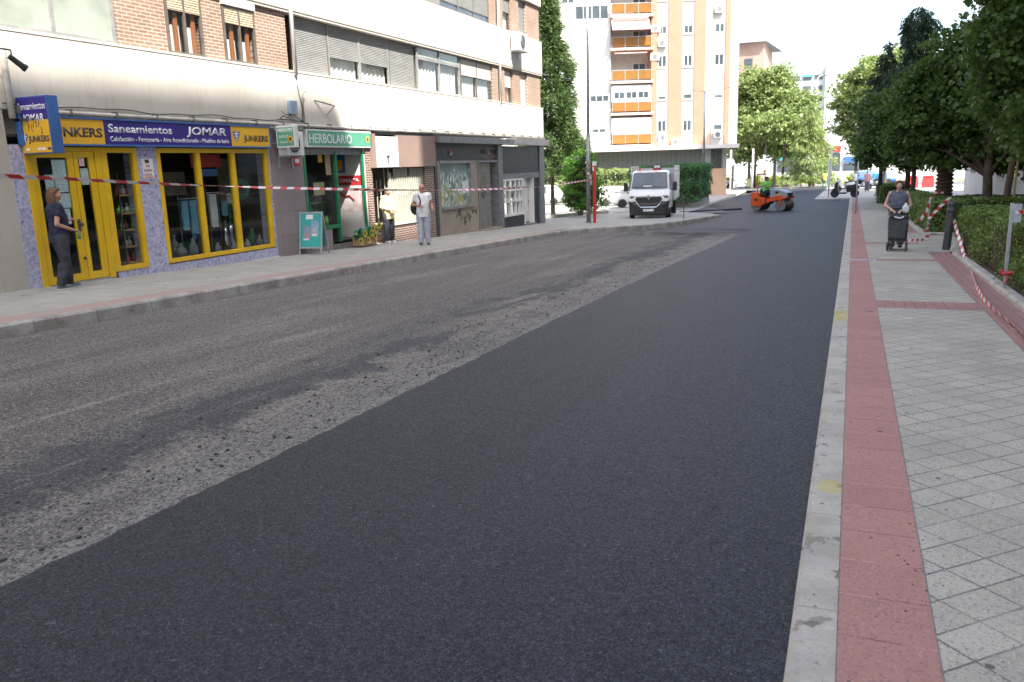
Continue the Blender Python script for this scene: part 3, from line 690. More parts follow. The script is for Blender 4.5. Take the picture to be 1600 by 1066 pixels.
# notices on the glass
def notices(host,rects,mat,name='notice',n=.004):
    for a,b,z0,z1 in rects:
        MB().fb(B,a,b,z0,z1,n-.002,n).build(name,mat,host)
def printed(name,base,ink,sc=30):
    m,nt,b,out=nodes(name); t=T(nt); v=plane_uv(t,'yz'); s=t.sep(v)
    ln=t.sm(t.m('FRACT',t.m('MULTIPLY',s[1],sc)),.35,.5); nz=t.sm(t.noise(t.map(v,scale=(20,20,1)),2.,3,.7),.45,.52)
    t.set(b.inputs['Base Color'],t.mix(t.m('MULTIPLY',t.m('MULTIPLY',ln,nz),.8),base,ink)); b.inputs['Roughness'].default_value=.6; return m
M['notice']=printed('printed notice',(.46,.60,.58),(.12,.2,.22)); M['notice_pink']=printed('pink notice',(.72,.62,.62),(.62,.12,.15),22)
notices(js,[(10.80,11.08,.05,.36),(10.62,10.80,-.18,.10),(10.82,11.08,-.22,.03),(10.62,10.83,-.42,-.2),(10.84,11.09,-.5,-.24),(10.56,11.05,-.80,-.52)],M['notice'],n=-.02)
notices(js,[(11.38,11.55,-.10,.2)],M['notice'],n=-.02)
notices(js,[(11.38,11.50,.24,.42)],M['notice_pink'],n=-.02)
sg=thing('notice_plate','small white notice with pink lettering on the violet mosaic pillar','sign',(-13.29,12.97,.16))
MB().fb(B,12.84,13.12,-.03,.37,.002,.012).build('plate',M['white_paint'],sg)
MB().fb(B,12.91,13.02,.28,.35,.0125,.0145).build('emblem',M['letter_black'],sg)
for i,(s,w) in enumerate((('SE',.10),('ALQUILA',.22),('LOCAL',.2))): text(s,'lettering',M['red'],sg,(12.87+(.06 if i==0 else 0),.20-.085*i),.05,w,n=.014,bold=.01)
MB().fb(B,12.86,13.1,-.02,.015,.0125,.0145).build('strip',M['pink_paper'],sg)

# shelves with bottles by the door window
sh=thing('shelf_rack','wooden shelves of soap bottles behind the glass beside the yellow door','shelf',(-13.9,12.3,-1.82))
for z in (-.33,-.69,-1.02,-1.36,-1.68): MB().fb(B,12.36,12.95,z-.025,z,-.55,-.2).build('shelf',M['light_wood'],sh)
mb=MB(); [mb.fb(B,u,u+.02,-1.82,.1,n,n+.02) for u in (12.34,12.95) for n in (-.56,-.2)]; mb.build('upright',M['dark_metal'],sh)
bm=[pm('bottle clear',(.26,.31,.31),None,.2,4),pm('bottle green',(.25,.62,.10),None,.3,4),pm('bottle red',(.45,.06,.08),None,.3,4),pm('bottle white',(.42,.45,.45),None,.3,4),pm('bottle dark green',(.12,.3,.12),None,.3,4)]
bl={-.33:[(12.1,2),(12.22,0),(12.24,3),(12.36,2),(12.48,0)],-.69:[(12.09,1),(12.2,0),(12.28,3),(12.40,1),(12.52,4)],-1.02:[(12.1,4),(12.24,2),(12.38,4),(12.5,2)],-1.36:[(12.14,3),(12.28,3),(12.42,0)],-1.68:[(12.14,2),(12.34,2),(12.5,4)]}
names={0:('clear soap bottle','clear'),1:('round green soap dispenser','green'),2:('red soap bottle','red'),3:('white soap bottle','white'),4:('dark green soap bottle','dark green')}
shn={-.33:'top',-.69:'second',-1.02:'third',-1.36:'fourth',-1.68:'lowest'}
for z,row in bl.items():
    for i,(u,k) in enumerate(row):
        mb=MB(); c=B.p(u+.34,z,-.32-.05*(i%2)); r=.05 if k!=1 else .065; h=.13 if k!=1 else .1
        mb.lathe([(r*.7,0),(r,h*.25),(r,h*.7),(r*.4,h),(.015,h+.01),(.015,h+.045),(.03,h+.05),(.03,h+.062)],c,12)
        o=mb.build('soap_bottle',bm[k],None,loc=c,smooth=True)
        props(o,'%s, %s from the left on the %s shelf by the door'%(names[k][0],('first','second','third','fourth','fifth')[i],shn[z]),'bottle','soap bottles on the shop shelves')
# window display
def towel(u,z0,z1,w,mat,n,label):
    q=(13.3-n)/13.3; u*=q; z0*=q; z1*=q; w*=1.1
    mb=MB()
    for k in range(2): mb.fb(B,u,u+w,z0+.03*k,z1,n-.03*k,n-.03*k+.012)
    o=mb.build('hanging_towel',mat,None,loc=B.p(u,z0,n),bevel=.004); return props(o,label,'towel')
towel(13.78,-1.15,-.52,.17,M['towel_blue'],-.55,'narrow folded blue towel hanging at left in the shop window')
towel(14.02,-1.42,-.52,.19,M['towel_blue'],-.62,'long blue towel hanging beside the narrow blue one')
towel(14.64,-1.15,-.42,.2,M['towel_white'],-.5,'pale grey towel hanging in the middle shop window')
towel(15.02,-.92,-.60,.16,M['towel_blue'],-.62,'short blue towel hanging right of the pale towel')
rk=thing('towel_rail','thin chrome towel rail stand inside the shop window','rail',(-13.95,14.4,-1.8))
mb=MB(); 
for u0,u1,z in ((14.3,14.92,-.5),(15.2,15.6,-.4),(15.6,15.98,-.6)): mb.cyl(B.p(u0,z,-.58),B.p(u1,z,-.58),.012)
for u in (14.32,14.9,15.24,15.58,15.96): mb.cyl(B.p(u,-1.8,-.6),B.p(u,-.4,-.6),.01)
mb.build('rails',M['chrome'],rk)
fl=thing('flower_vase','white lilies in a tall vase in the middle shop window','vase',(-13.9,15.42,-1.8))
mb=MB(); mb.tube([B.p(15.85,-1.2,-.55),B.p(15.87,-.7,-.5),B.p(15.9,-.1,-.5)],.012,6); mb.build('stem',M['green'],fl)
mb=MB()
for a,b_,c_ in ((15.8,-.60,-.45),(15.92,-.64,-.42),(15.86,-.50,-.5),(15.98,-.68,-.45)):
    for k in range(5): mb.ell(B.p(a+.05*math.cos(k*1.26),b_+.05*math.sin(k*1.26),c_),(.03,.05,.02),nu=8,nv=5)
mb.build('petals',M['white_paint'],fl,smooth=True)
mb=MB(); mb.lathe([(.06,0),(.09,.15),(.05,.45),(.07,.6)],B.p(15.85,-1.8,-.55),14); mb.build('vase',M['chrome'],fl,smooth=True)
def vase(u,n,h,r,mat,label,nm='vase'):
    u*=(13.3-n)/13.3; c=B.p(u,-1.8,n); o=MB().lathe([(r*.6,0),(r,h*.3),(r*.9,h*.6),(r*.35,h*.85),(r*.5,h)],c,14).build(nm,mat,None,loc=c,smooth=True); props(o,label,'vase')
vase(14.0,-.4,.42,.1,bm[0],'white vase at the foot of the left shop window'); vase(13.62,-.5,.34,.13,bm[0],'round grey vase in the corner of the left shop window')
vase(14.2,-.5,.5,.14,M['black'],'squat black vase below the long blue towel'); vase(15.05,-.45,.55,.09,M['chrome'],'tall chrome canister in the middle shop window')
vase(15.3,-.3,.2,.09,bm[3],'small white jug beside the chrome canister'); vase(15.75,-.45,.24,.08,bm[3],'white soap pot in the right shop window')
for u,n,h,r,k,l in ((13.45,-.9,.5,.10,3,'tall white pot standing behind the round grey vase'),(14.75,-.35,.26,.08,0,'pale glass jug by the first yellow mullion'),(15.05,-.9,.7,.07,3,'slim white lamp base behind the middle window'),(15.95,-.7,.45,.1,4,'dark green vase near the dark cabinet'),(16.2,-.4,.3,.09,0,'grey bowl vase in the right window corner'),(14.35,-.3,.18,.07,1,'small green pot at the foot of the long blue towel')): vase(u,n,h,r,bm[k],l)
fc=thing('tap_display','grey display board with chrome taps hanging inside the shop window','display',(-14.4,14.9,-.6))
MB().fb(B,13.9,15.2,-.42,.1,-1.2,-1.17).build('board',M['interior_light'],fc)
for u_ in (14.05,14.4,14.75,15.1): MB().tube([B.p(u_,-.15,-1.17),B.p(u_,-.1,-1.0),B.p(u_+.05,-.2,-.92)],.02,6).build('tap',M['chrome'],fc)
wr_=thing('wreath','round dark wreath hanging in the right shop window','wreath',(-13.9,16.4,-.3)); mb=MB(); mb.tube([B.p(16.45+.2*math.cos(a),-.35+.2*math.sin(a),-.6) for a in np.linspace(0,6.283,20)],.06,7); mb.build('ring',M['green'],wr_)
tb=thing('display_cabinet','dark cabinet inside the right shop window pane','cabinet',(-14.5,16.0,-1.82))
mb=MB(); mb.fb(B,15.65,16.4,-1.8,-.75,-1.3,-.9); mb.build('carcass',M['interior'],tb,bevel=.01); mb=MB(); mb.fb(B,15.68,16.0,-1.7,-.85,-.897,-.885); mb.fb(B,16.04,16.36,-1.7,-.85,-.897,-.885); mb.build('door',M['black'],tb)
pl=thing('potted_plant','small green potted plant at the foot of the shop window','plant',(-13.8,13.98,-1.8))
MB().lathe([(.05,0),(.075,.14)],B.p(14.55,-1.8,-.62),12).build('pot',bm[3],pl)
mb=MB()
for k in range(60):
    a=rnd.uniform(0,6.28); e=rnd.uniform(.2,1.4); L=rnd.uniform(.12,.3); c=B.p(14.55,-1.64,-.62); d=Vector((math.cos(a)*math.cos(e),math.sin(a)*math.cos(e),math.sin(e))); p=c+d*L; q=d.orthogonal().normalized()*.025
    mb.add([c,c+d*L*.5+q,p,c+d*L*.5-q],[(0,1,2,3)])
mb.build('leaves',M['green'],pl)
bn=MB().fb(B,14.5,15.45,.18,.46,-.3,-.29).build('red_banner',M['red'],js); bn=MB().fb(B,14.62,15.3,-.02,.14,-.3,-.29).build('blue_banner',M['frame_blue'],js)

# fascia sign
fs=thing('fascia_sign','long blue and yellow fascia sign above the yellow framed shop windows','sign',(-13.25,13.4,.6))
mb=MB(); mb.fb(B,10.2,16.83,.60,.635,.0,.12); mb.fb(B,10.2,16.83,1.085,1.12,.0,.12); mb.fb(B,10.2,10.24,.635,1.085,0,.12); mb.fb(B,16.79,16.83,.635,1.085,0,.12); mb.fb(B,10.24,16.79,.635,1.085,0,.06)
mb.build('frame',M['frame_blue'],fs,bevel=.004)
MB().fb(B,10.24,11.93,.636,1.084,.061,.10).build('panel',M['sign_yellow'],fs); MB().fb(B,15.44,16.79,.636,1.084,.061,.10).build('panel',M['sign_yellow'],fs)
MB().fb(B,11.931,15.439,.636,1.084,.061,.101).build('panel',M['sign_blue'],fs)
text('Saneamientos','lettering',M['letter_white'],fs,(12.03,.865),.155,1.62,n=.103,bold=.018)
text('JOMAR','lettering',M['letter_white'],fs,(14.06,.865),.165,1.22,n=.103,bold=.022,shear=.12)
text('Calefacción - Fontanería - Aire Acondicionado - Muebles de baño','lettering',M['letter_white'],fs,(12.05,.70),.088,3.3,n=.103,bold=.016)
text('JUNKERS','lettering',M['letter_black'],fs,(10.72,.77),.165,1.16,n=.103,bold=.03)
text('JUNKERS','lettering',M['letter_black'],fs,(15.85,.755),.135,.88,n=.103,bold=.03)
def shield(host,u,z,s,n,BB=B):
    mb=MB(); mb.prism([BB.p(u-s*.5,z+s*.4,n),BB.p(u+s*.5,z+s*.4,n),BB.p(u+s*.42,z,n),BB.p(u,z-s*.6,n),BB.p(u-s*.42,z,n)],BB.N*.002); mb.build('emblem',M['frame_blue'],host)
    mb=MB(); mb.fb(BB,u-s*.05,u+s*.05,z-s*.45,z+s*.4,n+.0022,n+.005); mb.fb(BB,u-s*.3,u+s*.3,z+s*.14,z+s*.24,n+.0022,n+.0045); mb.fb(BB,u-s*.24,u+s*.24,z-s*.08,z+s*.0,n+.0022,n+.0045); mb.build('emblem_cross',M['letter_white'],host)
shield(fs,15.62,.87,.24,.1)
# projecting box sign (faces the camera, i.e. along -y)
PJ=Basis((0,10.25,0),(1,0,0),(0,0,1),(0,-1,0))
bs=thing('projecting_sign','blue and yellow box sign projecting from the wall above the yellow door','sign',(-13.0,10.6,.4))
x0,x1,z0,z1=-13.28,-12.55,.45,1.40
MB().box(x0,x1,10.25,10.47,z0,z1).build('case',M['frame_blue'],bs,bevel=.008)
MB().fb(PJ,x0+.02,x1-.02,z0+.56,z1-.02,.001,.006).build('panel',M['sign_blue'],bs); MB().fb(PJ,x0+.02,x1-.02,z0+.02,z0+.558,.001,.006).build('panel',M['sign_yellow'],bs)
text('Saneamientos','lettering',M['letter_white'],bs,(x0+.04,z1-.22),.12,.65,B=PJ,n=.008,bold=.008)
text('JOMAR','lettering',M['letter_white'],bs,(x0+.12,z1-.41),.12,.5,B=PJ,n=.008,bold=.015,shear=.1)
text('JUNKERS','lettering',M['letter_black'],bs,(x0+.19,z0+.2),.10,.5,B=PJ,n=.008,bold=.035)
shield(bs,x0+.11,z0+.27,.15,.007,PJ)
for u in (.1,.38,.48,.62): MB().fb(PJ,x0+u,x0+u+.08,z0+.06,z0+.1,.007,.009).build('badge',M['letter_white'] if u<.5 else M['letter_black'],bs)
# scribbled graffiti on the yellow field
def scribble(host,BB,u,z,s,mat,seed,n=.009,strokes=6,r=.006,name='graffiti'):
    q=random.Random(seed); mb=MB()
    for k in range(strokes):
        a=(u+k*s*.55+q.uniform(-.1,.1)*s,z+q.uniform(-.1,.2)*s); pts=[a]
        for j in range(3): pts.append((pts[-1][0]+q.uniform(-.35,.5)*s,pts[-1][1]+q.choice((-1,1))*q.uniform(.3,.9)*s))
        mb.tube([BB.p(p[0],p[1],n) for p in pts],r,5)
    return mb.build(name,mat,host)
scribble(bs,PJ,x0+.26,z0+.43,.09,M['letter_brown'],3)
MB().fb(B,10.2,10.24,1.0,1.04,-.05,.3).build('bracket',M['dark_metal'],bs)
# ================================================================ herbalist
def thing_ac(name,label,BB,u0,u1,v0,v1,n1,fan_side=1,group='air conditioner units'):
    a=thing(name,label,'air conditioner',BB.p(u0,v0,0),0,group)
    MB().fb(BB,u0,u1,v0,v1,.08,n1).build('case',M['white_paint'],a,bevel=.012)
    r=min(u1-u0,v1-v0)*.40; c=BB.p(u0+(u1-u0)*.42,(v0+v1)/2,n1+.003)
    mb=MB(); mb.cyl(c,c+BB.N*.012,r,r*.97,20); mb.build('fan_grille',M['dark_metal'],a)
    mb=MB()
    for k in range(3): mb.cyl(c+BB.N*.013,c+BB.N*.02,r*(.3+.3*k),r*(.3+.3*k)*.99,20,caps=False)
    for k in range(6): mb.fb(BB,c.dot(BB.U)-r if BB is LF else u0+.05,(c.dot(BB.U)+r) if BB is LF else u1-.05,(v0+v1)/2-r+2*r*k/6,(v0+v1)/2-r+2*r*k/6+.012,n1+.012,n1+.02)
    mb.build('grille_bars',M['galv'],a)
    for q in (u0+.05,u1-.1): mb=MB(); mb.fb(BB,q,q+.05,v0-.04,v0,-.02,n1); mb.fb(BB,q,q+.05,v0-.3,v0-.03,-.02,.03); mb.build('bracket',M['galv'],a)
    return a
hb=thing('herbalist_shopfront','small herbalist shop front with green frames, mauve granite and an open sunlit doorway','shop front',(-13.3,19.5,G(-13.3,19.5)))
mb=MB()
for a,b,z0,z1 in ((16.865,18.22,-2.3,1.15),(18.22,19.30,-2.35,-1.56)): mb.fb(B,a,b,z0,z1,-.35,-.02)
mb.build('granite_wall',M['granite'],hb)
MB().fb(B,16.9,21.2,-2.45,-2.0,-.3,-.022).build('plinth',pm('grey plinth',(.2,.19,.18),(.14,.13,.12),.8,3),hb)
mb=MB()
for s in ((18.22,18.32,-1.5,.55),(19.68,19.75,-1.95,.55),(18.32,19.3,-1.56,-1.46)): mb.fb(B,*s,-.09,0)
mb.fb(B,19.25,19.72,-1.56,-1.46,-.2,-.02)
mb.build('window_frame',M['green'],hb,bevel=.008)
mb=MB(); mb.fb(B,21.04,21.12,-2.05,.62,-.05,.01); mb.build('door_post',M['green'],hb,bevel=.008)
MB().fb(B,18.32,19.66,-1.46,.55,-.1,-.092).build('pane',M['glass'],hb)
MB().fb(B,19.3,21.15,-2.3,-2.0,-1.2,-.03).build('step',M['green'],hb,bevel=.01)
whw=pm('white wall',(.72,.71,.68),(.66,.65,.62),.7,2)
mb=MB(); mb.fb(B,21.12,21.2,-2.0,.65,-1.3,-.01); mb.fb(B,19.76,21.12,-2.0,.65,-1.4,-1.3); mb.build('entrance_wall',whw,hb)
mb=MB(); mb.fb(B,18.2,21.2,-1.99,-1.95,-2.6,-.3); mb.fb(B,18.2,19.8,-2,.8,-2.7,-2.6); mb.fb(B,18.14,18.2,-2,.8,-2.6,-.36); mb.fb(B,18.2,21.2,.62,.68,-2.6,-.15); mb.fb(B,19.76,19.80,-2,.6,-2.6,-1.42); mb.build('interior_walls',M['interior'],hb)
def rollbox(host,a,b,z0,z1,n=-.02):
    mb=MB(); k=0; z=z0
    while z<z1: mb.fb(B,a,b,z,z+.055,-.12,n+.01*(k%2)); z+=.06; k+=1
    return mb.build('roller_shutter',M['grey_metal'],host)
rollbox(hb,18.25,21.1,.45,.64,-.03)
MB().fb(B,19.69,19.74,-1.95,.6,-1.4,-.11).build('partition',M['interior'],hb)
# doors, posters on the entrance wall facing the camera
PW=Basis((0,21.12,0),(1,0,0),(0,0,1),(0,-1,0))
MB().fb(PW,-14.35,-13.95,-.05,.46,.001,.006).build('poster',M['frame_blue'],hb); MB().fb(PW,-14.27,-14.05,.02,.32,.007,.009).build('poster_bottle',M['sign_yellow'],hb)
MB().fb(PW,-14.35,-13.36,-.42,-.14,.001,.006).build('poster',M['red'],hb)
MB().fb(PW,-14.3,-13.36,-1.2,-.44,.001,.005).build('poster',pm('poster pale',(.75,.70,.68),(.6,.45,.42),.6,3),hb)
text('OFERTA','lettering',M['letter_white'],hb,(-14.2,-.33),.1,.7,B=PW,n=.008,bold=.02)
mb=MB(); mb.tube([PW.p(-14.2,-.62,.008),PW.p(-14.05,-.75,.008),PW.p(-13.85,-.72,.008),PW.p(-13.7,-.85,.008)],.03,6); mb.build('poster_pepper',M['red'],hb)
# window display
for i,(u,z0,z1,w,mt) in enumerate(((19.05,.25,.5,.2,M['sign_yellow']),(19.38,-.1,.45,.25,pm('poster cream',(.6,.5,.4),(.65,.3,.1),.6,4)),(18.75,-.62,-.28,.5,pm('kraft poster',(.45,.42,.22),(.3,.33,.15),.7,6)))):
    MB().fb(B,u,u+w,z0,z1,-.14,-.135).build('poster',mt,hb)
mb=MB()
for k in range(9): mb.fb(B,18.45+k*.12,18.48+k*.12,-1.46,-.8,-.35,-.33)
mb.fb(B,18.4,19.5,-.85,-.82,-.4,-.3); mb.build('display_rail',M['green'],hb)
hp=thing('window_plant','leafy green plant inside the herbalist window','plant',(-13.7,18.8,-1.45))
mb=MB()
for k in range(140):
    a=rnd.uniform(0,6.28); e=rnd.uniform(-.4,1.3); L=rnd.uniform(.1,.4); c=B.p(18.8,-.95,-.6); d=Vector((math.cos(a)*math.cos(e),math.sin(a)*math.cos(e),math.sin(e))); p=c+d*L; q=d.orthogonal().normalized()*.035
    mb.add([c+d*L*.4,c+d*L*.7+q,p,c+d*L*.7-q],[(0,1,2,3)])
mb.build('leaves',M['green'],hp); MB().lathe([(.09,0),(.13,.3)],B.p(18.8,-1.45,-.6),12).build('pot',whw,hp)
for i,(u,m_) in enumerate(((18.55,0),(18.75,3),(18.98,2),(19.18,0),(19.35,1))):
    c=B.p(u,-1.46,-.22); o=MB().lathe([(.05,0),(.06,.12),(.03,.2),(.03,.24)],c,10).build('herb_jar',bm[m_],None,loc=c,smooth=True); props(o,'%s jar, %s from the left on the herbalist window ledge'%(names[m_][1],('first','second','third','fourth','fifth')[i]),'jar','jars in the herbalist window')
MB().fb(B,17.83,18.08,.16,.46,-.018,-.01).build('red_notice',M['red'],hb); MB().fb(B,17.87,18.04,.24,.34,-.009,-.007).build('notice_text',M['white_paint'],hb)
# fascia and projecting sign
hf=thing('herbalist_fascia','green HERBOLARIO fascia sign in a white frame','sign',(-13.2,19.9,.66))
mb=MB(); mb.fb(B,18.3,21.46,.64,1.1,.0,.10); mb.build('frame',M['white_paint'],hf,bevel=.006); MB().fb(B,18.34,21.42,.68,1.06,.101,.106).build('panel',M['sign_green'],hf)
text('HERBOLARIO','lettering',M['letter_white'],hf,(18.40,.75),.25,2.0,n=.108,bold=0.)
def flower(host,BB,u,z,r,n,np_=12,name='sunflower_print'):
    mb=MB()
    for k in range(np_):
        a=k*2*math.pi/np_; mb.prism([BB.p(u,z,n),BB.p(u+r*.7*math.cos(a-.2),z+r*.7*math.sin(a-.2),n),BB.p(u+r*math.cos(a),z+r*math.sin(a),n),BB.p(u+r*.7*math.cos(a+.2),z+r*.7*math.sin(a+.2),n)],BB.N*.001)
    mb.build(name,M['sign_yellow'],host); mb=MB(); c=BB.p(u,z,n+.0012); mb.cyl(c,c+BB.N*.002,r*.42,n=12); mb.build('sunflower_centre',M['letter_brown'],host)
flower(hf,B,21.24,.88,.11,.107)
HP=Basis((0,16.93,0),(1,0,0),(0,0,1),(0,-1,0))
hs=thing('projecting_sign','green and white HERBOLARIO box sign projecting beside the air conditioner','sign',(-12.9,18.0,.6))
MB().box(-13.10,-12.56,16.93,17.08,.60,1.12).build('case',M['white_paint'],hs,bevel=.008)
MB().fb(HP,-13.07,-12.59,.64,1.08,.001,.005).build('panel',M['sign_green'],hs)
text('HERBOLARIO','lettering',M['letter_white'],hs,(-13.05,.97),.085,.44,B=HP,n=.007,bold=.03)
text('salud','lettering',M['letter_white'],hs,(-13.02,.84),.08,.27,B=HP,n=.007,bold=.0,shear=.3); text('natural','lettering',M['letter_white'],hs,(-13.0,.71),.06,.22,B=HP,n=.007,shear=.3)
flower(hs,HP,-12.69,.80,.10,.006)
thing_ac('air_conditioner','white air conditioner with bar grille behind the green box sign',B,17.12,17.80,.42,1.0,.36)
thing_ac('air_conditioner','white air conditioner under the upper narrow window at the far end of the block',B,32.75,33.75,4.62,5.32,.42)
mb=MB(); mb.tube([(-13.3,17.0,.72),(-13.05,17.0,.72)],.015,6); mb.tube([(-13.3,17.0,1.05),(-13.05,17.0,1.05)],.015,6); mb.build('arm',M['galv'],hs)
# pillars, recessed porch with folding grille
pc=thing('grille_shopfront','closed shop with cream folding grille, brick base and blank brown fascia','shop front',(-13.3,23.5,G(-13.3,23.5)))
MB().fb(B,21.2,21.5,-2.6,.9,-.9,.03).build('brick_pillar',M['brick_dark'],pc); MB().fb(B,21.505,21.9,-2.6,1.15,-.9,-.75).build('brick_pillar',M['brick_dark'],pc)
MB().fb(B,24.85,25.5,-2.7,.06,-.9,.0).build('brick_pillar',M['brick_dark'],pc)
brown=pm('taupe fascia panel',(.30,.215,.18),(.27,.19,.16),.55,1)
mb=MB(); mb.fb(B,21.42,21.69,.06,1.05,-.1,.1); mb.fb(B,22.96,25.52,.06,1.04,-.1,.1); mb.build('fascia',brown,pc,bevel=.005)
MB().fb(B,21.695,22.955,.07,.98,-.1,.12).build('white_panel',M['white_paint'],pc,bevel=.004)
MB().fb(B,21.5,25.5,1.05,1.18,-.6,.05).build('lintel',M['dark_metal'],pc)
mb=MB(); mb.lathe([(.02,.30),(.10,.42),(.09,.44)],B.p(22.3,0,.1),10); mb.cyl(B.p(22.3,.24,.13),B.p(22.3,.34,.13),.04); mb.build('lamp_fitting',M['grey_metal'],pc)
# porch floor/side, angled brick base
def pnt(u,n,z): return B.p(u,z,n)
mb=MB(); mb.hexa([pnt(21.95,-.9,-2.6),pnt(22.7,-.12,-2.6),pnt(24.9,-.12,-2.6),pnt(24.9,-.9,-2.6),pnt(21.95,-.9,-1.74),pnt(22.7,-.12,-1.74),pnt(24.9,-.12,-1.74),pnt(24.9,-.9,-1.74)]); mb.build('brick_base',M['brick_dark'],pc)
mb=MB(); mb.hexa([pnt(21.9,-.9,-1.739),pnt(22.68,-.08,-1.739),pnt(24.9,-.08,-1.739),pnt(24.9,-.9,-1.739),pnt(21.9,-.9,-1.68),pnt(22.68,-.08,-1.68),pnt(24.9,-.08,-1.68),pnt(24.9,-.9,-1.68)]); mb.build('sill',M['band'],pc)
MB().fb(B,21.5,24.9,-2.6,1.1,-1.05,-.95).build('back_wall',M['interior'],pc); MB().fb(B,21.5,24.85,.06,.1,-.95,-.1).build('soffit',M['interior'],pc)

crm=pm('cream grille bars',(.50,.50,.42),(.42,.42,.35),.5,3)
gf=MB(); gf.fb(B,22.66,22.76,-1.68,-.1,-.16,-.08); gf.fb(B,22.76,24.84,-1.68,-1.64,-.14,-.1)
g=gf.build('grille_frame',crm,pc)
mb=MB(); q=0; u=22.84
while u<24.84:
    top=.02 if not (u<22.95 or 23.75<u<23.95) else -.22; mb.fb(B,u,u+.085,-1.64,top,-.14,-.10); mb.fb(B,u+.025,u+.06,-1.64,top,-.10,-.085); u+=.150
# return leg of the grille going back to the porch
for k in range(9):
    f=k/8; a=22.66-.70*f; n=-.12-.74*f; mb.cyl(pnt(a,n,-1.66),pnt(a,n,.03 if k not in (2,3) else -.3),.016,n=6)
mb.build('grille_bars',crm,pc); mb=MB(); u=22.84
while u<24.76:
    for z in (-.75,): mb.tube([pnt(u,-.09,z-.1),pnt(u+.041,-.085,z),pnt(u,-.09,z+.1)],.007,5); mb.tube([pnt(u+.082,-.09,z-.1),pnt(u+.041,-.085,z),pnt(u+.082,-.09,z+.1)],.007,5)
    u+=.164
mb.build('lattice_links',crm,pc)
# ---- grey stone shop with graffiti
gs=thing('grey_stone_shopfront','shuttered grey stone shop front with graffiti and a poster covered window','shop front',(-13.3,28.5,G(-13.3,28.5)))
gst=stonemat('travertine',(.37,.32,.25),(.29,.25,.20),.9,.5)
mb=MB()
for a,b,z0,z1 in ((25.75,26.05,-2.8,.24),(26.05,28.6,-2.8,-1.40),(28.6,29.15,-2.8,.24)): mb.fb(B,a,b,z0,z1,-.5,-.03)
mb.build('stone_wall',gst,gs)
gr=pm('charcoal cladding',(.085,.085,.085),(.06,.06,.062),.5,1.2)
mb=MB(); mb.fb(B,25.56,25.75,-2.8,1.05,-.5,.02); mb.fb(B,25.751,31.6,.24,.84,-.5,-.06); mb.build('cladding',gr,gs,bevel=.005)
mb=MB(); mb.fb(B,25.6,32.25,.84,1.05,-.3,.28); mb.build('canopy',M['grey_metal'],gs,bevel=.006)
mb=MB(); mb.fb(B,26.0,28.65,.14,.24,-.2,-.0); mb.fb(B,28.52,28.65,-1.4,.14,-.2,0); mb.fb(B,26.0,28.7,-1.46,-1.36,-.25,.04); mb.build('window_frame',M['grey_frame'],gs,bevel=.004)
def poster_glass():
    m,nt,b,out=nodes('torn posters on glass'); t=T(nt); v=plane_uv(t,'yz'); s=t.sep(v)
    cell=t.n('TexVoronoi',i_Vector=t.map(distort(t,v,.15,5),scale=(4,3,1)),i_Scale=2.2,distance='CHEBYCHEV'); k=t.sep(cell.outputs['Color'])
    low=t.sm(s[1],2.15,1.35)
    col=t.mix(t.sm(t.noise(v,1.5,4),.4,.6),(.10,.19,.19),(.16,.27,.26))
    col=t.mix(t.m('MULTIPLY',t.sm(k[0],.5,.56),t.sm(s[1],2.4,2.0)),col,(.45,.52,.52)); col=t.mix(t.m('MULTIPLY',t.sm(k[1],.55,.6),low),col,(.42,.42,.08))
    col=t.mix(t.sm(t.noise(t.map(v,scale=(9,3,1)),2,5,.8),.56,.62),col,(.03,.05,.05)); col=t.mix(t.m('MULTIPLY',t.sm(k[2],.86,.9),t.sm(s[1],2.5,2.2)),col,(.7,.72,.7))
    t.set(b.inputs['Base Color'],col); b.inputs['Roughness'].default_value=.35; return m
MB().fb(B,26.05,28.52,-1.36,.14,-.12,-.1).build('pane',poster_glass(),gs)
MB().fb(B,27.9,28.45,-.95,-.5,-.098,-.092).build('paper_sheet',M['paper'],gs)
def graffiti(host,u,z,s,seed,n=-.027,strokes=6,mat=M['letter_black']): return scribble(host,B,u,z,s,mat,seed,n,strokes,.014)
graffiti(gs,27.2,-1.75,.14,4); graffiti(gs,27.9,-1.78,.15,8,strokes=7); graffiti(gs,28.5,-1.6,.17,12,strokes=5); graffiti(gs,27.8,-1.98,.08,15,strokes=5)
# roller shutter door in two depths
MB().fb(B,29.25,30.45,-2.6,.16,-.1,-.07).build('roller_shutter',M['shutter_metal'],gs); MB().fb(B,30.45,31.1,-2.6,.16,-.9,-.85).build('recess_panel',M['interior'],gs)
mb=MB(); mb.fb(B,29.15,29.25,-2.8,.24,-.2,0); mb.fb(B,31.1,31.55,-2.8,.83,-.5,.03); mb.fb(B,29.25,31.1,.16,.235,-.2,0); mb.build('door_frame',M['grey_metal'],gs,bevel=.005)
MB().fb(B,29.15,31.2,-2.75,-2.42,-.9,.1).build('threshold',gst,gs)
graffiti(gs,29.4,-.4,.3,21,n=-.068,strokes=4,mat=pm('faded yellow paint',(.3,.27,.1),None,.7,4)); graffiti(gs,29.5,-1.1,.22,23,n=-.068,strokes=4); graffiti(gs,30.6,-.9,.25,25,n=-.84,strokes=3,mat=M['teal']); graffiti(gs,30.6,-1.6,.12,27,n=-.84,strokes=4,mat=pm('lilac paint',(.35,.33,.5),None,.6,4))
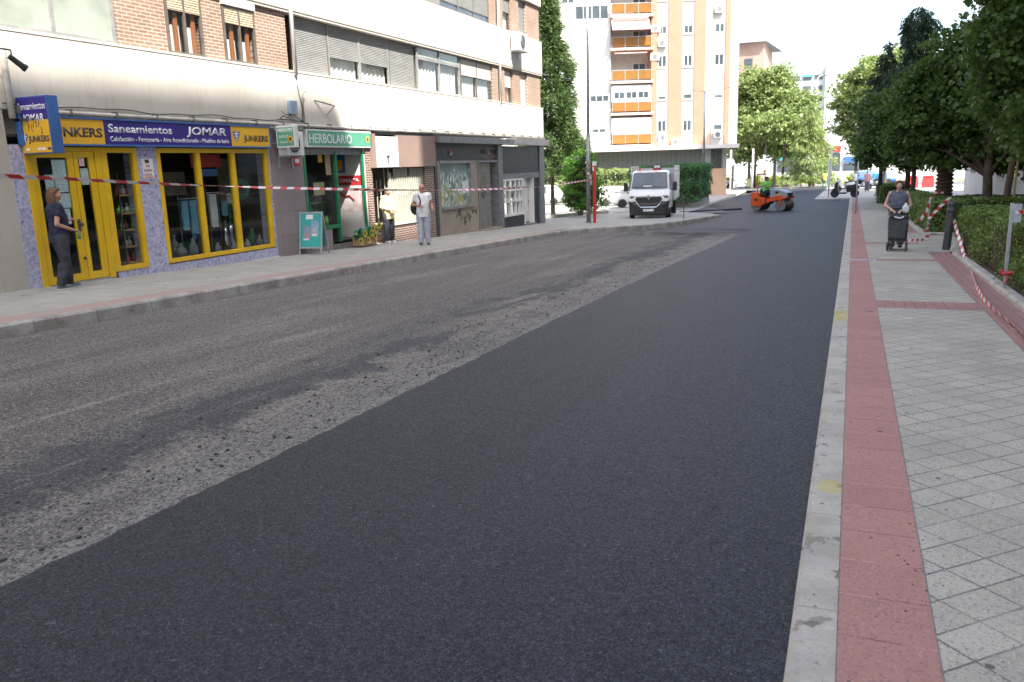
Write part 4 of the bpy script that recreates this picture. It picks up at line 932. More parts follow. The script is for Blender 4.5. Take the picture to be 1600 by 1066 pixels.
# crest and dark lettering on the fascia
mb=MB(); mb.prism([B.p(26.75,.62,-.058),B.p(27.2,.62,-.058),B.p(27.18,.42,-.058),B.p(26.98,.30,-.058),B.p(26.77,.42,-.058)],(.01,0,0)); mb.build('crest',M['black'],gs)
MB().fb(B,26.85,27.1,.56,.63,-.046,-.04).build('crest_mark',M['red'],gs); mb=MB(); mb.tube([B.p(26.86,.42,-.04),B.p(26.95,.5,-.04),B.p(27.0,.44,-.04),B.p(27.1,.54,-.04)],.02,5); mb.build('crest_mark',M['letter_white'],gs)
text('BAR','lettering',M['black'],gs,(29.6,.5),.14,.5,n=-.05,bold=.03); text('COPAS','lettering',M['black'],gs,(30.5,.5),.14,.75,n=-.05,bold=.03)
mb=MB(); mb.prism([B.p(30.15,.45,-.055),B.p(30.55,.45,-.055),B.p(30.36,.64,-.055)],(.012,0,0)); mb.fb(B,29.8,30.1,.34,.39,-.055,-.045); mb.fb(B,30.7,31.1,.34,.39,-.055,-.045); mb.build('orange_mark',M['wood'],gs)
# ---- blue black shop
bb=thing('navy_shopfront','navy black shop front with white gridded window and white panelled door','shop front',(-13.3,34,G(-13.3,34)))
nv=pm('navy black panels',(.022,.026,.036),(.03,.034,.045),.45,1.5)
mb=MB(); 
for a,b,z0,z1,n in ((31.61,36.0,-.34,.80,-.05),(31.61,33.85,-2.8,-2.1,-.03),(35.2,36.0,-2.8,-.34,-.1),(33.85,33.96,-2.8,-.5,-.03)): mb.fb(B,a,b,z0,z1,-.5,n)
mb.build('panel_wall',nv,bb,bevel=.006)
MB().fb(B,36.0,36.6,-2.9,1.1,-.6,0).build('end_pillar',M['grey_metal'],bb,bevel=.01)
MB().fb(B,32.25,36.6,.84,1.1,-.1,.26).build('awning_box',pm('pale awning box',(.55,.50,.48),(.45,.41,.4),.5,1.5),bb,bevel=.01)
rollbox(bb,31.65,35.9,-.56,-.34,-.02)
mb=MB(); mb.fb(B,31.61,33.85,-2.1,-2.0,-.2,.03); mb.fb(B,31.61,33.85,-.62,-.55,-.2,.0); mb.fb(B,33.76,33.85,-2.0,-.62,-.2,0)
for u in (31.61,32.33,32.95,33.4): mb.fb(B,u,u+.07,-2.0,-.62,-.18,-.002)
for z in (-1.05,-1.52): mb.fb(B,31.68,33.76,z,z+.07,-.18,-.004)
mb.build('window_frame',M['white_paint'],bb,bevel=.004)
MB().fb(B,31.68,33.76,-2.0,-.62,-.12,-.11).build('pane',M['glass_dark'],bb); MB().fb(B,31.62,33.85,-2.1,-.5,-1.0,-.95).build('dark_room',M['interior'],bb)
mb=MB()
for i,(u,z) in enumerate(((31.9,-1.0),(32.5,-.8),(32.5,-1.35),(33.1,-1.9),(33.5,-1.35))): mb.ell(B.p(u,z+.1,-.4),(.1,.09,.14),nu=8,nv=6)
mb.build('window_goods',M['pink_paper'],bb)
d=MB(); d.fb(B,33.96,34.1,-2.55,-.55,-.25,-.02); d.fb(B,35.1,35.2,-2.55,-.55,-.25,-.02); dd=d.build('door_frame',M['white_paint'],bb)
d=MB(); d.fb(B,34.45,35.1,-2.5,-.56,-.3,-.25); 
for z in (-2.35,-1.75,-1.15): d.fb(B,34.55,35.0,z,z+.45,-.25,-.235)
dl=d.build('door',M['white_paint'],bb,bevel=.006); MB().ell(B.p(35.02,-1.6,-.22),.03).build('handle',M['dark_metal'],dl)
MB().fb(B,34.1,34.45,-2.6,-.55,-.9,-.85).build('door_gap',M['interior'],bb); MB().fb(B,33.9,35.3,-2.9,-2.55,-.6,.05).build('step',M['grey_metal'],bb)

# ================================================================ small fittings on the band
cc=thing('security_camera','black security camera on a bracket arm above the box sign','camera',(-13.2,10.1,2.0))
mb=MB(); mb.tube([(-13.3,9.7,2.14),(-13.05,9.9,2.14),(-12.95,10.05,2.12)],.015,6); mb.cyl((-12.95,10.05,2.12),(-12.95,10.05,2.02),.012); mb.build('bracket',M['dark_metal'],cc)
mb=MB(); mb.cyl((-12.95,10.0,2.02),(-12.88,10.18,1.86),.045,.052); mb.cyl((-12.88,10.18,1.86),(-12.865,10.22,1.83),.06,.06); mb.build('body',M['black'],cc)
jb=thing('junction_box','pale blue junction box with loose cables on the cream band','junction box',(-13.25,17.9,1.55))
MB().fb(B,17.72,18.0,1.45,1.78,.002,.12).build('box',pm('pale blue plastic',(.30,.42,.52),(.25,.36,.46),.5,4),jb,bevel=.012)
mb=MB(); mb.tube([B.p(17.8,1.45,.05),B.p(17.6,1.35,.08),B.p(17.45,1.4,.06),B.p(17.3,1.28,.03)],.012,5); mb.tube([B.p(17.75,1.45,.05),B.p(17.5,1.42,.1),B.p(17.42,1.5,.05)],.01,5); mb.tube([B.p(17.9,1.45,.05),B.p(18.1,1.32,.06),B.p(18.3,1.3,.03)],.01,5); mb.build('cables',M['black'],jb)
bk=thing('wall_bracket','old angled steel bracket left on the cream band above the herbalist','bracket',(-13.25,19.3,1.7))
mb=MB(); mb.tube([B.p(18.9,1.85,.0),B.p(19.0,1.83,.06),B.p(19.45,1.72,.25)],.02,6); mb.tube([B.p(19.45,1.72,.25),B.p(19.4,1.5,.02)],.012,6); mb.build('arm',M['grey_metal'],bk)

# ================================================================ A-frame board, flower box
ab=thing('pavement_board','turquoise A-frame advertising board standing on the left pavement','sign board',(-13.0,17.95,G(-13,17.95)),R(8))
c,s=math.cos(R(8)),math.sin(R(8))
def aboard():
    for sgn in (1,-1):
        mt=Matrix.Rotation(sgn*R(11),3,'X')
        mb=MB(); mb.obox((0,-sgn*.12+sgn*0,.56),(.62,.02,.06),mt); 
        def bar(x0,x1,z0,z1,y=0,th=.025):
            return [mt@Vector((x,yy,z-1.12))+Vector((0,0,1.10)) for z in (z0,z1) for x,yy in ((x0,y-th/2),(x1,y-th/2),(x1,y+th/2),(x0,y+th/2))]
        mb=MB(); 
        for q in ((-.33,-.29,0,1.12),(.29,.33,0,1.12),(-.29,.29,1.07,1.11),(-.29,.29,.16,.2)): mb.hexa(bar(*q))
        mb.build('frame',M['galv'],ab,world=False)
        mb=MB(); mb.hexa(bar(-.29,.29,.2,1.07,0,.012)); mb.build('panel',M['teal'],ab,world=False)
        if sgn==-1:
            pic=pm('photo print',(.45,.3,.25),(.15,.3,.5),.5,9); y=-.008
            for q,mt_ in (((-.2,.0,.42,.75),pic),((.02,.22,.5,.88),pm('photo print blue',(.15,.35,.6),(.5,.45,.4),.5,9)),((-.14,.06,.92,1.04),M['white_paint']),((.04,.18,.48,.54),M['white_paint']),((-.2,-.05,.38,.42),M['white_paint'])):
                mb=MB(); mb.hexa(bar(*q,y,.004)); mb.build('print',mt_,ab,world=False); y-=.001
aboard()
fb_=thing('flower_box','wooden box of sunflowers at the herbalist doorway','flower box',(-13.12,20.6,G(-13.1,20.6)))
MB().box(-13.28,-13.0,20.2,21.05,-2.14,-1.92).build('box',M['light_wood'],fb_,bevel=.01)
for k,(dy,dz) in enumerate(((20.15,-1.98),(20.4,-1.78),(20.55,-1.98),(20.75,-1.8),(20.95,-1.9),(21.02,-1.72),(20.85,-1.66),(21.2,-1.6))):
    c=Vector((-12.98,dy,dz)); mb=MB()
    for j in range(14):
        a=j*2*math.pi/14; d=Vector((.25,math.cos(a),math.sin(a))); q=Vector((0,-math.sin(a),math.cos(a)))*.028
        mb.add([c,c+d*.08+q,c+d*.13,c+d*.08-q],[(0,1,2,3)])
    f_=mb.build('sunflower',pm('sunflower petals',(.58,.48,.06),(.45,.38,.05),.6,5),fb_); mb=MB(); mb.ell(c+Vector((.02,0,0)),(.02,.045,.045),nu=8,nv=5); mb.build('flower_centre',M['letter_brown'],f_)
mb=MB()
for k in range(120):
    c=Vector((-13.1+rnd.uniform(-.1,.1),rnd.uniform(20.15,21.15),rnd.uniform(-1.98,-1.68))); d=Vector((rnd.uniform(-1,1),rnd.uniform(-1,1),rnd.uniform(-.5,1))).normalized(); q=d.orthogonal()*.04
    mb.add([c,c+d*.06+q,c+d*.13,c+d*.06-q],[(0,1,2,3)])
mb.build('leaves',M['green'],fb_)

# ================================================================ right hand white block (shades the street)
rb=thing('white_block','white rendered apartment block behind the garden trees on the right','building',(7.2,35,G(7,35)))
RF=Basis((7.0,0,0),(0,-1,0),(0,0,1),(-1,0,0))   # u = -y
wr=stonemat('white render',(.62,.61,.585),(.55,.54,.51),3.,.35)
gz=lambda y: G(7,y)
def blockpart(y0,y1,top,nm):
    mb=MB(); mb.box(7.0,21,y0,y1,-4.5,top); mb.build(nm,wr,rb)
blockpart(-62,4.0,37.4,'wing'); blockpart(4.005,8.7,33.6,'wing'); blockpart(8.705,64,36.7,'wing')
for y in np.arange(12.,62.,3.6):
    win(-y-1.9,-y,-1.35,.0,2,M['brown_frame'],.0,M['glass_dark'],shut=.35,shm=M['brown_frame'],ft=.09,back=False,host=rb,BB=RF)
    for z in (1.9,4.8,7.7,10.6): MB().fb(RF,-y-1.7,-y-.2,z,z+1.3,.0,.04).build('window',M['glass_solid'],rb)
# ================================================================ tall white and orange apartment tower
D=78.; fhx,fhy=-.3838,.9234
tw=thing('apartment_tower','tall white and orange brick apartment tower with amber balconies beyond the van','building',(D*fhx,D*fhy,-3.6),math.atan2(.3838,.9234))
TB=Basis((0,0,3.6),(1,0,0),(0,0,1),(0,-1,0))   # local frame of the tower
def tpart(segs,name,mat,par=None,bev=0):
    mb=MB()
    for s in segs: mb.fb(TB,*s)
    return mb.build(name,mat,par or tw,world=False,bevel=bev)
wb=brickmat('white painted brick',(.74,.73,.70),(.68,.67,.64),(.55,.54,.52),.3,.1,.01,'xz',.5,.8,.2,.25)
ob=brickmat('orange brick',(.41,.19,.115),(.36,.16,.10),(.47,.31,.23),.28,.09,.014,'xz',.5,.85,.2,.4)
cb=pm('cream stucco',(.58,.45,.37),(.54,.41,.33),.8,.6)
top=30
tpart([(-8,9.78,1.0,top,-9,0)],'white_wall',wb); tpart([(9.78,13.42,1.0,top,-9,-1.6)],'recess_wall',pm('balcony back wall',(.62,.61,.60),None,.8,1),)
tpart([(13.42,13.92,1.0,top,-9,.35)],'brick_pier',ob)
for a,b,m_,n in ((13.92,15.0,wb,0),(15.0,16.25,ob,.12),(16.25,17.35,wb,0),(17.35,18.35,ob,.12),(18.35,19.03,cb,.12),(19.03,20.17,wb,0),(20.17,20.6,ob,.12),(20.6,21.4,cb,.12)):
    tpart([(a,b,1.0,top,-9,n)],'facade_strip',m_)
# ground floor
tpart([(7,21.3,.97,1.32,-8,1.3)],'slab_edge',pm('white slab edge',(.72,.68,.64),(.66,.6,.56),.7,.8)); tpart([(-8,6.9,.97,1.2,-8,.5)],'slab_edge',cb)
sl=slatmat('green grey slats',(.18,.19,.165),(.14,.15,.13),.45,'x'); tpart([(-8,18.4,-4,.97,-8,0)],'slatted_wall',sl)
tpart([(18.401,19.0,-.85,.97,-8,.15),(20.1,20.5,-.85,.97,-8,.15)],'pillar',pm('grey green render',(.36,.37,.32),None,.8,1)); tpart([(19.0,20.1,-.85,.97,-8,-.4)],'recess_grille',sl)
tpart([(16.2,20.5,-4.2,-.85,-8,.2)],'orange_wall',pm('salmon render',(.62,.40,.26),(.57,.36,.23),.85,.8)); tpart([(20.1,20.5,.97,1.0,-8,.15)],'cap',cb)
def twin(u0,u1,z0,z1,n=2,shut=0,host=tw,pane=M['glass_solid'],nn=.0):
    mb=MB(); ft=.06; w=(u1-u0)/n
    mb.fb(TB,u0,u1,z0,z0+ft,nn,nn+.06); mb.fb(TB,u0,u1,z1-ft,z1,nn,nn+.06)
    for k in range(n+1):
        a=min(max(u0+k*w-ft/2,u0),u1-ft); mb.fb(TB,a,a+ft,z0+ft,z1-ft,nn,nn+.058)
    f=mb.build('window',M['white_paint'],host,world=False)
    MB().fb(TB,u0+.03,u1-.03,z0+.03,z1-.03,nn+.005,nn+.03).build('pane',pane,f,world=False)
    if shut: MB().fb(TB,u0+.05,u1-.05,z1-(z1-z0)*shut,z1-.05,nn+.031,nn+.05).build('blind',M['shutter_cream'],f,world=False)
for k in range(6):
    z=2.62+2.85*k
    for i,(a,b) in enumerate(((14.05,14.85),(16.4,17.2),(19.2,20.05))):
        s=[(0,.0,.55),(.75,.6,.75),(0,.0,0),(.35,.35,.3),(0,0,.5),(.4,0,0)][k][i]
        twin(a,b,z,z+1.02,2 if s<.5 else 1,s)
    tpart([(14.0,14.9,z-.12,z-.05,0,.08)],'sill',cb); tpart([(16.3,17.3,z-.12,z-.05,0,.08)],'sill',cb)
for z in (5.5,8.15,14.0): twin(5.42,6.55,z,z+.62 if z>8 else z+.62,2,0)
twin(7.85,9.6,5.45,6.05,3,0); twin(8.0,9.3,2.7,3.1,2,0); twin(4.2,4.9,11.,12.2,1,0); twin(6.6,9.6,12.6,13.8,4,0)
# balconies: slab, amber panels, awnings
amber=pm('amber glass panels',(.29,.125,.025),(.2,.11,.03),.3,1.2); salmon=pm('salmon panels',(.36,.135,.03),(.30,.12,.03),.4,1.2)
red_awn=pm('red striped awning',(.66,.16,.14),(.8,.55,.5),.8,6,stretch=(6,.2,.2)); pale_awn=pm('pale awning cloth',(.80,.70,.66),None,.8,2)
for k,(z,mt) in enumerate(((1.66,salmon),(4.52,salmon),(7.31,amber),(10.17,amber),(13.0,amber),(15.9,salmon))):
    tpart([(9.7,13.6,z-.34,z-.12,-1.6,.55)],'balcony_slab',cb)
    for i in range(3): tpart([(9.86+i*1.18,9.86+i*1.18+1.12,z,z+.76,.48,.51)],'balcony_panel',mt)
    tpart([(9.8,13.45,z+.78,z+.83,.46,.52)]+[(9.8+i*1.19,9.85+i*1.19,z-.1,z+.78,.46,.53) for i in range(4)],'railing',M['galv'])
    if k in (1,): tpart([(9.8,13.4,z+.83,z+2.3,.3,.36)],'enclosure',M['white_paint']); [twin(10.0+i*1.1,11.0+i*1.1,z+1.1,z+1.75,2,0,nn=.36) for i in range(3)]
    elif k==0: tpart([(9.8,13.4,z+.83,z+2.3,.3,.36)],'awning',M['white_paint'])
    else: twin(12.0,13.2,z+.2,z+1.6,2,0,nn=-1.6)
def slope(u0,u1,z0,z1,n0,n1,nm,mat):
    mb=MB(); mb.hexa([TB.p(u0,z0,n1),TB.p(u1,z0,n1),TB.p(u1,z1,n0),TB.p(u0,z1,n0),TB.p(u0,z0+.05,n1),TB.p(u1,z0+.05,n1),TB.p(u1,z1+.05,n0),TB.p(u0,z1+.05,n0)]); mb.build(nm,mat,tw,world=False)
slope(9.8,13.2,11.45,12.55,.2,1.3,'awning',red_awn); slope(9.9,13.1,12.1,12.56,.75,.3,'awning_stripe',pale_awn); slope(10.1,13.,9.55,9.75,.1,.5,'awning',red_awn)
def tac(u,z,label):
    P=XF[tw]@TB.p(u,z,0); a=thing('air_conditioner',label,'air conditioner',P,math.atan2(.3838,.9234),'air conditioners on the tower')
    L=Basis((0,0,0),(1,0,0),(0,0,1),(0,-1,0))
    MB().fb(L,0,.8,0,.6,.05,.42).build('case',M['white_paint'],a,world=False,bevel=.01); mb=MB(); mb.cyl((.35,-.421,.3),(.35,-.43,.3),.22); mb.build('fan_grille',M['grey_metal'],a,world=False)
    for q in (.05,.7): MB().fb(L,q,q+.05,-.05,0,0,.4).build('bracket',M['galv'],a,world=False)
for u,z,l in ((14.1,1.75,'air conditioner at the foot of the white strip beside the balcony pier'),(14.0,10.05,'air conditioner high on the strip beside the amber balcony'),(13.4,11.3,'air conditioner beside the red awning'),(19.2,1.9,'air conditioner above the slab near the tower corner'),(19.1,12.8,'air conditioner at the top of the right window strip'),(13.35,8.9,'air conditioner beside the balcony of the third floor'),(15.3,1.35,'air conditioner standing low on the orange strip')): tac(u,z,l)

# ================================================================ distant blocks
b1=thing('brown_block','distant brown brick block with a grey mansard roof','building',(-18,160,-4.5))
MB().box(-34,-15.9,160,176,-4.6,20.2).build('wall',pm('brown brick',(.36,.25,.20),(.30,.2,.16),.85,.3),b1)
mb=MB(); mb.hexa([(-34,159,20.2),(-15.4,159,20.2),(-14,177,20.2),(-34,177,20.2),(-34,160.5,23),(-16.6,160.5,23),(-16.6,176,23),(-34,176,23)]); mb.build('roof',pm('slate roof',(.24,.25,.27),(.2,.21,.23),.7,.3),b1)
for k in range(4):
    for z in (4,8,12,16): MB().box(-30+k*3.6,-28.6+k*3.6,159.9,160.02,z,z+1.5).build('window',M['glass_solid'],b1)
b2=thing('pale_block','far pale blue and white slab block with rows of windows','building',(-10,258,-6))
pw=pm('pale render',(.60,.62,.62),(.52,.55,.56),.85,.2); MB().box(-26,-7.4,260,285,-6.5,25.2).build('wall',pm('pale green render',(.52,.56,.55),(.45,.5,.5),.85,.2),b2); MB().box(-7.39,20,259,285,-6.5,25.6).build('wall',pw,b2)
MB().box(-8.6,-7.5,258.5,259.98,-6.5,25.2).build('stair_tower',M['white_paint'],b2)
teal2=pm('teal awning',(.1,.42,.45),None,.7,2)
for z in range(6):
    zz=21.3-z*3.0
    for k in range(5): MB().box(-24+k*3.1,-21.8+k*3.1,259.85,259.99,zz,zz+1.4).build('window',M['glass_solid'],b2)
    if z%2==0: MB().box(-15,-12,259.5,259.8,zz+.9,zz+1.5).build('awning',teal2,b2)
    for k in range(5): MB().box(-5.5+k*4.2,-4.6+k*4.2,258.9,258.99,zz,zz+1.2).build('window',M['glass_solid'],b2)
b3=thing('far_shops','low far row of shops with coloured fascias behind the cedar','building',(2,150,-4.2))
MB().box(-30,30,150,160,-5,2.2).build('wall',pw,b3)
for i,(x,w,mt,z) in enumerate(((-6.2,2.2,M['pink_paper'],.4),(-3.3,1.2,M['red'],.6),(-1.6,2.4,M['frame_blue'],-1.2),(.9,2.0,M['red_paint'],.6),(-12,3,M['teal'],-.5),(3.4,3,M['sign_blue'],.2))):
    MB().box(x,x+w,149.6,149.97,z,z+.9).build('fascia',mt,b3); MB().box(x,x+w,149.8,149.98,-3.6,z-.3).build('window',M['glass_solid'],b3)
gw=thing('garden_wall','long low white garden wall behind the shrubs at the end of the street','wall',(-6,124,-4))
MB().box(-40,30,124,124.3,-4.2,-2.3).build('wall_face',pw,gw); MB().box(-40,30,123.95,124.35,-2.3,-2.2).build('coping',M['white_paint'],gw)
# raised planting strip of the far avenue
kerbline('kerb',[(-13,112),(20,112)],.2,.12,-.3,M['kerb_left'],side=1); ruled('grass_verge',[(-13,112.2),(-13,123.9)],[(20,112.2),(20,123.9)],.1,pm('verge',(.16,.17,.05),(.2,.16,.08),.95,1.5),6)
# ================================================================ vegetation
def rand_rot(rs,n,up=.0):
    """random frames: normal n, tangent t, bitangent b"""
    nrm=rs.randn(n,3); nrm[:,2]+=up; nrm/=np.linalg.norm(nrm,axis=1)[:,None]
    a=rs.randn(n,3); t=np.cross(nrm,a); t/=np.linalg.norm(t,axis=1)[:,None]; return nrm,t,np.cross(nrm,t)
LEAF={'broad':np.array([(0,-.5,0),(.42,-.25,.05),(.40,.2,.05),(0,.55,-.06),(-.40,.2,.05),(-.42,-.25,.05)]),
      'small':np.array([(0,-.5,0),(.33,0,.05),(0,.5,0),(-.33,0,.05)]),
      'needle':np.array([(-.07,-.5,0),(.07,-.5,0),(.10,.5,-.05),(-.10,.5,-.05)])}
def leaves(name,P,size,mat,parent,seed,kind='broad',up=.6,tang=None,var=.35,N=None):
    rs=np.random.RandomState(seed); n=len(P); nr,t,b=rand_rot(rs,n,up)
    if N is not None:
        nr=nr*.75+N; nr/=np.linalg.norm(nr,axis=1)[:,None]; t=np.cross(nr,rs.randn(n,3)); t/=np.linalg.norm(t,axis=1)[:,None]; b=np.cross(nr,t)
    if tang is not None:
        b=tang/np.linalg.norm(tang,axis=1)[:,None]; t=np.cross(b,nr); t/=np.linalg.norm(t,axis=1)[:,None]; nr=np.cross(t,b)
    L=LEAF[kind]; k=len(L); s=size*(1+var*rs.randn(n)).clip(.4,1.9)
    V=P[:,None,:]+s[:,None,None]*(L[None,:,0:1]*t[:,None,:]+L[None,:,1:2]*b[:,None,:]+L[None,:,2:3]*nr[:,None,:])
    F=np.arange(n*k).reshape(n,k)
    base=np.array(XF[parent].translation) if parent is not None else 0
    return npmesh(name,V.reshape(-1,3)-base,F,mat,parent)
def blob_pts(rs,blobs,dens,shell=.45,lump=.22,flat=1.0):
    """points through the volume of lumpy ellipsoids, gathered in twig clusters"""
    out=[]
    for bl in blobs:
        c=np.array(bl[:3]); r=bl[3]; rz=bl[4] if len(bl)>4 else r*.85
        nclu=max(6,int(dens*r*r))
        d=rs.randn(nclu,3); d/=np.linalg.norm(d,axis=1)[:,None]
        rad=(1-shell*rs.rand(nclu)**1.6)*(1+lump*rs.randn(nclu))
        cc=c+d*rad[:,None]*np.array([r,r,rz]); out.append(cc)
    return np.concatenate(out)
def clusters(rs,cc,per,spread,flat=.5):
    n=len(cc); off=rs.randn(n,per,3)*spread; off[:,:,2]*=flat; off[:,:,2]-=np.abs(off[:,:,0])*.2
    return (cc[:,None,:]+off).reshape(-1,3)
def limbs(name,base,blobs,r0,mat,parent,seed,h0,lean=(0,0)):
    q=random.Random(seed); mb=MB(); b=Vector(base); topc=Vector((b.x+lean[0],b.y+lean[1],h0))
    n=7; pts=[b+(topc-b)*(i/n)+Vector((q.uniform(-.03,.03),q.uniform(-.03,.03),0)) for i in range(n+1)]
    rr=[r0*(1.25 if i==0 else 1-.35*i/n) for i in range(n+1)]; mb.tube(pts,rr,10)
    for bl in blobs:
        e=Vector(bl[:3]); s=pts[q.choice((4,5,6,7))]; m_=(s+e)/2+Vector((q.uniform(-.2,.2),q.uniform(-.2,.2),.15*bl[3]))
        mb.tube([s,m_,e],[r0*.5,r0*.32,r0*.12],7)
        for k in range(4):
            d=Vector((q.uniform(-1,1),q.uniform(-1,1),q.uniform(-.3,1)))*bl[3]*.7; mb.tube([m_,m_+(e-m_)*.5+d*.4,e+d],[r0*.2,r0*.12,r0*.04],5)
    return mb.build(name,mat,parent,smooth=True)
bark=pm('brown bark',(.13,.095,.07),(.07,.05,.04),.95,6,bump=.8,bscale=18,stretch=(3,3,.6)); bark2=pm('grey bark',(.22,.20,.17),(.13,.12,.10),.95,6,bump=.6,bscale=18,stretch=(3,3,.6))
def broad_tree(name,label,base,blobs,h0,r0,seed,dens,per,spread,size,mat,kind='broad',lean=(0,0),up=.6,group=None,brk=None,shell=.5):
    t=thing(name,label,'tree',base,0,group); rs=np.random.RandomState(seed)
    cc=blob_pts(rs,blobs,dens,shell); P=clusters(rs,cc,per,spread)
    leaves('crown',P,size,mat,t,seed+1,kind,up); limbs('trunk',base,blobs,r0,brk or bark,t,seed,h0,lean); return t
lm_dark=leafmat('dark broad leaves',(.038,.080,.022),(.078,.145,.034),(.14,.215,.055),.38,.45)  # lightest tone paints lit leaf sides into the colour
lm_sun=leafmat('sunny broad leaves',(.17,.24,.085),(.24,.31,.12),(.30,.36,.15),.4,.5)  # sunlight and far haze painted into these pale leaf tones
lm_jun=leafmat('juniper leaves',(.055,.11,.035),(.10,.165,.055),(.14,.2,.07),.25,.6)
lm_con=leafmat('dark conifer leaves',(.022,.046,.022),(.036,.066,.030),(.05,.085,.04),.1,.6)
lm_hedge=leafmat('hedge leaves',(.075,.15,.03),(.135,.225,.045),(.18,.26,.055),.2,.5,1.5)
lm_hedge2=leafmat('cypress hedge leaves',(.06,.155,.065),(.095,.22,.085),(.12,.27,.09),.2,.6,1.5)
lm_bush=leafmat('bush leaves',(.05,.14,.025),(.10,.24,.03),(.17,.34,.04),.35,.45)
gz=G
broad_tree('broadleaf_tree','tall dark broadleaf tree reaching out of the top right corner',(4.5,22,gz(4.5,22)),[(3.75,22,4.0,1.25),(3.3,22,4.5,.85),(3.5,22,5.3,.9),(3.25,22,2.4,.95),(4.7,22.2,2.5,1.7),(4.3,21.6,.9,1.25),(2.95,22,3.5,.6),(5.0,22,5.0,1.9),(3.95,22,5.6,1.3),(5.2,21.,1.4,1.4),(3.6,23,1.5,1.1),(4.0,22,7,1.6)],1.2,.17,41,210,24,.14,.10,lm_dark)
broad_tree('broadleaf_tree','wide dark broadleaf tree with low spreading crown over the garden hedges',(3.95,30,gz(3.95,30)),[(2.4,32,1.2,1.35),(3.7,31.5,1.2,1.8),(4.9,31,1.0,1.8),(2.7,32,2.5,1.2),(3.7,31.5,2.9,1.5),(5,31,3,1.8),(1.75,32,.5,.8),(3.0,32,.15,.85,.6),(4.4,31,.1,1.0,.6),(2.05,32,2.0,.85),(5.6,29,1,1.5)],.4,.17,43,190,22,.14,.105,lm_dark)
broad_tree('broadleaf_tree','dark leafy tree with two thin trunks behind the long hedge',(2.75,45,gz(2.75,45)),[(1.2,45,.4,1.1),(2.4,45,.7,1.5),(1.6,45,2,1.2),(3,45,2.4,1.6),(2.6,45,.0,1.1,.7),(.8,45,-.1,.6),(3.9,44,.6,1.3)],.3,.13,45,150,20,.15,.115,lm_dark)
tt=thing('garden_tree','leaning brown trunk of the tree in front of the white block','tree',(4.05,27.5,gz(4,27.5)))
mb=MB(); mb.tube([(4.0,27.5,gz(4,27.5)),(4.1,27.5,-1.6),(4.25,27.5,.6)],[.12,.10,.08],10); mb.build('trunk',bark,tt,smooth=True)
rs=np.random.RandomState(3); leaves('crown',clusters(rs,blob_pts(rs,[(4.4,27.5,1.3,1.3),(4.9,27,.6,.9)],150),12,.13),.12,lm_dark,tt,4)
ts=thing('tree_stake','thin pale wooden stake beside the leaning trunk','stake',(4.25,27.4,gz(4,27.4))); MB().cyl((4.27,27.4,gz(4,27.4)),(4.3,27.4,-.3),.03).build('pole',M['light_wood'],ts)
pt=thing('palm_tree','stout palm with rough brown trunk behind the hedge end','tree',(3.0,33,gz(3,33)))
prof=[]; z=0
while z<3.2: prof+=[(.25+.02*math.sin(z*7),z),(.30,z+.06),(.24,z+.12)]; z+=.13
MB().lathe(prof,(3.0,33,gz(3,33)),12).build('trunk',pm('palm bark',(.16,.09,.06),(.07,.045,.035),.95,14,bump=.8,bscale=20),pt)
mb=MB()
for k in range(26):
    a=k*2.4; L=1.5; c=Vector((3.0,33,.35)); p=[c+Vector((math.cos(a)*L*s,math.sin(a)*L*s,.9*s-1.5*s*s)) for s in (0,.33,.66,1)]
    for i in range(3): w=Vector((-math.sin(a),math.cos(a),0))*.16*(1-i*.25); mb.add([p[i]-w,p[i]+w,p[i+1]+w*.8,p[i+1]-w*.8],[(0,1,2,3)])
mb.build('crown',lm_dark,pt)

def conifer(name,label,base,prof,seed,n,mat,size=.16,droop=.5,cat='tree',trunk=.14,kind='needle',layers=None,spread=.1,brk=None,per=14):
    """prof: list of (z, radius) from bottom to top (absolute z)"""
    t=thing(name,label,cat,base); rs=np.random.RandomState(seed); zs=np.array([p[0] for p in prof]); rr=np.array([p[1] for p in prof])
    w=np.maximum(rr,.15); z=rs.choice(2000,n,p=None)/2000*(zs[-1]-zs[0])+zs[0]
    keep=rs.rand(n)<np.interp(z,zs,w)/w.max(); z=z[keep]
    if layers: z=z+ .35*np.sin(z*layers)
    R_=np.interp(z,zs,rr); a=rs.rand(len(z))*6.283; lob=1+.22*np.sin(a*3+z*1.3)+.13*np.sin(a*7+z*3)
    r=R_*lob*(1-.55*rs.rand(len(z))**2); cc=np.stack([base[0]+r*np.cos(a),base[1]+r*np.sin(a),z-droop*.25*r],1)
    P=clusters(rs,cc,per,spread,.8); tg=np.repeat(np.stack([np.cos(a),np.sin(a),-droop*np.ones_like(a)],1),per,0)+rs.randn(len(P),3)*.45
    leaves('crown',P,size,mat,t,seed,kind,0,tg)
    mb=MB(); mb.tube([base,(base[0],base[1],prof[-1][0]-.3)],[trunk,trunk*.25],8)
    for k in range(22):
        zz=zs[0]+(zs[-1]-zs[0])*(k+.5)/24; a_=k*2.4; rq=np.interp(zz,zs,rr)*.8; mb.tube([(base[0],base[1],zz+.2),(base[0]+rq*math.cos(a_),base[1]+rq*math.sin(a_),zz-droop*.3*rq)],[trunk*.3,.01],5)
    mb.build('trunk',brk or bark,t,smooth=True); return t
conifer('weeping_conifer','tall dark conifer with a drooping tufted top above the right hand trees',(2.75,50,gz(3,50)),[(.3,1.6),(1.0,2.2),(2,2.0),(3.6,1.5),(4.4,1.0),(5.0,.62),(5.6,.75),(6.3,.8),(6.9,.75),(7.35,.35)],51,2600,lm_con,.22,1.2,per=12)
conifer('dark_fir','narrow dark fir with a spiky tip just left of the drooping conifer',(1.45,52,gz(1.4,52)),[(.2,1.0),(1,1.3),(3,1.0),(4.8,.45),(5.9,.1)],53,1300,lm_con,.22,.6,per=12)
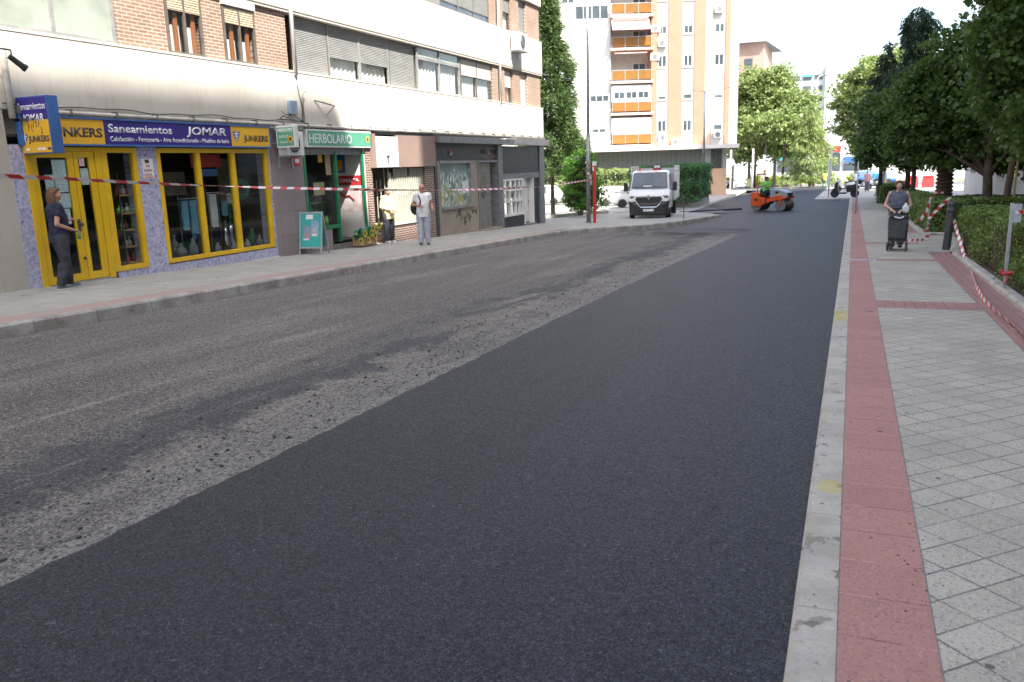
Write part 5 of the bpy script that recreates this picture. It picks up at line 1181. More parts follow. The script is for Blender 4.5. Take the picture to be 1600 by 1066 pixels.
rp=[((.2,80,gz(0,80)),[(0,80,5.0,2.0),(-.2,80,2.6,1.5),(.9,80,.9,1.3),(.4,80,6.6,1.3),(-.6,80,4.2,1.1)],'light green sunlit plane tree standing in front of the far block on the right'),((2.6,81,gz(2.6,81)),[(1.6,80,6.9,1.7),(2.0,81,4.0,2.3),(3.4,82,6.2,2.3),(4.5,82,3,2.5),(2.2,81,1.4,1.6),(4,82,8,1.5)],'broad light green plane tree rising beside the dark conifer')]
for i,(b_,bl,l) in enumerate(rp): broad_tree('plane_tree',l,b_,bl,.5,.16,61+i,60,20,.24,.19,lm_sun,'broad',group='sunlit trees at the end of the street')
lp=[((-12.5,112,gz(-12.5,112)),[(-12.7,112,5,3.2),(-12,112,8.9,2.3),(-13.4,112,1.6,2.6),(-11.5,112,2.6,2.6),(-14,113,8.6,2.4)],'pale green sunlit tree next to the tower corner'),
((-9.2,110,gz(-9,110)),[(-9.5,110,5.2,2.9),(-9.3,110,9.6,1.9),(-8.6,110,7.5,1.9),(-8.7,110,1.8,2.4),(-10.2,110,8.2,1.9)],'tallest pale green sunlit tree in the far left group'),
((-6.4,108,gz(-6,108)),[(-6.5,108,4.4,2.3),(-6.1,108,6.5,1.6),(-5.3,108,2.4,1.8),(-7.0,108,1.6,2.0)],'smaller pale green sunlit tree at the right of the far left group')]
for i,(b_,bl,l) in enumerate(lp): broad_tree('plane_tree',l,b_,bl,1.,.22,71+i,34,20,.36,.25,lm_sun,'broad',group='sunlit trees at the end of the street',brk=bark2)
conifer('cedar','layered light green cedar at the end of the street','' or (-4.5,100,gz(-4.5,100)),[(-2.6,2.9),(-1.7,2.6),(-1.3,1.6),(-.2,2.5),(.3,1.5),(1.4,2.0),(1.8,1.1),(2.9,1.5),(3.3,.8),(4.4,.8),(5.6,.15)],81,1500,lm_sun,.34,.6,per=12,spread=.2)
# far left juniper by the block corner
conifer('juniper','tall bushy juniper tree behind the corner of the left block',(-16.6,47,gz(-16,47)),[(-.5,1.5),(.1,2.0),(.6,1.8),(1.2,1.9),(2.2,1.3),(3.4,1.5),(4.4,1.1),(5.6,1.2),(7,.75),(9,.5),(10.5,.2)],91,7500,lm_jun,.17,.1,per=16,spread=.14)
# young dark trunks in the far avenue
for i,(x,y) in enumerate(((-13.6,104),(-11.0,104),(-9.8,103),(-7.6,101.5))):
    t_=thing('avenue_tree','bare lower trunk of a far avenue tree, %s from the left'%('first','second','third','fourth')[i],'tree',(x,y,gz(x,y)),0,'avenue trees behind the roller')
    MB().tube([(x,y,gz(x,y)),(x+.1,y,0),(x+.2,y,3)],[.16,.13,.08],8).build('trunk',bark if i%2 else bark2,t_,smooth=True)
    rs=np.random.RandomState(i+5); leaves('crown',clusters(rs,blob_pts(rs,[(x+.2,y,3.4,1.7)],40),10,.3),.3,lm_sun,t_,i+6)

def hedge(name,label,x0,x1,y0,y1,ztop,mat,seed,dens,size,core,poly=None,gzf=None,rot=0,loc=None,wave=.05,cat='hedge',bare=None,group=None,zb=None):
    """clipped hedge: leaves over the surface of a soft box (world axis aligned, rotated about its base by rot)"""
    cx,cy=(x0+x1)/2,(y0+y1)/2; base=(cx,cy,gz(cx,cy)); t=thing(name,label,cat,base,rot,group); rs=np.random.RandomState(seed)
    a,b=(x1-x0)/2,(y1-y0)/2; h1=ztop[0]-base[2]; h2=ztop[1]-base[2]; zlo=gz(cx,y0)-base[2]-.0; zhi=gz(cx,y1)-base[2]
    P=[];N=[]
    def H(y): return h1+(h2-h1)*(y+b)/(2*b)
    def Zb(y): return (zlo+(zhi-zlo)*(y+b)/(2*b) if rot==0 else 0) if zb is None else zb
    def side(n,fx,fy,nrm):
        u=rs.rand(n); v=rs.rand(n)
        for i in range(n):
            x,y=fx(u[i]),fy(u[i]); z=Zb(y)+.06+(H(y)-Zb(y)-.06)*v[i]**.9
            if bare and bare(x+cx,y+cy,z+base[2]) and rs.rand()<.75: continue
            w=wave*(math.sin(x*3+y*2.1)+math.sin(z*6+y*1.7)+rs.randn()*.7); P.append((x+nrm[0]*w,y+nrm[1]*w,z)); N.append(nrm)
    hh=(h1+h2)/2
    side(int(dens*2*b*hh),lambda u:-a,lambda u:-b+2*b*u,(-1,0,.15)); side(int(dens*.5*2*b*hh),lambda u:a,lambda u:-b+2*b*u,(1,0,.15))
    side(int(dens*2*a*hh),lambda u:-a+2*a*u,lambda u:-b,(0,-1,.15)); side(int(dens*.5*2*a*hh),lambda u:-a+2*a*u,lambda u:b,(0,1,.15))
    n=int(dens*4*a*b); u=rs.rand(n); v=rs.rand(n)
    for i in range(n):
        x,y=-a+2*a*u[i],-b+2*b*v[i]; P.append((x,y,H(y)+wave*.5*(math.sin(x*4+y*3)+rs.randn()*.6))); N.append((0,0,1))
    P=np.array(P);N=np.array(N,float); sv=XF[t]; XF[t]=Matrix.Identity(4); leaves('foliage',P,size,mat,t,seed,'small',0,N=N*1.0); XF[t]=sv
    mb=MB(); e=.07; k=12
    vs=[]
    for j in range(k+1):
        y=-b+e+(2*b-2*e)*j/k; vs+=[(-a+e,y,Zb(y)+.05),(-a+e,y,H(y)-e),(a-e,y,H(y)-e),(a-e,y,Zb(y)+.05)]
    fs=[(4*j+i,4*j+(i+1)%4,4*j+4+(i+1)%4,4*j+4+i) for j in range(k) for i in range(4)]+[(3,2,1,0),(4*k,4*k+1,4*k+2,4*k+3)]
    mb.add(vs,fs); mb.build('core',core,t,world=False)
    return t
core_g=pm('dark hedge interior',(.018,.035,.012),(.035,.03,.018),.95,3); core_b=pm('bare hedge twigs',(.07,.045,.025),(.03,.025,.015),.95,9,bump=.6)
bare=lambda x,y,z: (14.5<y<16.4 and z<-1.1+.2*math.sin(y*5)) or z<-1.85
hedge('clipped_hedge','low clipped box hedge with a bare brown patch beside the tape',2.25,3.3,6.0,20.6,(-.86,-1.2),lm_hedge,101,1500,.042,core_b,bare=bare)
hedge('clipped_hedge','long clipped hedge beyond the bollard, running along the pavement',2.05,3.0,26.0,48,(-1.36,-1.88),lm_hedge,102,800,.055,core_g)
hedge('clipped_hedge','dark clipped hedge across the garden behind the bollard',2.9,7.0,26.4,27.3,(-1.33,-1.36),lm_hedge,103,900,.055,core_g)
hedge('clipped_hedge','dark clipped hedge bordering the garden path behind the first hedge',3.9,7.0,19.6,20.6,(-1.08,-1.1),lm_hedge,104,1000,.05,core_g)
hedge('clipped_hedge','far rounded end of hedge where the pavement meets the sunlight',1.5,3.0,51,60,(-1.75,-1.9),lm_hedge,105,420,.07,core_g)
hedge('clipped_hedge','hedge in front of the palm trunk',3.05,7.0,31,31.9,(-1.45,-1.5),lm_hedge,106,600,.06,core_g)
# tall cypress hedge behind the van: a bent row
hb1=hedge('cypress_hedge','tall clipped cypress hedge directly behind the white van',-13.3,-9.0,52.6,54.0,(-.35,-.35),lm_hedge2,107,420,.10,core_g,rot=R(14),wave=.09,zb=.35)
hb2=hedge('cypress_hedge','right hand end of the tall cypress hedge beside the salmon wall',-10.6,-9.3,53.6,60.5,(-.28,-.30),lm_hedge2,108,420,.10,core_g,rot=R(2),wave=.09,zb=.5)
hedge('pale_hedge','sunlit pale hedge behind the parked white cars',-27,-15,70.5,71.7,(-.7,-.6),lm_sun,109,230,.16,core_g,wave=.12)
wl=thing('low_wall','low concrete wall under the cypress hedge end','wall',(-10,56,gz(-10,56))); mb=MB(); mb.hexa([(-10.9,53.2,-3.3),(-9.2,53.2,-3.3),(-9.55,61,-3.3),(-11,61,-3.3),(-10.9,53.2,-2.55),(-9.2,53.2,-2.55),(-9.55,61,-2.65),(-11,61,-2.65)]); mb.build('wall_face',M['kerb_left'],wl)
# round bush by the lamp post
bu=thing('round_bush','bright green rounded bush behind the grey lamp post','bush',(-14.0,44.2,gz(-14,44.2))); rs=np.random.RandomState(7)
bl=[(-13.9,44.2,-.9,1.05,1.2),(-13.9,44.2,-.1,.85,.8),(-14.2,44.2,-1.9,.85,.7),(-13.5,44.2,-1.7,.9,.9)]
leaves('foliage',clusters(rs,blob_pts(rs,bl,260,.3,.12),13,.09),.10,lm_bush,bu,8,'small',.4)
mb=MB()
for b_ in bl: mb.ell(b_[:3],(b_[3]*.72,b_[3]*.72,b_[4]*.72),nu=12,nv=8)
mb.build('core',core_g,bu,smooth=True); mb=MB(); [mb.tube([(-14+.1*k,44.2,-2.85),(-14+.2*k,44.2,-1.8)],[.05,.03],6) for k in (-1,0,1)]; mb.build('stems',bark,bu)
sb=[(-16.5,118,'rounded green shrub left on the far verge'),(-9.5,117,'green shrub in the middle of the far verge'),(-6.6,117,'yellow green low shrub on the far verge'),(-4.0,117,'green shrub beside the far lamp post'),(.3,117,'green shrub right of the far lamp post'),(-12.3,118,'small green shrub behind the road roller')]
sp=None
for i,(x,y,l) in enumerate(sb):
    if sp is None:
        sp=thing('verge_shrub',l,'shrub',(x,y,gz(x,y)),0,'shrubs on the far verge'); rs=np.random.RandomState(9); leaves('foliage',clusters(rs,blob_pts(rs,[(x,y,gz(x,y)+.7,1.1,.8),(x+.8,y,gz(x,y)+.5,.8,.6),(x-.8,y,gz(x,y)+.55,.8,.7)],70),9,.15),.2,leafmat('sunny shrub leaves',(.16,.24,.03),(.22,.28,.05)),sp,10,'small'); MB().cyl((x,y,gz(x,y)),(x,y,gz(x,y)+.8),.05).build('stem',bark,sp)
    else: copy_tree(sp,(x,y,gz(x,y)),i*1.1,l,sc=(1,1,.8+.1*(i%3)))

TAPE_MAIN= [(-10.596, 7.269, 0.115), (-10.6, 7.789, 0.079), (-10.607, 8.771, 0.016), (-10.615, 9.925, -0.069), (-10.625, 11.309, -0.159), (-10.639, 13.378, -0.277), (-10.655, 15.578, -0.384), (-10.67, 17.779, -0.489), (-10.692, 20.925, -0.612), (-10.714, 24.073, -0.709), (-10.752, 29.496, -0.818), (-10.771, 32.213, -0.784), (-10.793, 35.4, -0.717)]
TAPE_RIGHT= [(2.13, 21.147, -1.407), (2.12, 19.676, -1.722), (2.1, 18.348, -1.995), (2.05, 16.857, -2.094), (1.906, 15.28, -2.016), (1.783, 13.815, -1.984), (1.703, 12.435, -1.954), (1.697, 11.465, -1.933), (1.712, 10.77, -1.917), (1.734, 10.22, -1.905), (1.726, 9.69, -1.893), (1.738, 8.275, -1.863)]
# ================================================================ street furniture
def barrier_mat():
    m,nt,b,out=nodes('red white tape'); t=T(nt); uv=t.n('UVMap').outputs[0]; s=t.sep(uv)
    f=t.m('FRACT',t.m('ADD',s[0],t.m('MULTIPLY',s[1],.22))); k=t.sm(f,.48,.52)
    t.set(b.inputs['Base Color'],t.mix(k,(.78,.76,.74),(.60,.035,.035))); b.inputs['Roughness'].default_value=.4
    tl=t.n('BsdfTranslucent'); t.set(tl.inputs[0],t.mix(k,(.7,.7,.7),(.6,.05,.05))); mx=t.n('MixShader',i_0=.12,i_1=b.outputs[0],i_2=tl.outputs[0]); nt.links.new(mx.outputs[0],out.inputs[0]); return m
M['tape']=barrier_mat()
def tape(name,label,pts,w=.055,pitch=.25,twist=0.,n=80,cat='barrier tape',wide=(0,0,1),host=None,group=None):
    P=[Vector(p) for p in pts]; d=[0]
    for i in range(1,len(P)): d.append(d[-1]+(P[i]-P[i-1]).length)
    L=d[-1]; pos=[]
    for i in range(n+1):
        s=L*i/n; j=max(k for k in range(len(d)) if d[k]<=s+1e-9); j=min(j,len(P)-2); f=(s-d[j])/(d[j+1]-d[j]); pos.append((P[j].lerp(P[j+1],f),s))
    # smooth
    q=[p for p,_ in pos]
    for _ in range(4): q=[q[0]]+[(q[i-1]+q[i]*2+q[i+1])/4 for i in range(1,n)]+[q[-1]]
    vs=[];us=[]
    for i in range(n+1):
        s=pos[i][1]; tg=(q[min(n,i+1)]-q[max(0,i-1)]).normalized(); up=Vector(wide); a=(up-tg*up.dot(tg)).normalized(); b=tg.cross(a); th=twist*s+.25*math.sin(s*1.3); v=(a*math.cos(th)+b*math.sin(th))*w/2
        vs+=[q[i]-v,q[i]+v]; us.append(s/pitch)
    mb=MB(); mb.add(vs,[(2*i,2*i+2,2*i+3,2*i+1) for i in range(n)])
    o=mb.build(name,M['tape'],host,loc=None if host else tuple(P[0]))
    me=o.data; uvl=me.uv_layers.new(name='UVMap')
    for p in me.polygons:
        for li in p.loop_indices:
            vi=me.loops[li].vertex_index; uvl.data[li].uv=(us[vi//2],float(vi%2))
    sm=o.modifiers.new('thick','SOLIDIFY'); sm.thickness=.0015
    if not host: props(o,label,cat,group)
    return o
tape('barrier_tape','red and white barrier tape stretched across the street in front of the shops',TAPE_MAIN,.062,.45,.35,260)
lp=thing('street_lamp','grey steel street lamp post standing on the left pavement before the van','street lamp',(-10.84,35.47,G(-10.84,35.47)))
zb_=G(-10.84,35.47)
mb=MB(); mb.cyl((-10.84,35.47,zb_),(-10.82,35.47,1.25),.095,.088,16); mb.cyl((-10.84,35.47,zb_),(-10.84,35.47,zb_+.06),.14,.13,16); mb.build('base_column',M['grey_metal'],lp,smooth=True)
MB().cyl((-10.82,35.47,1.25),(-10.79,35.47,9.0),.066,.05,14).build('pole',M['galv'],lp,smooth=True)
MB().tube([(-10.79,35.47,8.9),(-10.4,35.4,9.6),(-9.6,35.3,9.9)],.04,8).build('arm',M['galv'],lp); MB().ell((-9.2,35.3,9.9),(.45,.16,.09)).build('lamp_head',M['grey_metal'],lp,smooth=True)
o=MB().fb(LF,35.36,35.58,-.95,-.5,2.58,2.585).build('paper_notice',M['paper'],lp); 
tape('tape_knot','',[(-10.93,35.35,.05),(-10.72,35.36,0),(-10.74,35.33,-.25),(-10.9,35.36,-.3),(-10.74,35.34,-.5),(-10.70,35.33,-.9)],.07,.2,3.,30,host=lp)
rp_=thing('red_post','slim red totem post with white cap and small white square beside the grey lamp post','post',(-10.6,35.6,G(-10.6,35.6)))
MB().box(-10.66,-10.54,35.55,35.66,G(-10.6,35.6),-.12).build('column',M['red_paint'],rp_,bevel=.01); MB().box(-10.68,-10.51,35.54,35.69,-.12,.06).build('cap',M['white_paint'],rp_,bevel=.01); MB().box(-10.66,-10.6,35.545,35.549,-.35,-.18).build('symbol',M['letter_white'],rp_)
def pole(name,label,cat,x,y,ztop,r,mat,mat2=None,zs=None):
    z=G(x,y); t=thing(name,label,cat,(x,y,z)); MB().cyl((x,y,z),(x,y,zs if zs else ztop),r,r,12).build('base_column' if zs else 'pole',mat,t,smooth=True)
    if zs: MB().cyl((x,y,zs),(x,y,ztop),r*.7,r*.6,12).build('pole',mat2,t,smooth=True)
    return t
p2=pole('signal_post','tall two tone post with a thin crossarm beside the salmon wall','post',-10.0,61,4.7,.11,M['dark_metal'],M['galv'],.4)
MB().tube([(-11.9,61,4.95),(-10,61,4.7),(-7.5,61,4.95)],.025,6).build('crossarm',M['galv'],p2); MB().cyl((-10,60.98,-2.35),(-10,60.98,-2.1),.12).build('band',M['white_paint'],p2)
lb=thing('litter_bin','red and white litter bin fixed to the two tone post','litter bin',(-9.72,60.9,-2.9))
MB().lathe([(.13,-2.85),(.15,-2.5)],(-9.72,60.9,0),14).build('body',M['black'],lb); MB().lathe([(.17,-2.5),(.19,-2.1)],(-9.72,60.9,0),14).build('panel',M['white_paint'],lb); MB().lathe([(.19,-2.1),(.2,-2.0),(.1,-1.93)],(-9.72,60.9,0),14).build('lid',M['red'],lb)
st_=pole('steel_stake','thin rusty stake driven in beside the van','stake',-7.14,38.3,-1.62,.018,M['dark_metal'])
pm_=pole('sign_pole','slim grey sign pole at the kerb beyond the woman','post',.19,40.0,-.30,.03,M['galv'])
pn_=pole('sign_pole','thin pole with a pink and white striped sleeve in front of the scooter','post',-1.55,63.2,-.25,.045,M['galv']); MB().cyl((-1.55,63.2,-1.9),(-1.55,63.2,-.25),.09).build('sleeve',M['white_paint'],pn_)
fl_=pole('street_lamp','very tall pale street lamp at the end of the street','street lamp',-5.0,118,9.7,.16,M['white_paint'])
MB().tube([(-5,118,9.6),(-4.7,118,10.1),(-4.2,118,10.2)],.06,6).build('arm',M['white_paint'],fl_); MB().ell((-3.9,118,10.15),(.5,.2,.1)).build('lamp_head',M['grey_metal'],fl_)
for i,(x,y,l) in enumerate(((-9.7,90,'white traffic post left of the roller'),(-8.55,90,'second white traffic post behind the roller cab'),(-12.2,92,'white sign post near the silver car'))):
    q=pole('traffic_post',l,'post',x,y,.9-.7*(i%2),.09,M['white_paint'])
    if i==2: MB().cyl((x,y-.05,-.4),(x,y-.1,-.4),.4).build('sign_disc',M['white_paint'],q)
# bollard
bo=thing('bollard','tall dark grey bollard leaning slightly at the garden path opening','bollard',(2.02,20.75,G(2,20.75))); L=Matrix.Rotation(R(3.2),3,'Y')
mb=MB(); mb.lathe([(.085,0),(.085,.84),(.105,.86),(.105,.90),(.092,.92),(.092,.99),(.11,1.0),(.11,1.04),(.06,1.08)],(0,0,0),20); mb.v=[tuple(L@Vector(v)) for v in mb.v]; mb.build('column',M['dark_metal'],bo,world=False,smooth=False,bevel=.004)
stn=MB(); stn.ell((2.2,20.3,G(2,20.3)+.02),(.16,.2,.14),nu=9,nv=6); o=stn.build('stone',M['kerb'],None,loc=(2.2,20.3,G(2,20.3))); props(o,'rounded concrete lump at the foot of the dark bollard','stone')
# galvanised garden posts with tape
gp=thing('steel_post','galvanised channel steel post with red tape tied low on it','post',(2.1,13.36,G(2.1,13.36))); z=G(2.1,13.36)
mb=MB(); mb.fb(XYZ,2.06,2.10,z,-.73,-13.40,-13.34); mb.build('channel',M['galv'],gp,bevel=.003); MB().fb(XYZ,2.095,2.20,-1.0,-.74,-13.37,-13.34).build('plate',M['galv'],gp)
mb=MB(); mb.tube([(2.02,13.3,-1.72),(2.14,13.3,-1.7),(2.16,13.42,-1.73),(2.03,13.42,-1.7),(2.02,13.3,-1.69)],.03,6); mb.tube([(2.1,13.3,-1.75),(2.06,13.27,-1.86)],.012,5); mb.build('tape_knot',M['red'],gp)
mb=MB(); mb.tube([(2.15,13.35,-.82),(2.28,13.3,-.9),(2.45,13.2,-1.05)],.012,6); mb.build('brace',M['galv'],gp); tape('tape_end','',[(2.12,13.33,-.86),(2.25,13.3,-.84),(2.42,13.1,-.78)],.05,.12,4,16,host=gp)
tape('barrier_tape','red and white tape sagging from the hedge down onto the right pavement',TAPE_RIGHT,.06,.42,.15,160,wide=(1,0,.25))
wp=thing('tape_post','short post wrapped in red and white tape at the hedge corner','post',(1.82,23.6,G(1.8,23.6))); z=G(1.82,23.6)
MB().cyl((1.83,23.6,z),(1.85,23.6,z+1.05),.022).build('pole',M['galv'],wp)
tape('tape_wrap','',[(1.80,23.56,z+.02),(1.87,23.56,z+.15),(1.80,23.56,z+.28),(1.87,23.56,z+.40),(1.80,23.56,z+.52),(1.86,23.56,z+.6)],.09,.16,2,40,host=wp)
tape('tape_tail','',[(1.84,23.55,z+.55),(2.05,23.4,z+.85),(2.28,23.3,z+1.12)],.07,.22,.4,20,host=wp); tape('tape_tail','',[(1.84,23.55,z+1.02),(1.78,23.5,z+.75),(1.62,23.4,z+.5)],.07,.22,.4,20,host=wp); tape('tape_tail','',[(1.83,23.55,z+1.04),(1.95,23.6,z+1.22),(2.15,23.7,z+1.2)],.05,.2,.4,20,host=wp)
tape('tape_tail','',[(1.8,23.5,z+.03),(1.5,23.3,z+.04),(1.25,23.2,z+.02)],.06,.14,1.5,20,host=wp)
sp_=thing('sprinkler_stub','small black standpipe behind the bollard stone','pipe',(2.34,20.35,G(2.3,20.35))); MB().cyl((2.34,20.35,-2.15),(2.34,20.35,-1.85),.02).build('pipe',M['black'],sp_)
# railing round the parking court
KF=[(-17.5,41.5),(-16.2,43.0),(-15.6,44.6),(-15.3,46.3),(-14.5,48.0),(-13.7,48.6)]
rl=thing('railing','low dark iron railing on a concrete kerb around the parking court','railing',(-15.6,44.6,G(-15.6,44.6)))
mb=MB()
for i in range(len(KF)-1):
    a,b=KF[i],KF[i+1]; za,zb2=G(*a)+.16,G(*b)+.16; n=int(math.dist(a,b)/.14)
    for h in (.08,.82): mb.tube([(a[0]-.08,a[1],za+h),(b[0]-.08,b[1],zb2+h)],.018,5)
    for k in range(n): f=k/n; x,y,z=a[0]-.08+(b[0]-a[0])*f,a[1]+(b[1]-a[1])*f,za+(zb2-za)*f; mb.tube([(x,y,z),(x,y,z+.82)],.012,4)
mb.build('bars',M['dark_metal'],rl)
# orange and white barriers, bollards, bin at the sunny end
def barrier(loc,rz,label,mat,name='plastic_barrier'):
    t=thing(name,label,'barrier',loc,rz,'plastic road barriers')

    b_=MB(); b_.hexa([(-.5,-.22,0),(.5,-.22,0),(.5,.22,0),(-.5,.22,0),(-.46,-.05,.95),(.46,-.05,.95),(.46,.05,.95),(-.46,.05,.95)]); b_.build('body',mat,t,world=False,bevel=.03); MB().box(-.42,.42,-.12,.12,.95,1.05).build('top_rail',mat,t,world=False,bevel=.02)
for x,y,rz,l,m_ in ((5.0,84,.2,'orange plastic barrier standing left in the gap under the trees',M['red_paint']),(6.3,84,.1,'orange plastic barrier standing right in the gap under the trees',M['red_paint']),(-14.2,110,.1,'white plastic barrier before the silver car',M['white_paint']),(-12.0,110,0,'pale yellow barrier behind the silver car',pm('pale yellow plastic',(.7,.65,.35),None,.5,2)),(-3.5,104,0,'white and red barrier left on the sunny road',M['white_paint'])): barrier((x,y,G(x,y)),rz,l,m_)
def cone(x,y,l):
    t=thing('traffic_cone',l,'traffic cone',(x,y,G(x,y)),0,'cones on the sunny road'); MB().lathe([(.19,0),(.19,.03),(.13,.04),(.1,.25)],(0,0,0),12).build('base',M['red_paint'],t,world=False); MB().lathe([(.101,.25),(.07,.4)],(0,0,0),12).build('band',M['white_paint'],t,world=False); MB().lathe([(.07,.4),(.03,.6)],(0,0,0),12).build('tip',M['red_paint'],t,world=False); return t
c0=cone(-5.6,103,'orange cone nearest the far lamp post'); copy_tree(c0,(-7.2,103,G(-7,103)),label='orange cone between the roller and the far lamp post'); copy_tree(c0,(-4.2,103,G(-4,103)),label='orange cone left of the far worker'); copy_tree(c0,(-9.2,101,G(-9,101)),label='orange cone directly behind the roller')

# ================================================================ vehicles
def wheel(host,x,y,r,w,rim=True,side=1,name='wheel'):
    t=MB(); t.lathe([(r*.62,-w/2),(r*.93,-w/2),(r,-w*.38),(r,w*.38),(r*.93,w/2),(r*.62,w/2)],(0,0,0),24); t.v=[(v[0]+x,v[2]*1.0+y,v[1]+r) for v in t.v]; wv=t.build(name,M['rubber'],host,world=False,smooth=False)
    mb=MB(); mb.lathe([(r*.6,-w*.3),(r*.64,-w*.3),(r*.64,w*.45),(r*.55,w*.5),(r*.2,w*.42),(r*.1,w*.46)],(0,0,0),20); mb.v=[(v[0]+x,y+side*v[2],v[1]+r) for v in mb.v]; mb.build('rim',M['galv'],wv,world=False)
    for k in range(5):
        a=k*1.2566; mb=MB(); mb.cyl((x+r*.42*math.cos(a),y+side*w*.46,r+r*.42*math.sin(a)),(x+r*.42*math.cos(a),y+side*w*.505,r+r*.42*math.sin(a)),r*.1,n=8); mb.build('rim_hole',M['black'],wv,world=False)
    return wv
def car(name,label,loc,rz,paint,L=4.3,W=1.78,H=1.48,suv=0,group=None,cat='car'):
    t=thing(name,label,cat,loc,rz,group); w=W/2
    # stations: x, z_low, z_belt, z_top, half width at top
    S=[(-.50,.40,.70,.72,.70),(-.49,.30,.92,.95,.80),(-.44,.24,.96,1.15+.1*suv,.74),(-.36,.22,.96,H*.97,.70),(-.18,.20,.95,H,.70),(.04,.20,.93,H*.985,.70),(.16,.20,.92,H*.86,.74),(.25,.20,.91,.95,.84),(.38,.22,.84,.86,.82),(.46,.26,.74,.76,.76),(.50,.34,.60,.62,.62)]
    vs=[];n=10
    for x,zl,zb_,zt,wt in S:
        X=x*L; e=1-.10*abs(x*2)**4
        vs+=[(X,-w*.9*e,zl),(X,-w*e,zl+.2),(X,-w*.985*e,zb_),(X,-w*wt*e,max(zt-.05,zb_+.01)),(X,-w*wt*.8*e,zt+.0),(X,w*wt*.8*e,zt),(X,w*wt*e,max(zt-.05,zb_+.01)),(X,w*.985*e,zb_),(X,w*e,zl+.2),(X,w*.9*e,zl)]
    fs=[(i*n+k,i*n+(k+1)%n,(i+1)*n+(k+1)%n,(i+1)*n+k) for i in range(len(S)-1) for k in range(n)]+[tuple(range(n))[::-1],tuple((len(S)-1)*n+k for k in range(n))]
    body=MB().add(vs,[q[::-1] for q in fs]).build('body',paint,t,world=False,smooth=True,bevel=0)
    g=M['glass_solid']
    def side(i0,i1,s,nm='side_window',a=.12,b=.9):
        A=[Vector(vs[i0*n+(2 if s<0 else 7)]),Vector(vs[i1*n+(2 if s<0 else 7)]),Vector(vs[i1*n+(3 if s<0 else 6)]),Vector(vs[i0*n+(3 if s<0 else 6)])]
        c=sum(A,Vector())/4; o=Vector((0,s*.012,.004)); P=[c+(p-c)*.88+o for p in A]; mb=MB(); mb.add(P,[(0,1,2,3) if s<0 else (3,2,1,0)]); mb.build(nm,g,t,world=False)
    for s in (-1,1):
        for i in ((2,4),(4,5),(5,6)): side(*i,s)
    def cross(i0,i1,nm,zo=.012):
        A=[Vector(vs[i0*n+k]) for k in (3,6)]+[Vector(vs[i1*n+k]) for k in (6,3)]; c=sum(A,Vector())/4; P=[c+(p-c)*.92+Vector((.015 if i0>4 else -.02,0,.03)) for p in A]; MB().add(P,[(0,1,2,3)]).build(nm,g,t,world=False)
    cross(7,5,'windscreen'); cross(1,3,'rear_window')
    for s in (-1,1):
        MB().obox((-L*.495,s*w*.72,.82),(.06,.28,.2)).build('tail_light',M['red'],t,world=False,bevel=.01); MB().obox((L*.475,s*w*.66,.66),(.10,.3,.13)).build('headlight',M['chrome'],t,world=False,bevel=.01)
        wheel(t,L*.31,s*(w-.1),.31,.2,side=s); wheel(t,-L*.30,s*(w-.1),.31,.2,side=s)
        MB().obox((L*.17,s*(w+.07),.98),(.14,.16,.11)).build('mirror',paint,t,world=False,bevel=.02)
    MB().obox((-L*.485,0,.42),(.14,W*.86,.24)).build('rear_bumper',M['black'] if suv else paint,t,world=False,bevel=.03)
    MB().obox((L*.485,0,.38),(.10,W*.7,.2)).build('front_grille',M['black'],t,world=False,bevel=.02)
    return t
cz=lambda x,y: G(x,y)-.06
rzA=math.atan2(.3838,.9234)
car('parked_car','white hatchback parked partly behind the tall cypress hedge',(-14.1,58.4,cz(-14,58.4)),rzA,M['white_gloss'],suv=1)
car('parked_car','white hatchback with red tail light parked behind the first white car',(-16.6,62.6,cz(-16.6,62.6)),rzA+.1,M['white_gloss'],4.2,suv=1)
car('parked_car','white car with dark rear bumper seen past the corner of the shop row',(-24.9,66.6,cz(-24.9,66.6)),rzA+math.pi,M['white_gloss'],4.5,1.85,1.65,1)
silver=pm('silver car paint',(.55,.60,.64),(.5,.54,.58),.3,1,metal=.3,coat=.6)
car('parked_car','silver blue saloon parked at the far left end of the street',(-16.6,114,G(-16.6,114)-.1),.05,silver,4.5)
car('parked_car','white car half hidden behind the barriers by the silver saloon',(-17.3,111.,G(-17.3,111)-.1),.2,M['white_gloss'],4.2)
car('parked_car','dark blue car under the trees at the far right',(2.2,101,G(2.2,101)),.15,M['frame_blue'],4.2)
# blue skip and white truck at the far right
bs_=thing('blue_skip','bright blue skip container at the sunny end on the right','skip',(2.35,96,G(2.35,96))); mb=MB(); mb.hexa([(-.85,-.8,.25),(.85,-.8,.25),(.85,.8,.25),(-.85,.8,.25),(-1.0,-.95,1.25),(1.0,-.95,1.25),(1.0,.95,1.25),(-1.0,.95,1.25)]); mb.build('body',pm('sky blue paint',(.08,.36,.66),(.07,.3,.58),.45,2),bs_,world=False,bevel=.02)
mb=MB()
for k in range(5): mb.box(-.75+k*.36,-.70+k*.36,-.99,-.9,.3,1.22)
mb.build('ribs',M['frame_blue'],bs_,world=False); mb=MB(); [mb.cyl((s*.7,-.7,.12),(s*.7,.7,.12),.12) for s in (-1,1)]; mb.build('roller_wheels',M['rubber'],bs_,world=False)
wt=thing('white_truck','white box lorry parked behind the blue skip','truck',(4.3,112,G(4.3,112))); MB().box(-2.6,1.6,-1.1,1.1,.7,2.6).build('box_body',M['white_paint'],wt,world=False,bevel=.03); MB().box(1.65,3.0,-1.0,1.0,.5,2.1).build('cab',M['white_gloss'],wt,world=False,bevel=.1); MB().box(1.9,2.7,-1.01,-.99,1.3,1.95).build('side_window',M['glass_solid'],wt,world=False)
for x in (-1.8,2.2): [wheel(wt,x,s*.95,.38,.25,side=s) for s in (-1,1)]

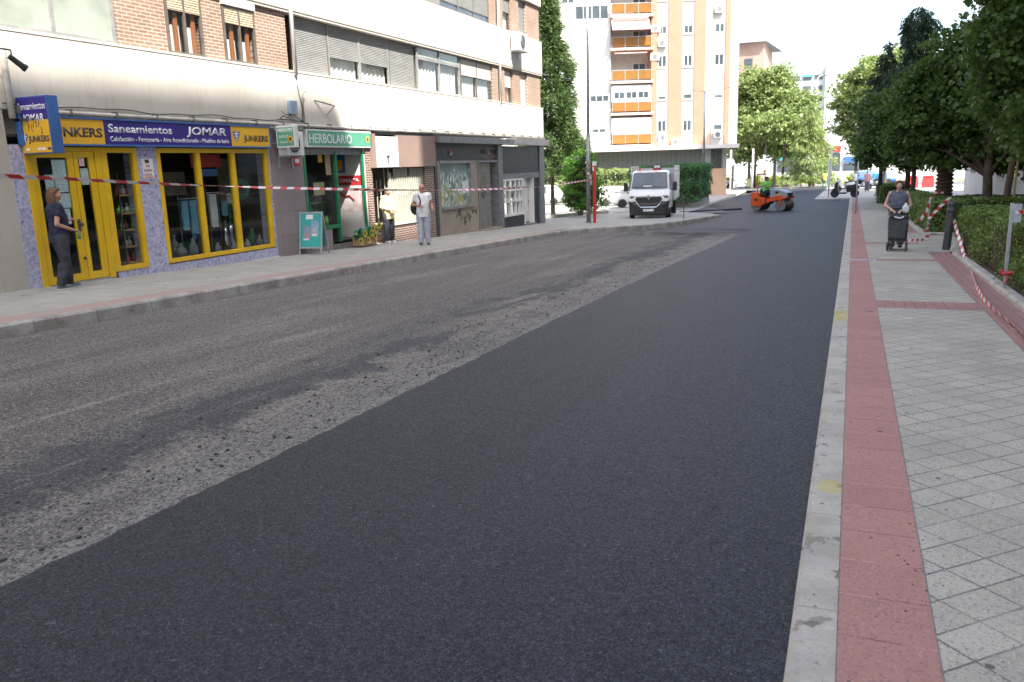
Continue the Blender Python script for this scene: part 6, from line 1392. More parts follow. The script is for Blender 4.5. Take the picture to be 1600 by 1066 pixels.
# ---- white dropside van, front towards the camera
vn=thing('white_van','white dropside van with black bumper parked facing the camera on the pavement corner','van',(-9.42,39.6+2.6,G(-9.2,41.5)+.0),math.atan2(-.99,.13))
WP=M['white_gloss']; g=M['glass_solid']
def vpart(mb,nm,mt,host=None,**k): return mb.build(nm,mt,host or vn,world=False,**k)
# cab: cross sections along x (front = +), hips
def loft(S,n=None):
    vs=[]; m=len(S[0][1])
    for x,pr in S: vs+=[(x,y,z) for y,z in pr]
    fs=[(i*m+k,i*m+(k+1)%m,(i+1)*m+(k+1)%m,(i+1)*m+k) for i in range(len(S)-1) for k in range(m)]+[tuple(range(m))[::-1],tuple((len(S)-1)*m+k for k in range(m))]
    mb=MB(); mb.add(vs,fs); return mb
def sec(w,zl,zb_,zt,wt): return [(-w,zl),(-w*1.0,zb_),(-wt,zt-.08),(-wt+.12,zt),(wt-.12,zt),(wt,zt-.08),(w,zb_),(w,zl)]
vpart(loft([(.55,sec(1.0,.5,1.35,2.30,.90)),(1.25,sec(1.0,.5,1.35,2.32,.90)),(1.65,sec(1.0,.5,1.35,2.24,.88)),(2.28,sec(.99,.5,1.30,1.42,.93)),(2.52,sec(.96,.6,1.1,1.20,.88)),(2.60,sec(.92,.7,.98,1.02,.80))]),'cab',WP,smooth=False,bevel=.03)
mb=MB(); mb.add([(2.24,-.88,1.46),(2.24,.88,1.46),(1.70,.80,2.2),(1.70,-.80,2.2)],[(0,1,2,3)]); mb.v=[(x+.045,y,z+.03) for x,y,z in mb.v]; ws=vpart(mb,'windscreen',M['glass_solid'])
for s in (-.4,.35): 
    q=MB(); q.add([(2.26,s-.35,1.50),(2.26,s+.3,1.50),(2.25,s+.3,1.53),(2.25,s-.35,1.54)],[(0,1,2,3)]); q.v=[(x+.06,y,z+.03) for x,y,z in q.v]; q.build('wiper',M['black'],ws,world=False)
MB().add([(2.255,.1,1.56),(2.255,-.3,1.56),(2.22,-.3,1.61),(2.22,.1,1.61)],[(0,1,2,3)]).build('paper',M['paper'],ws,world=False)
for v in bpy.data.objects[ws.children[-1].name].data.vertices: v.co.x+=.06
for s in (-1,1):
    mb=MB(); mb.add([(1.0,s*1.005,1.4),(1.95,s*1.005,1.4),(1.6,s*.94,2.15),(1.0,s*.93,2.15)],[(0,1,2,3)]); vpart(mb,'side_window',g)
    hl=vpart(MB().obox((2.50,s*.74,1.08),(.16,.40,.15),Matrix.Rotation(s*-.25,3,'Z')),'headlight',M['chrome'],bevel=.03)
    vpart(MB().obox((1.9,s*1.19,1.55),(.14,.20,.42)),'mirror',M['black'],bevel=.03); vpart(MB().tube([(1.9,s*1.0,1.4),(1.9,s*1.1,1.42)],.03,6),'mirror_arm',M['black'])
    wheel(vn,1.75,s*.88,.34,.22,side=s); wheel(vn,-1.9,s*.86,.34,.3,side=s)
    vpart(MB().box(-2.9,.42,s*1.08-.02,s*1.08+.02,.85,1.30),'dropside',M['white_paint'],bevel=.008)
    mb=MB(); [mb.box(x,x+.08,s*1.09-.03,s*1.09+.03,.85,2.52) for x in (.3,-.8,-1.85,-2.9)]; [mb.box(-2.9,.38,s*1.08-.012,s*1.08+.012,z,z+.05) for z in (1.5,1.75,2.0,2.25,2.46)]; vpart(mb,'side_cage',M['white_paint'])
vpart(MB().box(.36,.42,-1.06,1.06,.85,2.42),'headboard',M['galv']); vpart(MB().box(-2.9,.45,-1.06,1.06,.78,.86),'load_bed',M['grey_metal']); vpart(MB().box(-2.9,1.5,-.45,.45,.45,.75),'chassis',M['black'])
vpart(loft([(2.36,[(-.95,.22),(-1.0,.95),(1.0,.95),(.95,.22)]),(2.58,[(-.90,.20),(-.97,.90),(.97,.90),(.90,.20)]),(2.70,[(-.78,.24),(-.70,.72),(.70,.72),(.78,.24)])]),'bumper',M['black'],bevel=.03)
vpart(MB().box(2.55,2.64,-.62,.62,.78,1.10),'grille',M['black'],bevel=.02)
mb=MB(); [mb.box(2.642,2.655,-.6+.04*k,.6-.04*k,1.0-.1*k,1.03-.1*k) for k in range(3)]; vpart(mb,'grille_bars',M['dark_metal'])
vpart(MB().tube([(2.62,-.68,1.02),(2.70,-.52,.74),(2.72,-.38,.60),(2.72,.38,.60),(2.70,.52,.74),(2.62,.68,1.02)],.022,6),'grille_trim',M['chrome'])
vpart(MB().box(2.60,2.66,-.6,.6,1.07,1.12),'grille_trim',M['chrome'])
mb=MB(); mb.tube([(2.67,0,1.19),(2.67,-.08,1.08),(2.67,0,.96),(2.67,.08,1.08),(2.67,0,1.19)],.024,6); vpart(mb,'badge',M['chrome'])
pl_=vpart(MB().box(2.705,2.715,-.26,.26,.40,.51),'number_plate',M['paper'])
vpart(MB().box(1.4,1.48,.1,.5,2.33,2.58),'folded_sign',M['dark_metal']); vpart(MB().box(1.485,1.495,.15,.45,2.44,2.55),'sign_face',M['white_paint']); vpart(MB().box(1.485,1.495,.15,.45,2.36,2.43),'sign_face',M['red'])
vpart(MB().lathe([(.06,2.32),(.06,2.40),(.03,2.44)],(1.4,-.55,0),12),'beacon',M['orange'])

# ---- tandem road roller
RL=thing('road_roller','small orange and grey tandem road roller on the fresh asphalt','road roller',(-4.05,48.,G(-4,48)-.1),math.atan2(-.40,.92))
def rp2(mb,nm,mt,host=None,**k): return mb.build(nm,mt,host or RL,world=False,**k)
drum=pm('worn steel drum',(.17,.12,.09),(.09,.07,.06),.5,3,metal=.5); disc=pm('drum side',(.20,.20,.21),(.14,.14,.15),.6,4)
for x,nm in ((.72,'front_drum'),(-.72,'rear_drum')):
    dd_=rp2(MB().cyl((x,-.48,.32),(x,.48,.32),.32,n=28),'drum',drum,bevel=.01)
    for s in (-1,1): MB().cyl((x,s*.481,.32),(x,s*.488,.32),.29,n=24).build('drum_disc',disc,dd_,world=False); MB().cyl((x,s*.488,.32),(x,s*.50,.32),.08,n=12).build('hub',M['grey_metal'],dd_,world=False)
og=M['orange']
for s in (-1,1):
    mb=MB(); mb.prism([(-.1,s*.50,.42),(.25,s*.50,.55),(1.02,s*.50,.68),(1.02,s*.50,.80),(.5,s*.50,.86),(.1,s*.50,.72),(-.1,s*.50,.66)],(0,s*.05,0)); rp2(mb,'side_beam',og,bevel=.01)
    mb=MB(); mb.prism([(-1.05,s*.42,.30),(-.55,s*.42,.22),(-.2,s*.42,.4),(-.2,s*.42,.72),(-.62,s*.42,.80),(-.8,s*.42,1.02),(-1.05,s*.42,1.0)],(0,s*.12,0)); rp2(mb,'rear_side_panel',og,bevel=.02)
    rp2(MB().obox((-.72,s*.545,.62),(.18,.01,.12)),'vent',M['black'])
    rp2(MB().obox((.72,s*.52,.5),(.1,.05,.36)),'drum_yoke',og,bevel=.01)
rp2(MB().box(-1.05,-.62,-.42,.42,.62,1.0),'rear_hood',og,bevel=.03)
rp2(loft([(.02,[(-.36,.66),(-.36,1.20),(.36,1.20),(.36,.66)]),(.55,[(-.36,.7),(-.34,1.16),(.34,1.16),(.36,.7)]),(1.0,[(-.34,.72),(-.30,1.0),(.30,1.0),(.34,.72)])]),'engine_hood',pm('silver grey hood',(.32,.35,.40),(.26,.28,.32),.4,2),bevel=.03)
rp2(MB().box(.985,1.03,-.27,.27,.76,.99),'front_grille',M['black'],bevel=.01)
for s in (-1,1): rp2(MB().cyl((1.03,s*.26,.80),(1.05,s*.26,.80),.045,n=12),'headlight',M['chrome']); rp2(MB().obox((.45,s*.362,1.0),(.22,.01,.12)),'louvre',M['black'])
rp2(MB().box(.5,.62,-.371,-.366,.88,.98),'round_decal',M['sign_yellow'])
rp2(MB().box(-.5,.05,-.45,.45,.50,.58),'footplate',M['dark_metal']); rp2(MB().box(-.62,-.30,-.25,.25,.80,.92),'seat',M['black'],bevel=.03); rp2(MB().box(-.66,-.58,-.24,.24,.9,1.2),'seat_back',M['black'],bevel=.03)
rp2(MB().tube([(.08,0,.9),(-.05,0,1.22)],.03,8),'steering_column',M['black']); mb=MB(); mb.tube([(-.05+.07*math.sin(a),.18*math.cos(a),1.24+.06*math.sin(a)) for a in np.linspace(0,6.283,15)],.014,5); rp2(mb,'steering_wheel',M['black'])
mb=MB(); 
for s in (-1,1): mb.tube([(-.72,s*.40,.95),(-.74,s*.40,2.0)],.035,8)
mb.tube([(-.74,-.43,2.0),(-.74,.43,2.0)],.045,8); rp2(mb,'roll_bar',og)
rp2(MB().tube([(-.74,.36,2.02),(-.74,.36,2.1)],.03,8),'beacon_mount',M['black']); rp2(MB().lathe([(.07,2.1),(.07,2.2),(.04,2.24)],(-.74,.36,0),12),'beacon',M['sign_yellow'])

# ---- parked scooter and motorbikes
def scooter(name,label,loc,rz,mat,group=None,case=True):
    t=thing(name,label,'motorbike',loc,rz,group); W_=lambda mb,nm,mt,**k: mb.build(nm,mt,t,world=False,**k)
    for x in (.68,-.62):
        mb=MB(); mb.lathe([(.17,-.06),(.26,-.06),(.285,0),(.26,.06),(.17,.06)],(0,0,0),22); mb.v=[(v[0]+x,v[2],v[1]+.285) for v in mb.v]; w_=W_(mb,'wheel',M['rubber']); MB().cyl((x,-.03,.285),(x,.03,.285),.16,n=14).build('rim',M['galv'],w_,world=False)
    W_(MB().tube([(.68,0,.32),(.56,0,.62),(.46,0,1.0)],[.05,.045,.04],8),'fork',M['black'])
    W_(MB().prism([(.62,-.16,.42),(.74,-.13,.62),(.62,-.14,1.05),(.50,-.14,1.08),(.46,-.17,.62),(.40,-.17,.34)],(0,.32,0)),'front_fairing',mat,bevel=.04)
    W_(MB().ell((.70,0,.56),(.17,.08,.07)),'front_mudguard',mat,smooth=True)
    W_(MB().box(-.10,.44,-.17,.17,.26,.36),'footboard',M['black'],bevel=.03)
    W_(MB().prism([(-.1,-.18,.34),(-.05,-.17,.72),(-.3,-.17,.78),(-.85,-.12,.82),(-.92,-.10,.66),(-.5,-.18,.40)],(0,.34,0)),'rear_body',mat,bevel=.05)
    W_(MB().prism([(-.0,-.15,.73),(-.1,-.15,.84),(-.45,-.14,.86),(-.75,-.12,.92),(-.8,-.1,.84),(-.35,-.15,.76)],(0,.28,0)),'seat',M['rubber'],bevel=.03)
    mb=MB(); mb.tube([(.48,-.34,1.08),(.46,-.1,1.06),(.46,.1,1.06),(.48,.34,1.08)],.02,6); W_(mb,'handlebar',M['black'])
    for s in (-1,1): W_(MB().ell((.52,s*.30,1.28),(.02,.07,.05)),'mirror',M['black'])
    W_(MB().add([(.60,-.18,1.06),(.60,.18,1.06),(.46,.15,1.40),(.46,-.15,1.40)],[(0,1,2,3)]),'windshield',M['glass_dark'])
    W_(MB().ell((.70,0,.92),(.05,.09,.07)),'headlight',M['chrome']); W_(MB().box(-.95,-.9,-.06,.06,.68,.76),'tail_light',M['red'])
    W_(MB().cyl((-.3,-.17,.27),(-.82,-.19,.34),.05),'exhaust',M['grey_metal'])
    if case: W_(MB().ell((-.86,0,1.08),(.22,.21,.17)),'top_case',M['black'],smooth=True)
    return t
s0=scooter('parked_scooter','black scooter with top case parked across the pavement end',(-.45,61.9,G(-.45,61.9)),math.pi-.12,M['black'])
s1=scooter('parked_motorbike','pale silver motorbike parked behind the black scooter',(.7,79,G(0,79)),math.pi+.6,silver,'motorbikes behind the scooter',False); copy_tree(s1,(1.8,82,G(1,82)),math.pi+1.0,'motorbike parked furthest right behind the black scooter')
copy_tree(s1,(-.6,75,G(-.6,75)),math.pi+.8,'motorbike parked furthest back behind the black scooter')
# ================================================================ people
def remesh(mb,name,mat,parent,voxel=.01,it=4,disp=0,world=False):
    me=bpy.data.meshes.new('tmp'); me.from_pydata([tuple(v) for v in mb.v],[],mb.f); o=bpy.data.objects.new('tmp',me); C.objects.link(o)
    r=o.modifiers.new('r','REMESH'); r.mode='VOXEL'; r.voxel_size=voxel; r.use_smooth_shade=True
    s=o.modifiers.new('s','SMOOTH'); s.iterations=it; s.factor=.5
    if disp:
        tx=bpy.data.textures.new('folds','CLOUDS'); tx.noise_scale=.11; d=o.modifiers.new('d','DISPLACE'); d.texture=tx; d.strength=disp; d.mid_level=.5
    dg=bpy.context.evaluated_depsgraph_get(); e=o.evaluated_get(dg); m2=bpy.data.meshes.new_from_object(e); bpy.data.objects.remove(o); m2.name=name
    m2.materials.clear(); m2.materials.append(mat); m2.polygons.foreach_set('use_smooth',[True]*len(m2.polygons))
    ob=bpy.data.objects.new(name,m2); C.objects.link(ob); ob.parent=parent; XF[ob]=XF[parent]; return ob
def cap(mb,a,b,ra,rb):
    mb.cyl(a,b,ra,rb,14); mb.ell(a,ra,nu=12,nv=8); mb.ell(b,rb,nu=12,nv=8)
def hand(mb,w,d,side,curl=.6,palm=None):
    """w wrist, d forearm direction, palm normal; five fingers of different length"""
    w=Vector(w); d=Vector(d).normalized(); pn=Vector(palm or (0,-1,0)); pn=(pn-d*pn.dot(d)).normalized(); s=d.cross(pn)
    c=w+d*.05; Mx=Matrix((s,pn,d)).transposed(); mb.ell(c,(.04,.017,.052),Mx)
    for k,(o,L) in enumerate(((-.030,.062),(-.010,.074),(.010,.070),(.029,.056))):
        a=c+d*.04+s*o; b=a+(d*math.cos(curl*.5)+pn*math.sin(curl*.5))*L*.5; e=b+(d*math.cos(curl*1.5)+pn*math.sin(curl*1.5))*L*.5; cap(mb,a,b,.0095,.009); cap(mb,b,e,.009,.0075)
    a=c-s*.034*side-d*.02; b=a+(d*.5-s*.7*side+pn*.35).normalized()*.034; cap(mb,a,b,.012,.010); cap(mb,b,b+(d*.8+pn*.5).normalized()*.028,.010,.008)
def person(label,loc,rz,J,skin,k=1.0,head_yaw=0,girth=1.0,vox=.010,shirt=None,sleeve=.5,trousers=None,shoe=None,hair=None,female=False,hem=.0,strap=False,curl=.6,tilt=0):
    t=thing('person',label,'person',loc,rz)
    V=lambda q: Vector(q)*k
    g=girth; b=MB()
    hipL,hipR,kneeL,kneeR,anL,anR=[V(J[q]) for q in ('hipL','hipR','kneeL','kneeR','anL','anR')]
    shL,shR,elL,elR,wrL,wrR=[V(J[q]) for q in ('shL','shR','elL','elR','wrL','wrR')]
    pel=(hipL+hipR)/2; ch=(shL+shR)/2; ax=(shR-shL).normalized(); up=(ch-pel).normalized(); fw_=up.cross(ax); Mt=Matrix((ax,-fw_ if False else ax.cross(up)*-1,up)).transposed()
    mid=pel.lerp(ch,.5)
    b.ell(pel+up*.02*k,(.155*k*g,.115*k*g,.13*k),Mt); b.ell(mid+fw_*.02*g,(.14*k*g,.11*k*g,.18*k),Mt); b.ell(pel.lerp(ch,.78),(.165*k*g,.112*k*g,.19*k),Mt)
    cap(b,shL,shR,.058*k,.058*k); nk=ch+up*.04*k; hd=V(J['head']); cap(b,nk,hd-up*.06*k+Vector((0,0,0)),.056*k,.052*k)
    for a,m_,c in ((hipL,kneeL,anL),(hipR,kneeR,anR)):
        cap(b,a,m_,.085*k*g,.056*k); cap(b,m_,c,.055*k,.038*k); b.ell(m_.lerp(c,.3)-Vector((0,.015,0)),(.056*k,.058*k,.12*k))
        f=Vector((0,1,0)); b.ell(c+f*.06*k-Vector((0,0,.04*k)),(.045*k,.13*k,.04*k))
    for i,(a,m_,c) in enumerate(((shL,elL,wrL),(shR,elR,wrR))):
        cap(b,a,m_,.048*k*(1+.3*(g-1)),.038*k); cap(b,m_,c,.037*k,.026*k)
        hand(b,c,(c-m_),1 if i else -1,curl,J.get('palm',(0,0,-1)))
    # head: skull, jaw, nose, brow, ears, turned by head_yaw
    Mh=Matrix.Rotation(head_yaw,3,'Z')@Matrix.Rotation(tilt,3,'X'); H=lambda x,y,z: hd+Mh@(Vector((x,y,z))*k)
    def he(x,y,z,r): b.ell(H(x,y,z),[q*k for q in r],Mh,14,10)
    he(0,-.012,.025,(.076,.094,.092)); he(0,.012,-.02,(.064,.078,.085)); he(0,.04,-.062,(.045,.045,.035)); he(0,.088,-.012,(.013,.020,.024)); he(0,.094,-.026,(.017,.015,.011)); he(0,.078,.018,(.050,.014,.012)); he(0,.078,-.055,(.024,.012,.007)); he(0,.077,-.066,(.022,.012,.007))
    for s in (-1,1): he(s*.077,-.005,-.008,(.010,.020,.030)); he(s*.036,.062,-.028,(.022,.018,.02))
    bo=remesh(b,'body',skin,t,vox,3)
    for s in (-1,1):
        mb=MB(); mb.ell(H(s*.030,.0785,.004),(.0125*k,.010*k,.009*k),Mh,10,6); e=mb.build('eye',M['paper'],t,world=False,smooth=True); mb=MB(); mb.ell(H(s*.030,.0880,.004),(.006*k,.003*k,.006*k),Mh,8,5); mb.build('iris',M['black'],e,world=False)
    mb=MB(); mb.ell(H(0,.0865,-.0605),(.020*k,.004*k,.003*k),Mh,8,5); mb.build('lips',pm('lips',(.35,.12,.10),None,.5,4),t,world=False)
    # clothes
    if shirt:
        m_=MB(); o=.018*k; z0=pel-up*(.06+hem)*k
        def ring(c,rx,ry): return [c+ax*rx*math.cos(a)+fw_*ry*math.sin(a) for a in [i*2*math.pi/20 for i in range(20)]]
        R5=[ring(z0,.172*k*g,.135*k*g),ring(pel+up*.06*k+fw_*.01*g,.166*k*g,.135*k*g),ring(mid+fw_*.025*g,.160*k*g,.132*k*g),ring(pel.lerp(ch,.72)+fw_*.01,.186*k*g,.134*k*g),ring(pel.lerp(ch,.93),.19*k*(.4+.6*g),.125*k*g),ring(ch+up*.05*k,.11*k,.10*k)]
        vs=[p for r_ in R5 for p in r_]; n=20; fs=[(i*n+q,i*n+(q+1)%n,(i+1)*n+(q+1)%n,(i+1)*n+q) for i in range(5) for q in range(n)]+[tuple(range(n))[::-1],tuple(5*n+q for q in range(n))]
        m_.add(vs,fs)
        if sleeve: 
            for a,e,w in ((shL,elL,wrL),(shR,elR,wrR)):
                if sleeve<=1: m_.ell(a,.078*k); m_.cyl(a,a.lerp(e,sleeve),.074*k,.066*k,14)
                else: m_.ell(a,.066*k); cap(m_,a,e,.064*k,.054*k); m_.cyl(e,e.lerp(w,sleeve-1),.054*k,.043*k,14)
            cap(m_,shL,shR,.078*k,.078*k)
        else:
            cap(m_,ch-ax*.12*k,ch+ax*.12*k,.074*k,.074*k)
        remesh(m_,'shirt',shirt,t,vox,2,.034)
    if trousers:
        m_=MB(); m_.ell(pel,(.168*k*g,.132*k*g,.12*k),Mt)
        for a,q,c in ((hipL,kneeL,anL),(hipR,kneeR,anR)): cap(m_,a,q,.104*k*g,.092*k); m_.cyl(q,c+Vector((0,0,.0)),.090*k,.080*k,14); m_.ell(q.lerp(c,.3)-Vector((0,.015,0)),(.086*k,.088*k,.13*k))
        remesh(m_,'trousers',trousers,t,vox,2,.036)
    if shoe:
        for c in (anL,anR):
            m_=MB(); m_.ell(c+Vector((0,.065*k,-.045*k)),(.052*k,.145*k,.042*k)); m_.ell(c+Vector((0,-.01*k,-.02*k)),(.047*k,.06*k,.055*k)); remesh(m_,'shoe',shoe,t,vox*.9,2)
            mb=MB(); mb.ell(c+Vector((0,.065*k,-.072*k)),(.055*k,.15*k,.014*k)); mb.build('sole',M['paper'],t,world=False,smooth=True)
    if hair:
        hm,style=hair; m_=MB()
        def hh(x,y,z,r): m_.ell(H(x,y,z),[q*k for q in r],Mh,12,8)
        hh(0,-.022,.04,(.088,.098,.088)); hh(0,.045,.085,(.06,.04,.03))
        if style=='long':
            q=random.Random(4)
            for i in range(26):
                a=math.pi*(.98+1.04*i/25); x,y=.082*math.cos(a),-.02+.095*math.sin(a); L_=.16+q.uniform(0,.05); cap(m_,H(x,y,.03),H(x*1.12,y*1.08,-.05),.022*k,.024*k); cap(m_,H(x*1.12,y*1.08,-.05),H(x*1.1+q.uniform(-.01,.01),y*1.02+q.uniform(-.01,.01),-L_),.024*k,.010*k)
        if style=='short': hh(0,-.06,-.01,(.078,.055,.07)); [hh(s*.07,-.02,.0,(.018,.04,.045)) for s in (-1,1)]
        remesh(m_,'hair',hm,t,vox*.8,1,.012)
    return t,H,dict(shL=shL,shR=shR,elL=elL,elR=elR,wrL=wrL,wrR=wrR,pel=pel,ch=ch,up=up,ax=ax,fw=fw_)
skinm=lambda n,c: pm(n,c,tuple(q*.85 for q in c),.55,6)
SK=skinm('tanned skin',(.50,.27,.18)); SK2=skinm('pale skin',(.62,.38,.29)); SK3=skinm('dark tanned skin',(.33,.17,.11))
def stand(**o):
    J=dict(hipL=(-.095,0,.90),hipR=(.095,0,.90),kneeL=(-.10,.02,.49),kneeR=(.10,.02,.49),anL=(-.10,-.02,.085),anR=(.10,-.02,.085),shL=(-.175,0,1.42),shR=(.175,0,1.42),elL=(-.23,-.03,1.14),elR=(.23,-.03,1.14),wrL=(-.22,.05,.89),wrR=(.22,.05,.89),head=(0,.02,1.625)); J.update(o); return J
hb_brown=pm('brown hair',(.16,.075,.04),(.09,.04,.02),.6,30,stretch=(4,4,.4),bump=.4); hb_grey=pm('grey hair',(.3,.27,.25),(.2,.18,.17),.7,20)
navy=pm('navy cotton',(.022,.026,.06),(.016,.02,.045),.9,8,bump=.3); charcoal=pm('charcoal trousers',(.045,.05,.06),(.03,.034,.042),.9,5,bump=.3)
# 1: man at the yellow door, facing along the street (+y), elbow bent
px,py=-12.72,10.25; rzm=R(-22)
J=stand(elR=(.25,-.08,1.13),wrR=(.16,.19,1.02),elL=(-.22,.02,1.15),wrL=(-.16,.25,1.18),anL=(-.09,.08,.085),kneeL=(-.09,.08,.49),anR=(.10,-.10,.085),head=(0,.035,1.63),palm=(0,.3,-1))
p1,H1,A=person('man with long brown hair, navy t-shirt and dark trousers standing at the yellow shop door',(px,py,G(px,py)),rzm,J,SK,1.0,head_yaw=R(-22),girth=1.16,shirt=navy,sleeve=.55,trousers=charcoal,shoe=pm('grey shoes',(.16,.18,.2),(.1,.12,.14),.7,8),hair=(hb_brown,'long'),vox=.008,hem=.03)
m_=XF[p1]; c=m_@(A['wrR']+Vector((.0,.09,-.07)))
o=MB().lathe([(.028,-.10),(.030,-.02),(.012,.02),(.014,.05)],c,12).build('small_bottle',bm[4],None,loc=tuple(c),smooth=True); props(o,'small dark green bottle held in the right hand of the man at the yellow door','bottle')
# 2: man in white t-shirt, facing the street
px,py=-11.55,21.35
J=stand(elR=(.27,-.06,1.16),wrR=(.12,.17,1.12),elL=(-.25,-.02,1.16),wrL=(-.28,.16,1.06),head=(0,.03,1.615),anL=(-.11,.0,.085),anR=(.10,.05,.085),palm=(-.5,.2,-.6))
# mirrored so that the bent arm is on the viewer's left
J['elL'],J['elR']=(-.27,-.06,1.16),(.26,-.02,1.16); J['wrL'],J['wrR']=(-.09,.16,1.14),(.26,.19,1.08)
J['elL'],J['elR'],J['wrL'],J['wrR']=(-.26,-.02,1.16),(.28,-.06,1.15),(-.26,.19,1.08),(.08,.17,1.13)
p2_,H2,A=person('bald man in white t-shirt and pale grey trousers with sunglasses and a black shoulder bag',(px,py,G(px,py)),R(-150),J,SK,1.02,head_yaw=R(-10),girth=1.1,shirt=pm('white cotton',(.80,.80,.82),(.72,.72,.75),.9,6,bump=.2),sleeve=.55,trousers=pm('pale grey trousers',(.42,.45,.52),(.36,.39,.45),.9,5,bump=.2),shoe=pm('dark blue shoes',(.06,.08,.12),None,.7,8),hem=.03,vox=.009)
mb=MB(); 
for s in (-1,1): mb.ell(H2(s*.031,.088,.006),(.027,.008,.02),nu=10,nv=6)
mb.cyl(H2(-.075,.07,.01),H2(.075,.07,.01),.006,n=6); mb.build('sunglasses',pm('red brown lens',(.20,.03,.02),None,.15,3),p2_,world=False)
bgk=thing('shoulder_bag','black shoulder bag worn on the back of the man in the white t-shirt','bag',tuple(XF[p2_]@Vector((.12,-.2,1.1))),R(-150))
mb=MB(); mb.ell((.08,0,-.02),(.16,.10,.21)); mb.build('pouch',M['black'],bgk,world=False,smooth=True)
mb=MB(); o_=Vector((.12,-.2,1.1)); mb.tube([Vector((.20,-.12,1.24))-o_,Vector((.15,-.02,1.49))-o_,Vector((.10,.12,1.42))-o_,Vector((.06,.165,1.28))-o_,Vector((.10,.17,1.13))-o_],.022,6); mb.build('strap',M['black'],bgk,world=False)
# 3: person in the porch behind the brick pillar, cream jacket
px,py=-13.2,22.15
J=stand(elR=(.25,.0,1.14),wrR=(.06,.2,1.05),elL=(-.24,.0,1.14),wrL=(-.05,.22,1.02),head=(0,.05,1.60))
person('person in a cream yellow jacket and dark trousers half hidden by the brick pillar',(px,py,G(px,py)),R(-115),J,SK,.98,head_yaw=.2,girth=1.08,shirt=pm('cream jacket',(.75,.62,.36),(.66,.54,.3),.9,5),sleeve=1.9,trousers=charcoal,shoe=M['paper'],hair=(hb_grey,'short'),vox=.011,hem=.08)
# 4: woman with the shopping trolley
px,py=.98,20.75; kw=.90
J=stand(elR=(.30,.02,1.12),wrR=(.13,.27,1.02),elL=(-.30,.02,1.12),wrL=(-.12,.27,1.02),shL=(-.185,0,1.41),shR=(.185,0,1.41),anR=(.10,.12,.085),kneeR=(.10,.12,.49),anL=(-.1,-.14,.12),kneeL=(-.1,.0,.5),head=(0,.05,1.61),palm=(0,.2,-1))
pat=None
def patmat():
    m,nt,b,out=nodes('patterned grey cloth'); t=T(nt); v=t.co(); k=t.sep(t.vor(v,26,out='Color'))
    t.set(b.inputs['Base Color'],t.mix(t.sm(k[0],.45,.55),(.09,.10,.14),(.38,.38,.42))); b.inputs['Roughness'].default_value=.9; return m
pat=patmat(); greyblue=pm('grey blue vest',(.12,.135,.18),(.085,.095,.13),.9,7,bump=.2)
pw_,Hw,A=person('woman with short red brown hair in a grey sleeveless top pushing a black shopping trolley',(px,py,G(px,py)),R(176),J,SK2,kw,head_yaw=R(8),girth=1.32,shirt=greyblue,sleeve=0,trousers=pat,shoe=M['black'],hair=(pm('auburn hair',(.14,.045,.03),(.09,.03,.02),.6,20),'short'),vox=.009,hem=.05)
neck=MB(); neck.prism([(-.055,.112*1.2,1.36*kw),(.055,.112*1.2,1.36*kw),(.0,.135*1.25,1.19*kw)],(0,.012,0)); 
tr=thing('shopping_trolley','black two wheeled shopping trolley with a sagging front pouch pushed along the pavement','trolley',(.99,20.33,G(.99,20.33)),R(176))
V_=lambda mb,nm,mt,**q: mb.build(nm,mt,tr,world=False,**q)
gm=pm('dark grey nylon',(.050,.055,.060),(.032,.036,.04),.7,5,bump=.3)
m_=MB(); m_.hexa([(-.22,-.13,.24),(.22,-.13,.24),(.22,.17,.24),(-.22,.17,.24),(-.235,-.13,.80),(.235,-.13,.80),(.235,.15,.80),(-.235,.15,.80)]); m_.hexa([(-.20,.15,.30),(.20,.15,.30),(.18,.25,.32),(-.18,.25,.32),(-.22,.13,.72),(.22,.13,.72),(.21,.19,.70),(-.21,.19,.70)]); remesh(m_,'bag',gm,tr,.014,4,.03)
V_(MB().box(-.22,.22,-.12,.17,.80,.86),'flap',M['black'],bevel=.03)
V_(MB().tube([(-.12,.17,.83),(-.03,.2,.80),(.10,.19,.83)],.018,6),'flap_label',M['paper'])
mb=MB(); 
for s in (-1,1): mb.tube([(s*.2,-.15,.1),(s*.2,-.16,.9),(s*.16,-.22,1.02)],.014,6)
mb.tube([(-.17,-.22,1.02),(.17,-.22,1.02)],.018,8); mb.tube([(-.2,.2,.05),(-.2,-.15,.12)],.013,6); mb.tube([(.2,.2,.05),(.2,-.15,.12)],.013,6); mb.tube([(-.2,.2,.06),(.2,.2,.06)],.013,6); V_(mb,'frame',M['dark_metal'])
for s in (-1,1):
    mb=MB(); mb.cyl((s*.235-.015,-.12,.10),(s*.235+.015,-.12,.10),.10,n=18); V_(mb,'wheel',M['rubber']); mb=MB(); mb.cyl((s*.2-.01,.2,.04),(s*.2+.01,.2,.04),.04,n=12); V_(mb,'front_wheel',M['rubber'])
tr.scale=(.87,.9,.93)
pb=thing('plastic_bag','small white plastic bag hanging from the trolley handle','bag',tuple(XF[tr]@Vector((-.13,-.1,.95)))); m_=MB(); m_.ell((0,0,-.02),(.075,.06,.10)); m_.ell((0,0,.07),(.03,.03,.05)); remesh(m_,'bag',M['paper'],pb,.01,2,.02)
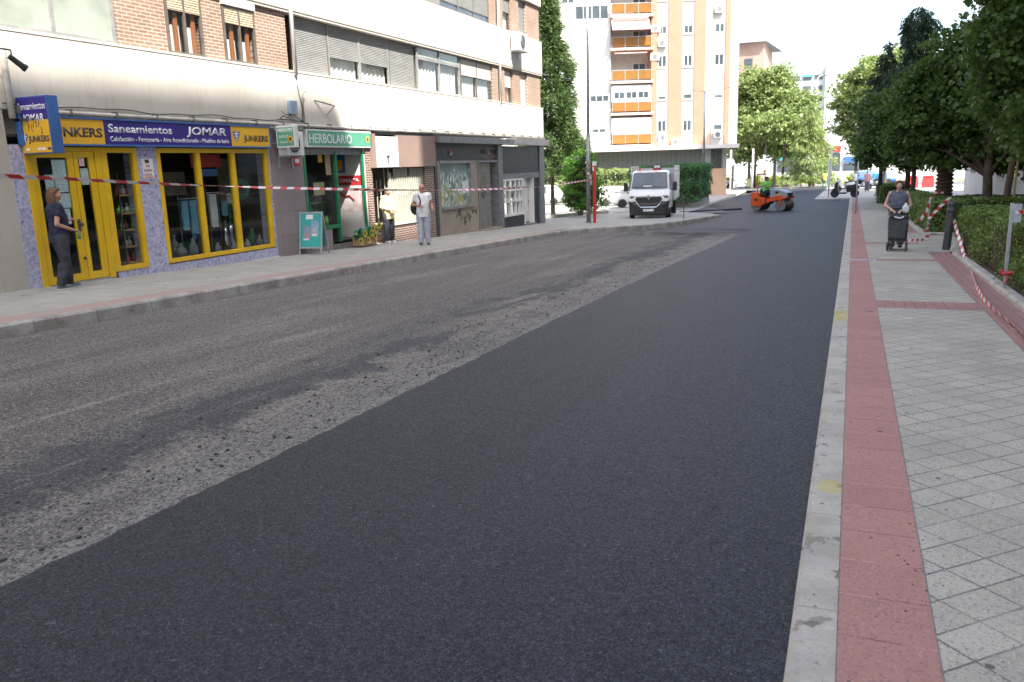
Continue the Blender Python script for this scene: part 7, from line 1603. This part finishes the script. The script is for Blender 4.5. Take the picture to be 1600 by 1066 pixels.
# 5: roller driver, seated
J=stand(hipL=(-.10,-.02,.98),hipR=(.10,-.02,.98),kneeL=(-.14,.40,1.0),kneeR=(.14,.40,1.0),anL=(-.14,.44,.62),anR=(.14,.44,.62),shL=(-.185,.02,1.48),shR=(.185,.02,1.48),elL=(-.25,.16,1.24),elR=(.25,.16,1.24),wrL=(-.15,.40,1.28),wrR=(.15,.40,1.28),head=(0,.06,1.68))
hiv=pm('lime green shirt',(.18,.72,.10),(.14,.6,.08),.8,4)
loc=XF[RL]@Vector((-.44,0,0)); person('seated road roller driver in a bright green shirt and dark trousers',tuple(loc),math.atan2(-.40,.92)-math.pi/2,J,SK3,1.04,head_yaw=.3,girth=1.35,shirt=hiv,sleeve=.6,trousers=pm('navy work trousers',(.02,.025,.05),None,.9,4),shoe=M['black'],hair=(M['black'],'short'),vox=.013)
# 6: distant worker, walking
J=stand(anL=(-.1,.18,.085),kneeL=(-.1,.16,.5),anR=(.1,-.22,.12),kneeR=(.1,-.02,.48),elL=(-.25,.0,1.14),wrL=(-.22,.1,.92),elR=(.25,-.06,1.14),wrR=(.24,-.02,.9))
px,py=-2.75,94; person('distant worker in a fluorescent yellow vest walking beside the sunny pavement',(px,py,G(px,py)-.1),R(20),J,SK3,1.02,shirt=pm('fluorescent yellow vest',(.62,.8,.12),None,.8,3),sleeve=.5,trousers=pm('dark green trousers',(.03,.07,.06),(.2,.35,.2),.9,12),shoe=M['black'],hair=(M['black'],'short'),vox=.018)
for i,(x,y,s,l) in enumerate(((1.1,74.5,M['pink_paper'],'distant person in a pink shirt beside the parked motorbikes'),(.2,77,M['paper'],'distant person in pale clothes behind the parked motorbikes'))):
    person(l,(x,y,G(x,y)),R(180+30*i),stand(),SK2,.97,shirt=s,sleeve=.6,trousers=greyblue,shoe=M['black'],hair=(hb_grey,'short'),vox=.02)
# ================================================================ camera, light, world
cam=bpy.data.cameras.new('camera'); co=bpy.data.objects.new('camera',cam); C.objects.link(co); scene.camera=co
f,yaw,pitch,roll=1279.6,-.39384,.21093,-.03194
cy,sy,cp,sp=math.cos(yaw),math.sin(yaw),math.cos(pitch),math.sin(pitch)
fw=Vector((sy*cp,cy*cp,-sp)); r0=Vector((cy,-sy,0)); u0=r0.cross(fw)
r1=r0*math.cos(roll)+u0*math.sin(roll); u1=-r0*math.sin(roll)+u0*math.cos(roll)
mm=Matrix((r1,u1,-fw)).transposed().to_4x4(); co.matrix_world=mm
cam.sensor_width=36; cam.lens=f/1600*36; cam.clip_end=6000; cam.clip_start=.05
cam.dof.use_dof=True; cam.dof.focus_distance=9.; cam.dof.aperture_fstop=4.
sd=Vector((1,-.78,1.75)).normalized()
elev=math.asin(sd.z); az=math.atan2(sd.x,sd.y)
sun=bpy.data.lights.new('sun','SUN'); sun.energy=4.2; sun.angle=R(.53); sun.color=(1,.95,.87)
so=bpy.data.objects.new('sun',sun); C.objects.link(so); so.rotation_euler=(-sd).to_track_quat('-Z','Y').to_euler(); so.location=(20,-20,60)
W=bpy.data.worlds.new('World'); scene.world=W; W.use_nodes=True; nt=W.node_tree
sky=nt.nodes.new('ShaderNodeTexSky'); sky.sky_type='NISHITA'; sky.sun_disc=False; sky.sun_elevation=elev; sky.sun_rotation=az
sky.dust_density=3.; sky.air_density=1.; sky.ozone_density=1.
bg=nt.nodes['Background']; bg.inputs[1].default_value=.15; hs_=nt.nodes.new('ShaderNodeHueSaturation'); hs_.inputs['Saturation'].default_value=.9; nt.links.new(sky.outputs[0],hs_.inputs['Color']); nt.links.new(hs_.outputs[0],bg.inputs[0])
scene.view_settings.view_transform='Standard'; scene.view_settings.look='None'; scene.view_settings.exposure=1.75; scene.view_settings.gamma=1
scene.cycles.max_bounces=6; scene.cycles.diffuse_bounces=3; scene.cycles.glossy_bounces=3; scene.cycles.transparent_max_bounces=12; scene.cycles.transmission_bounces=3
scene.cycles.use_denoising=True
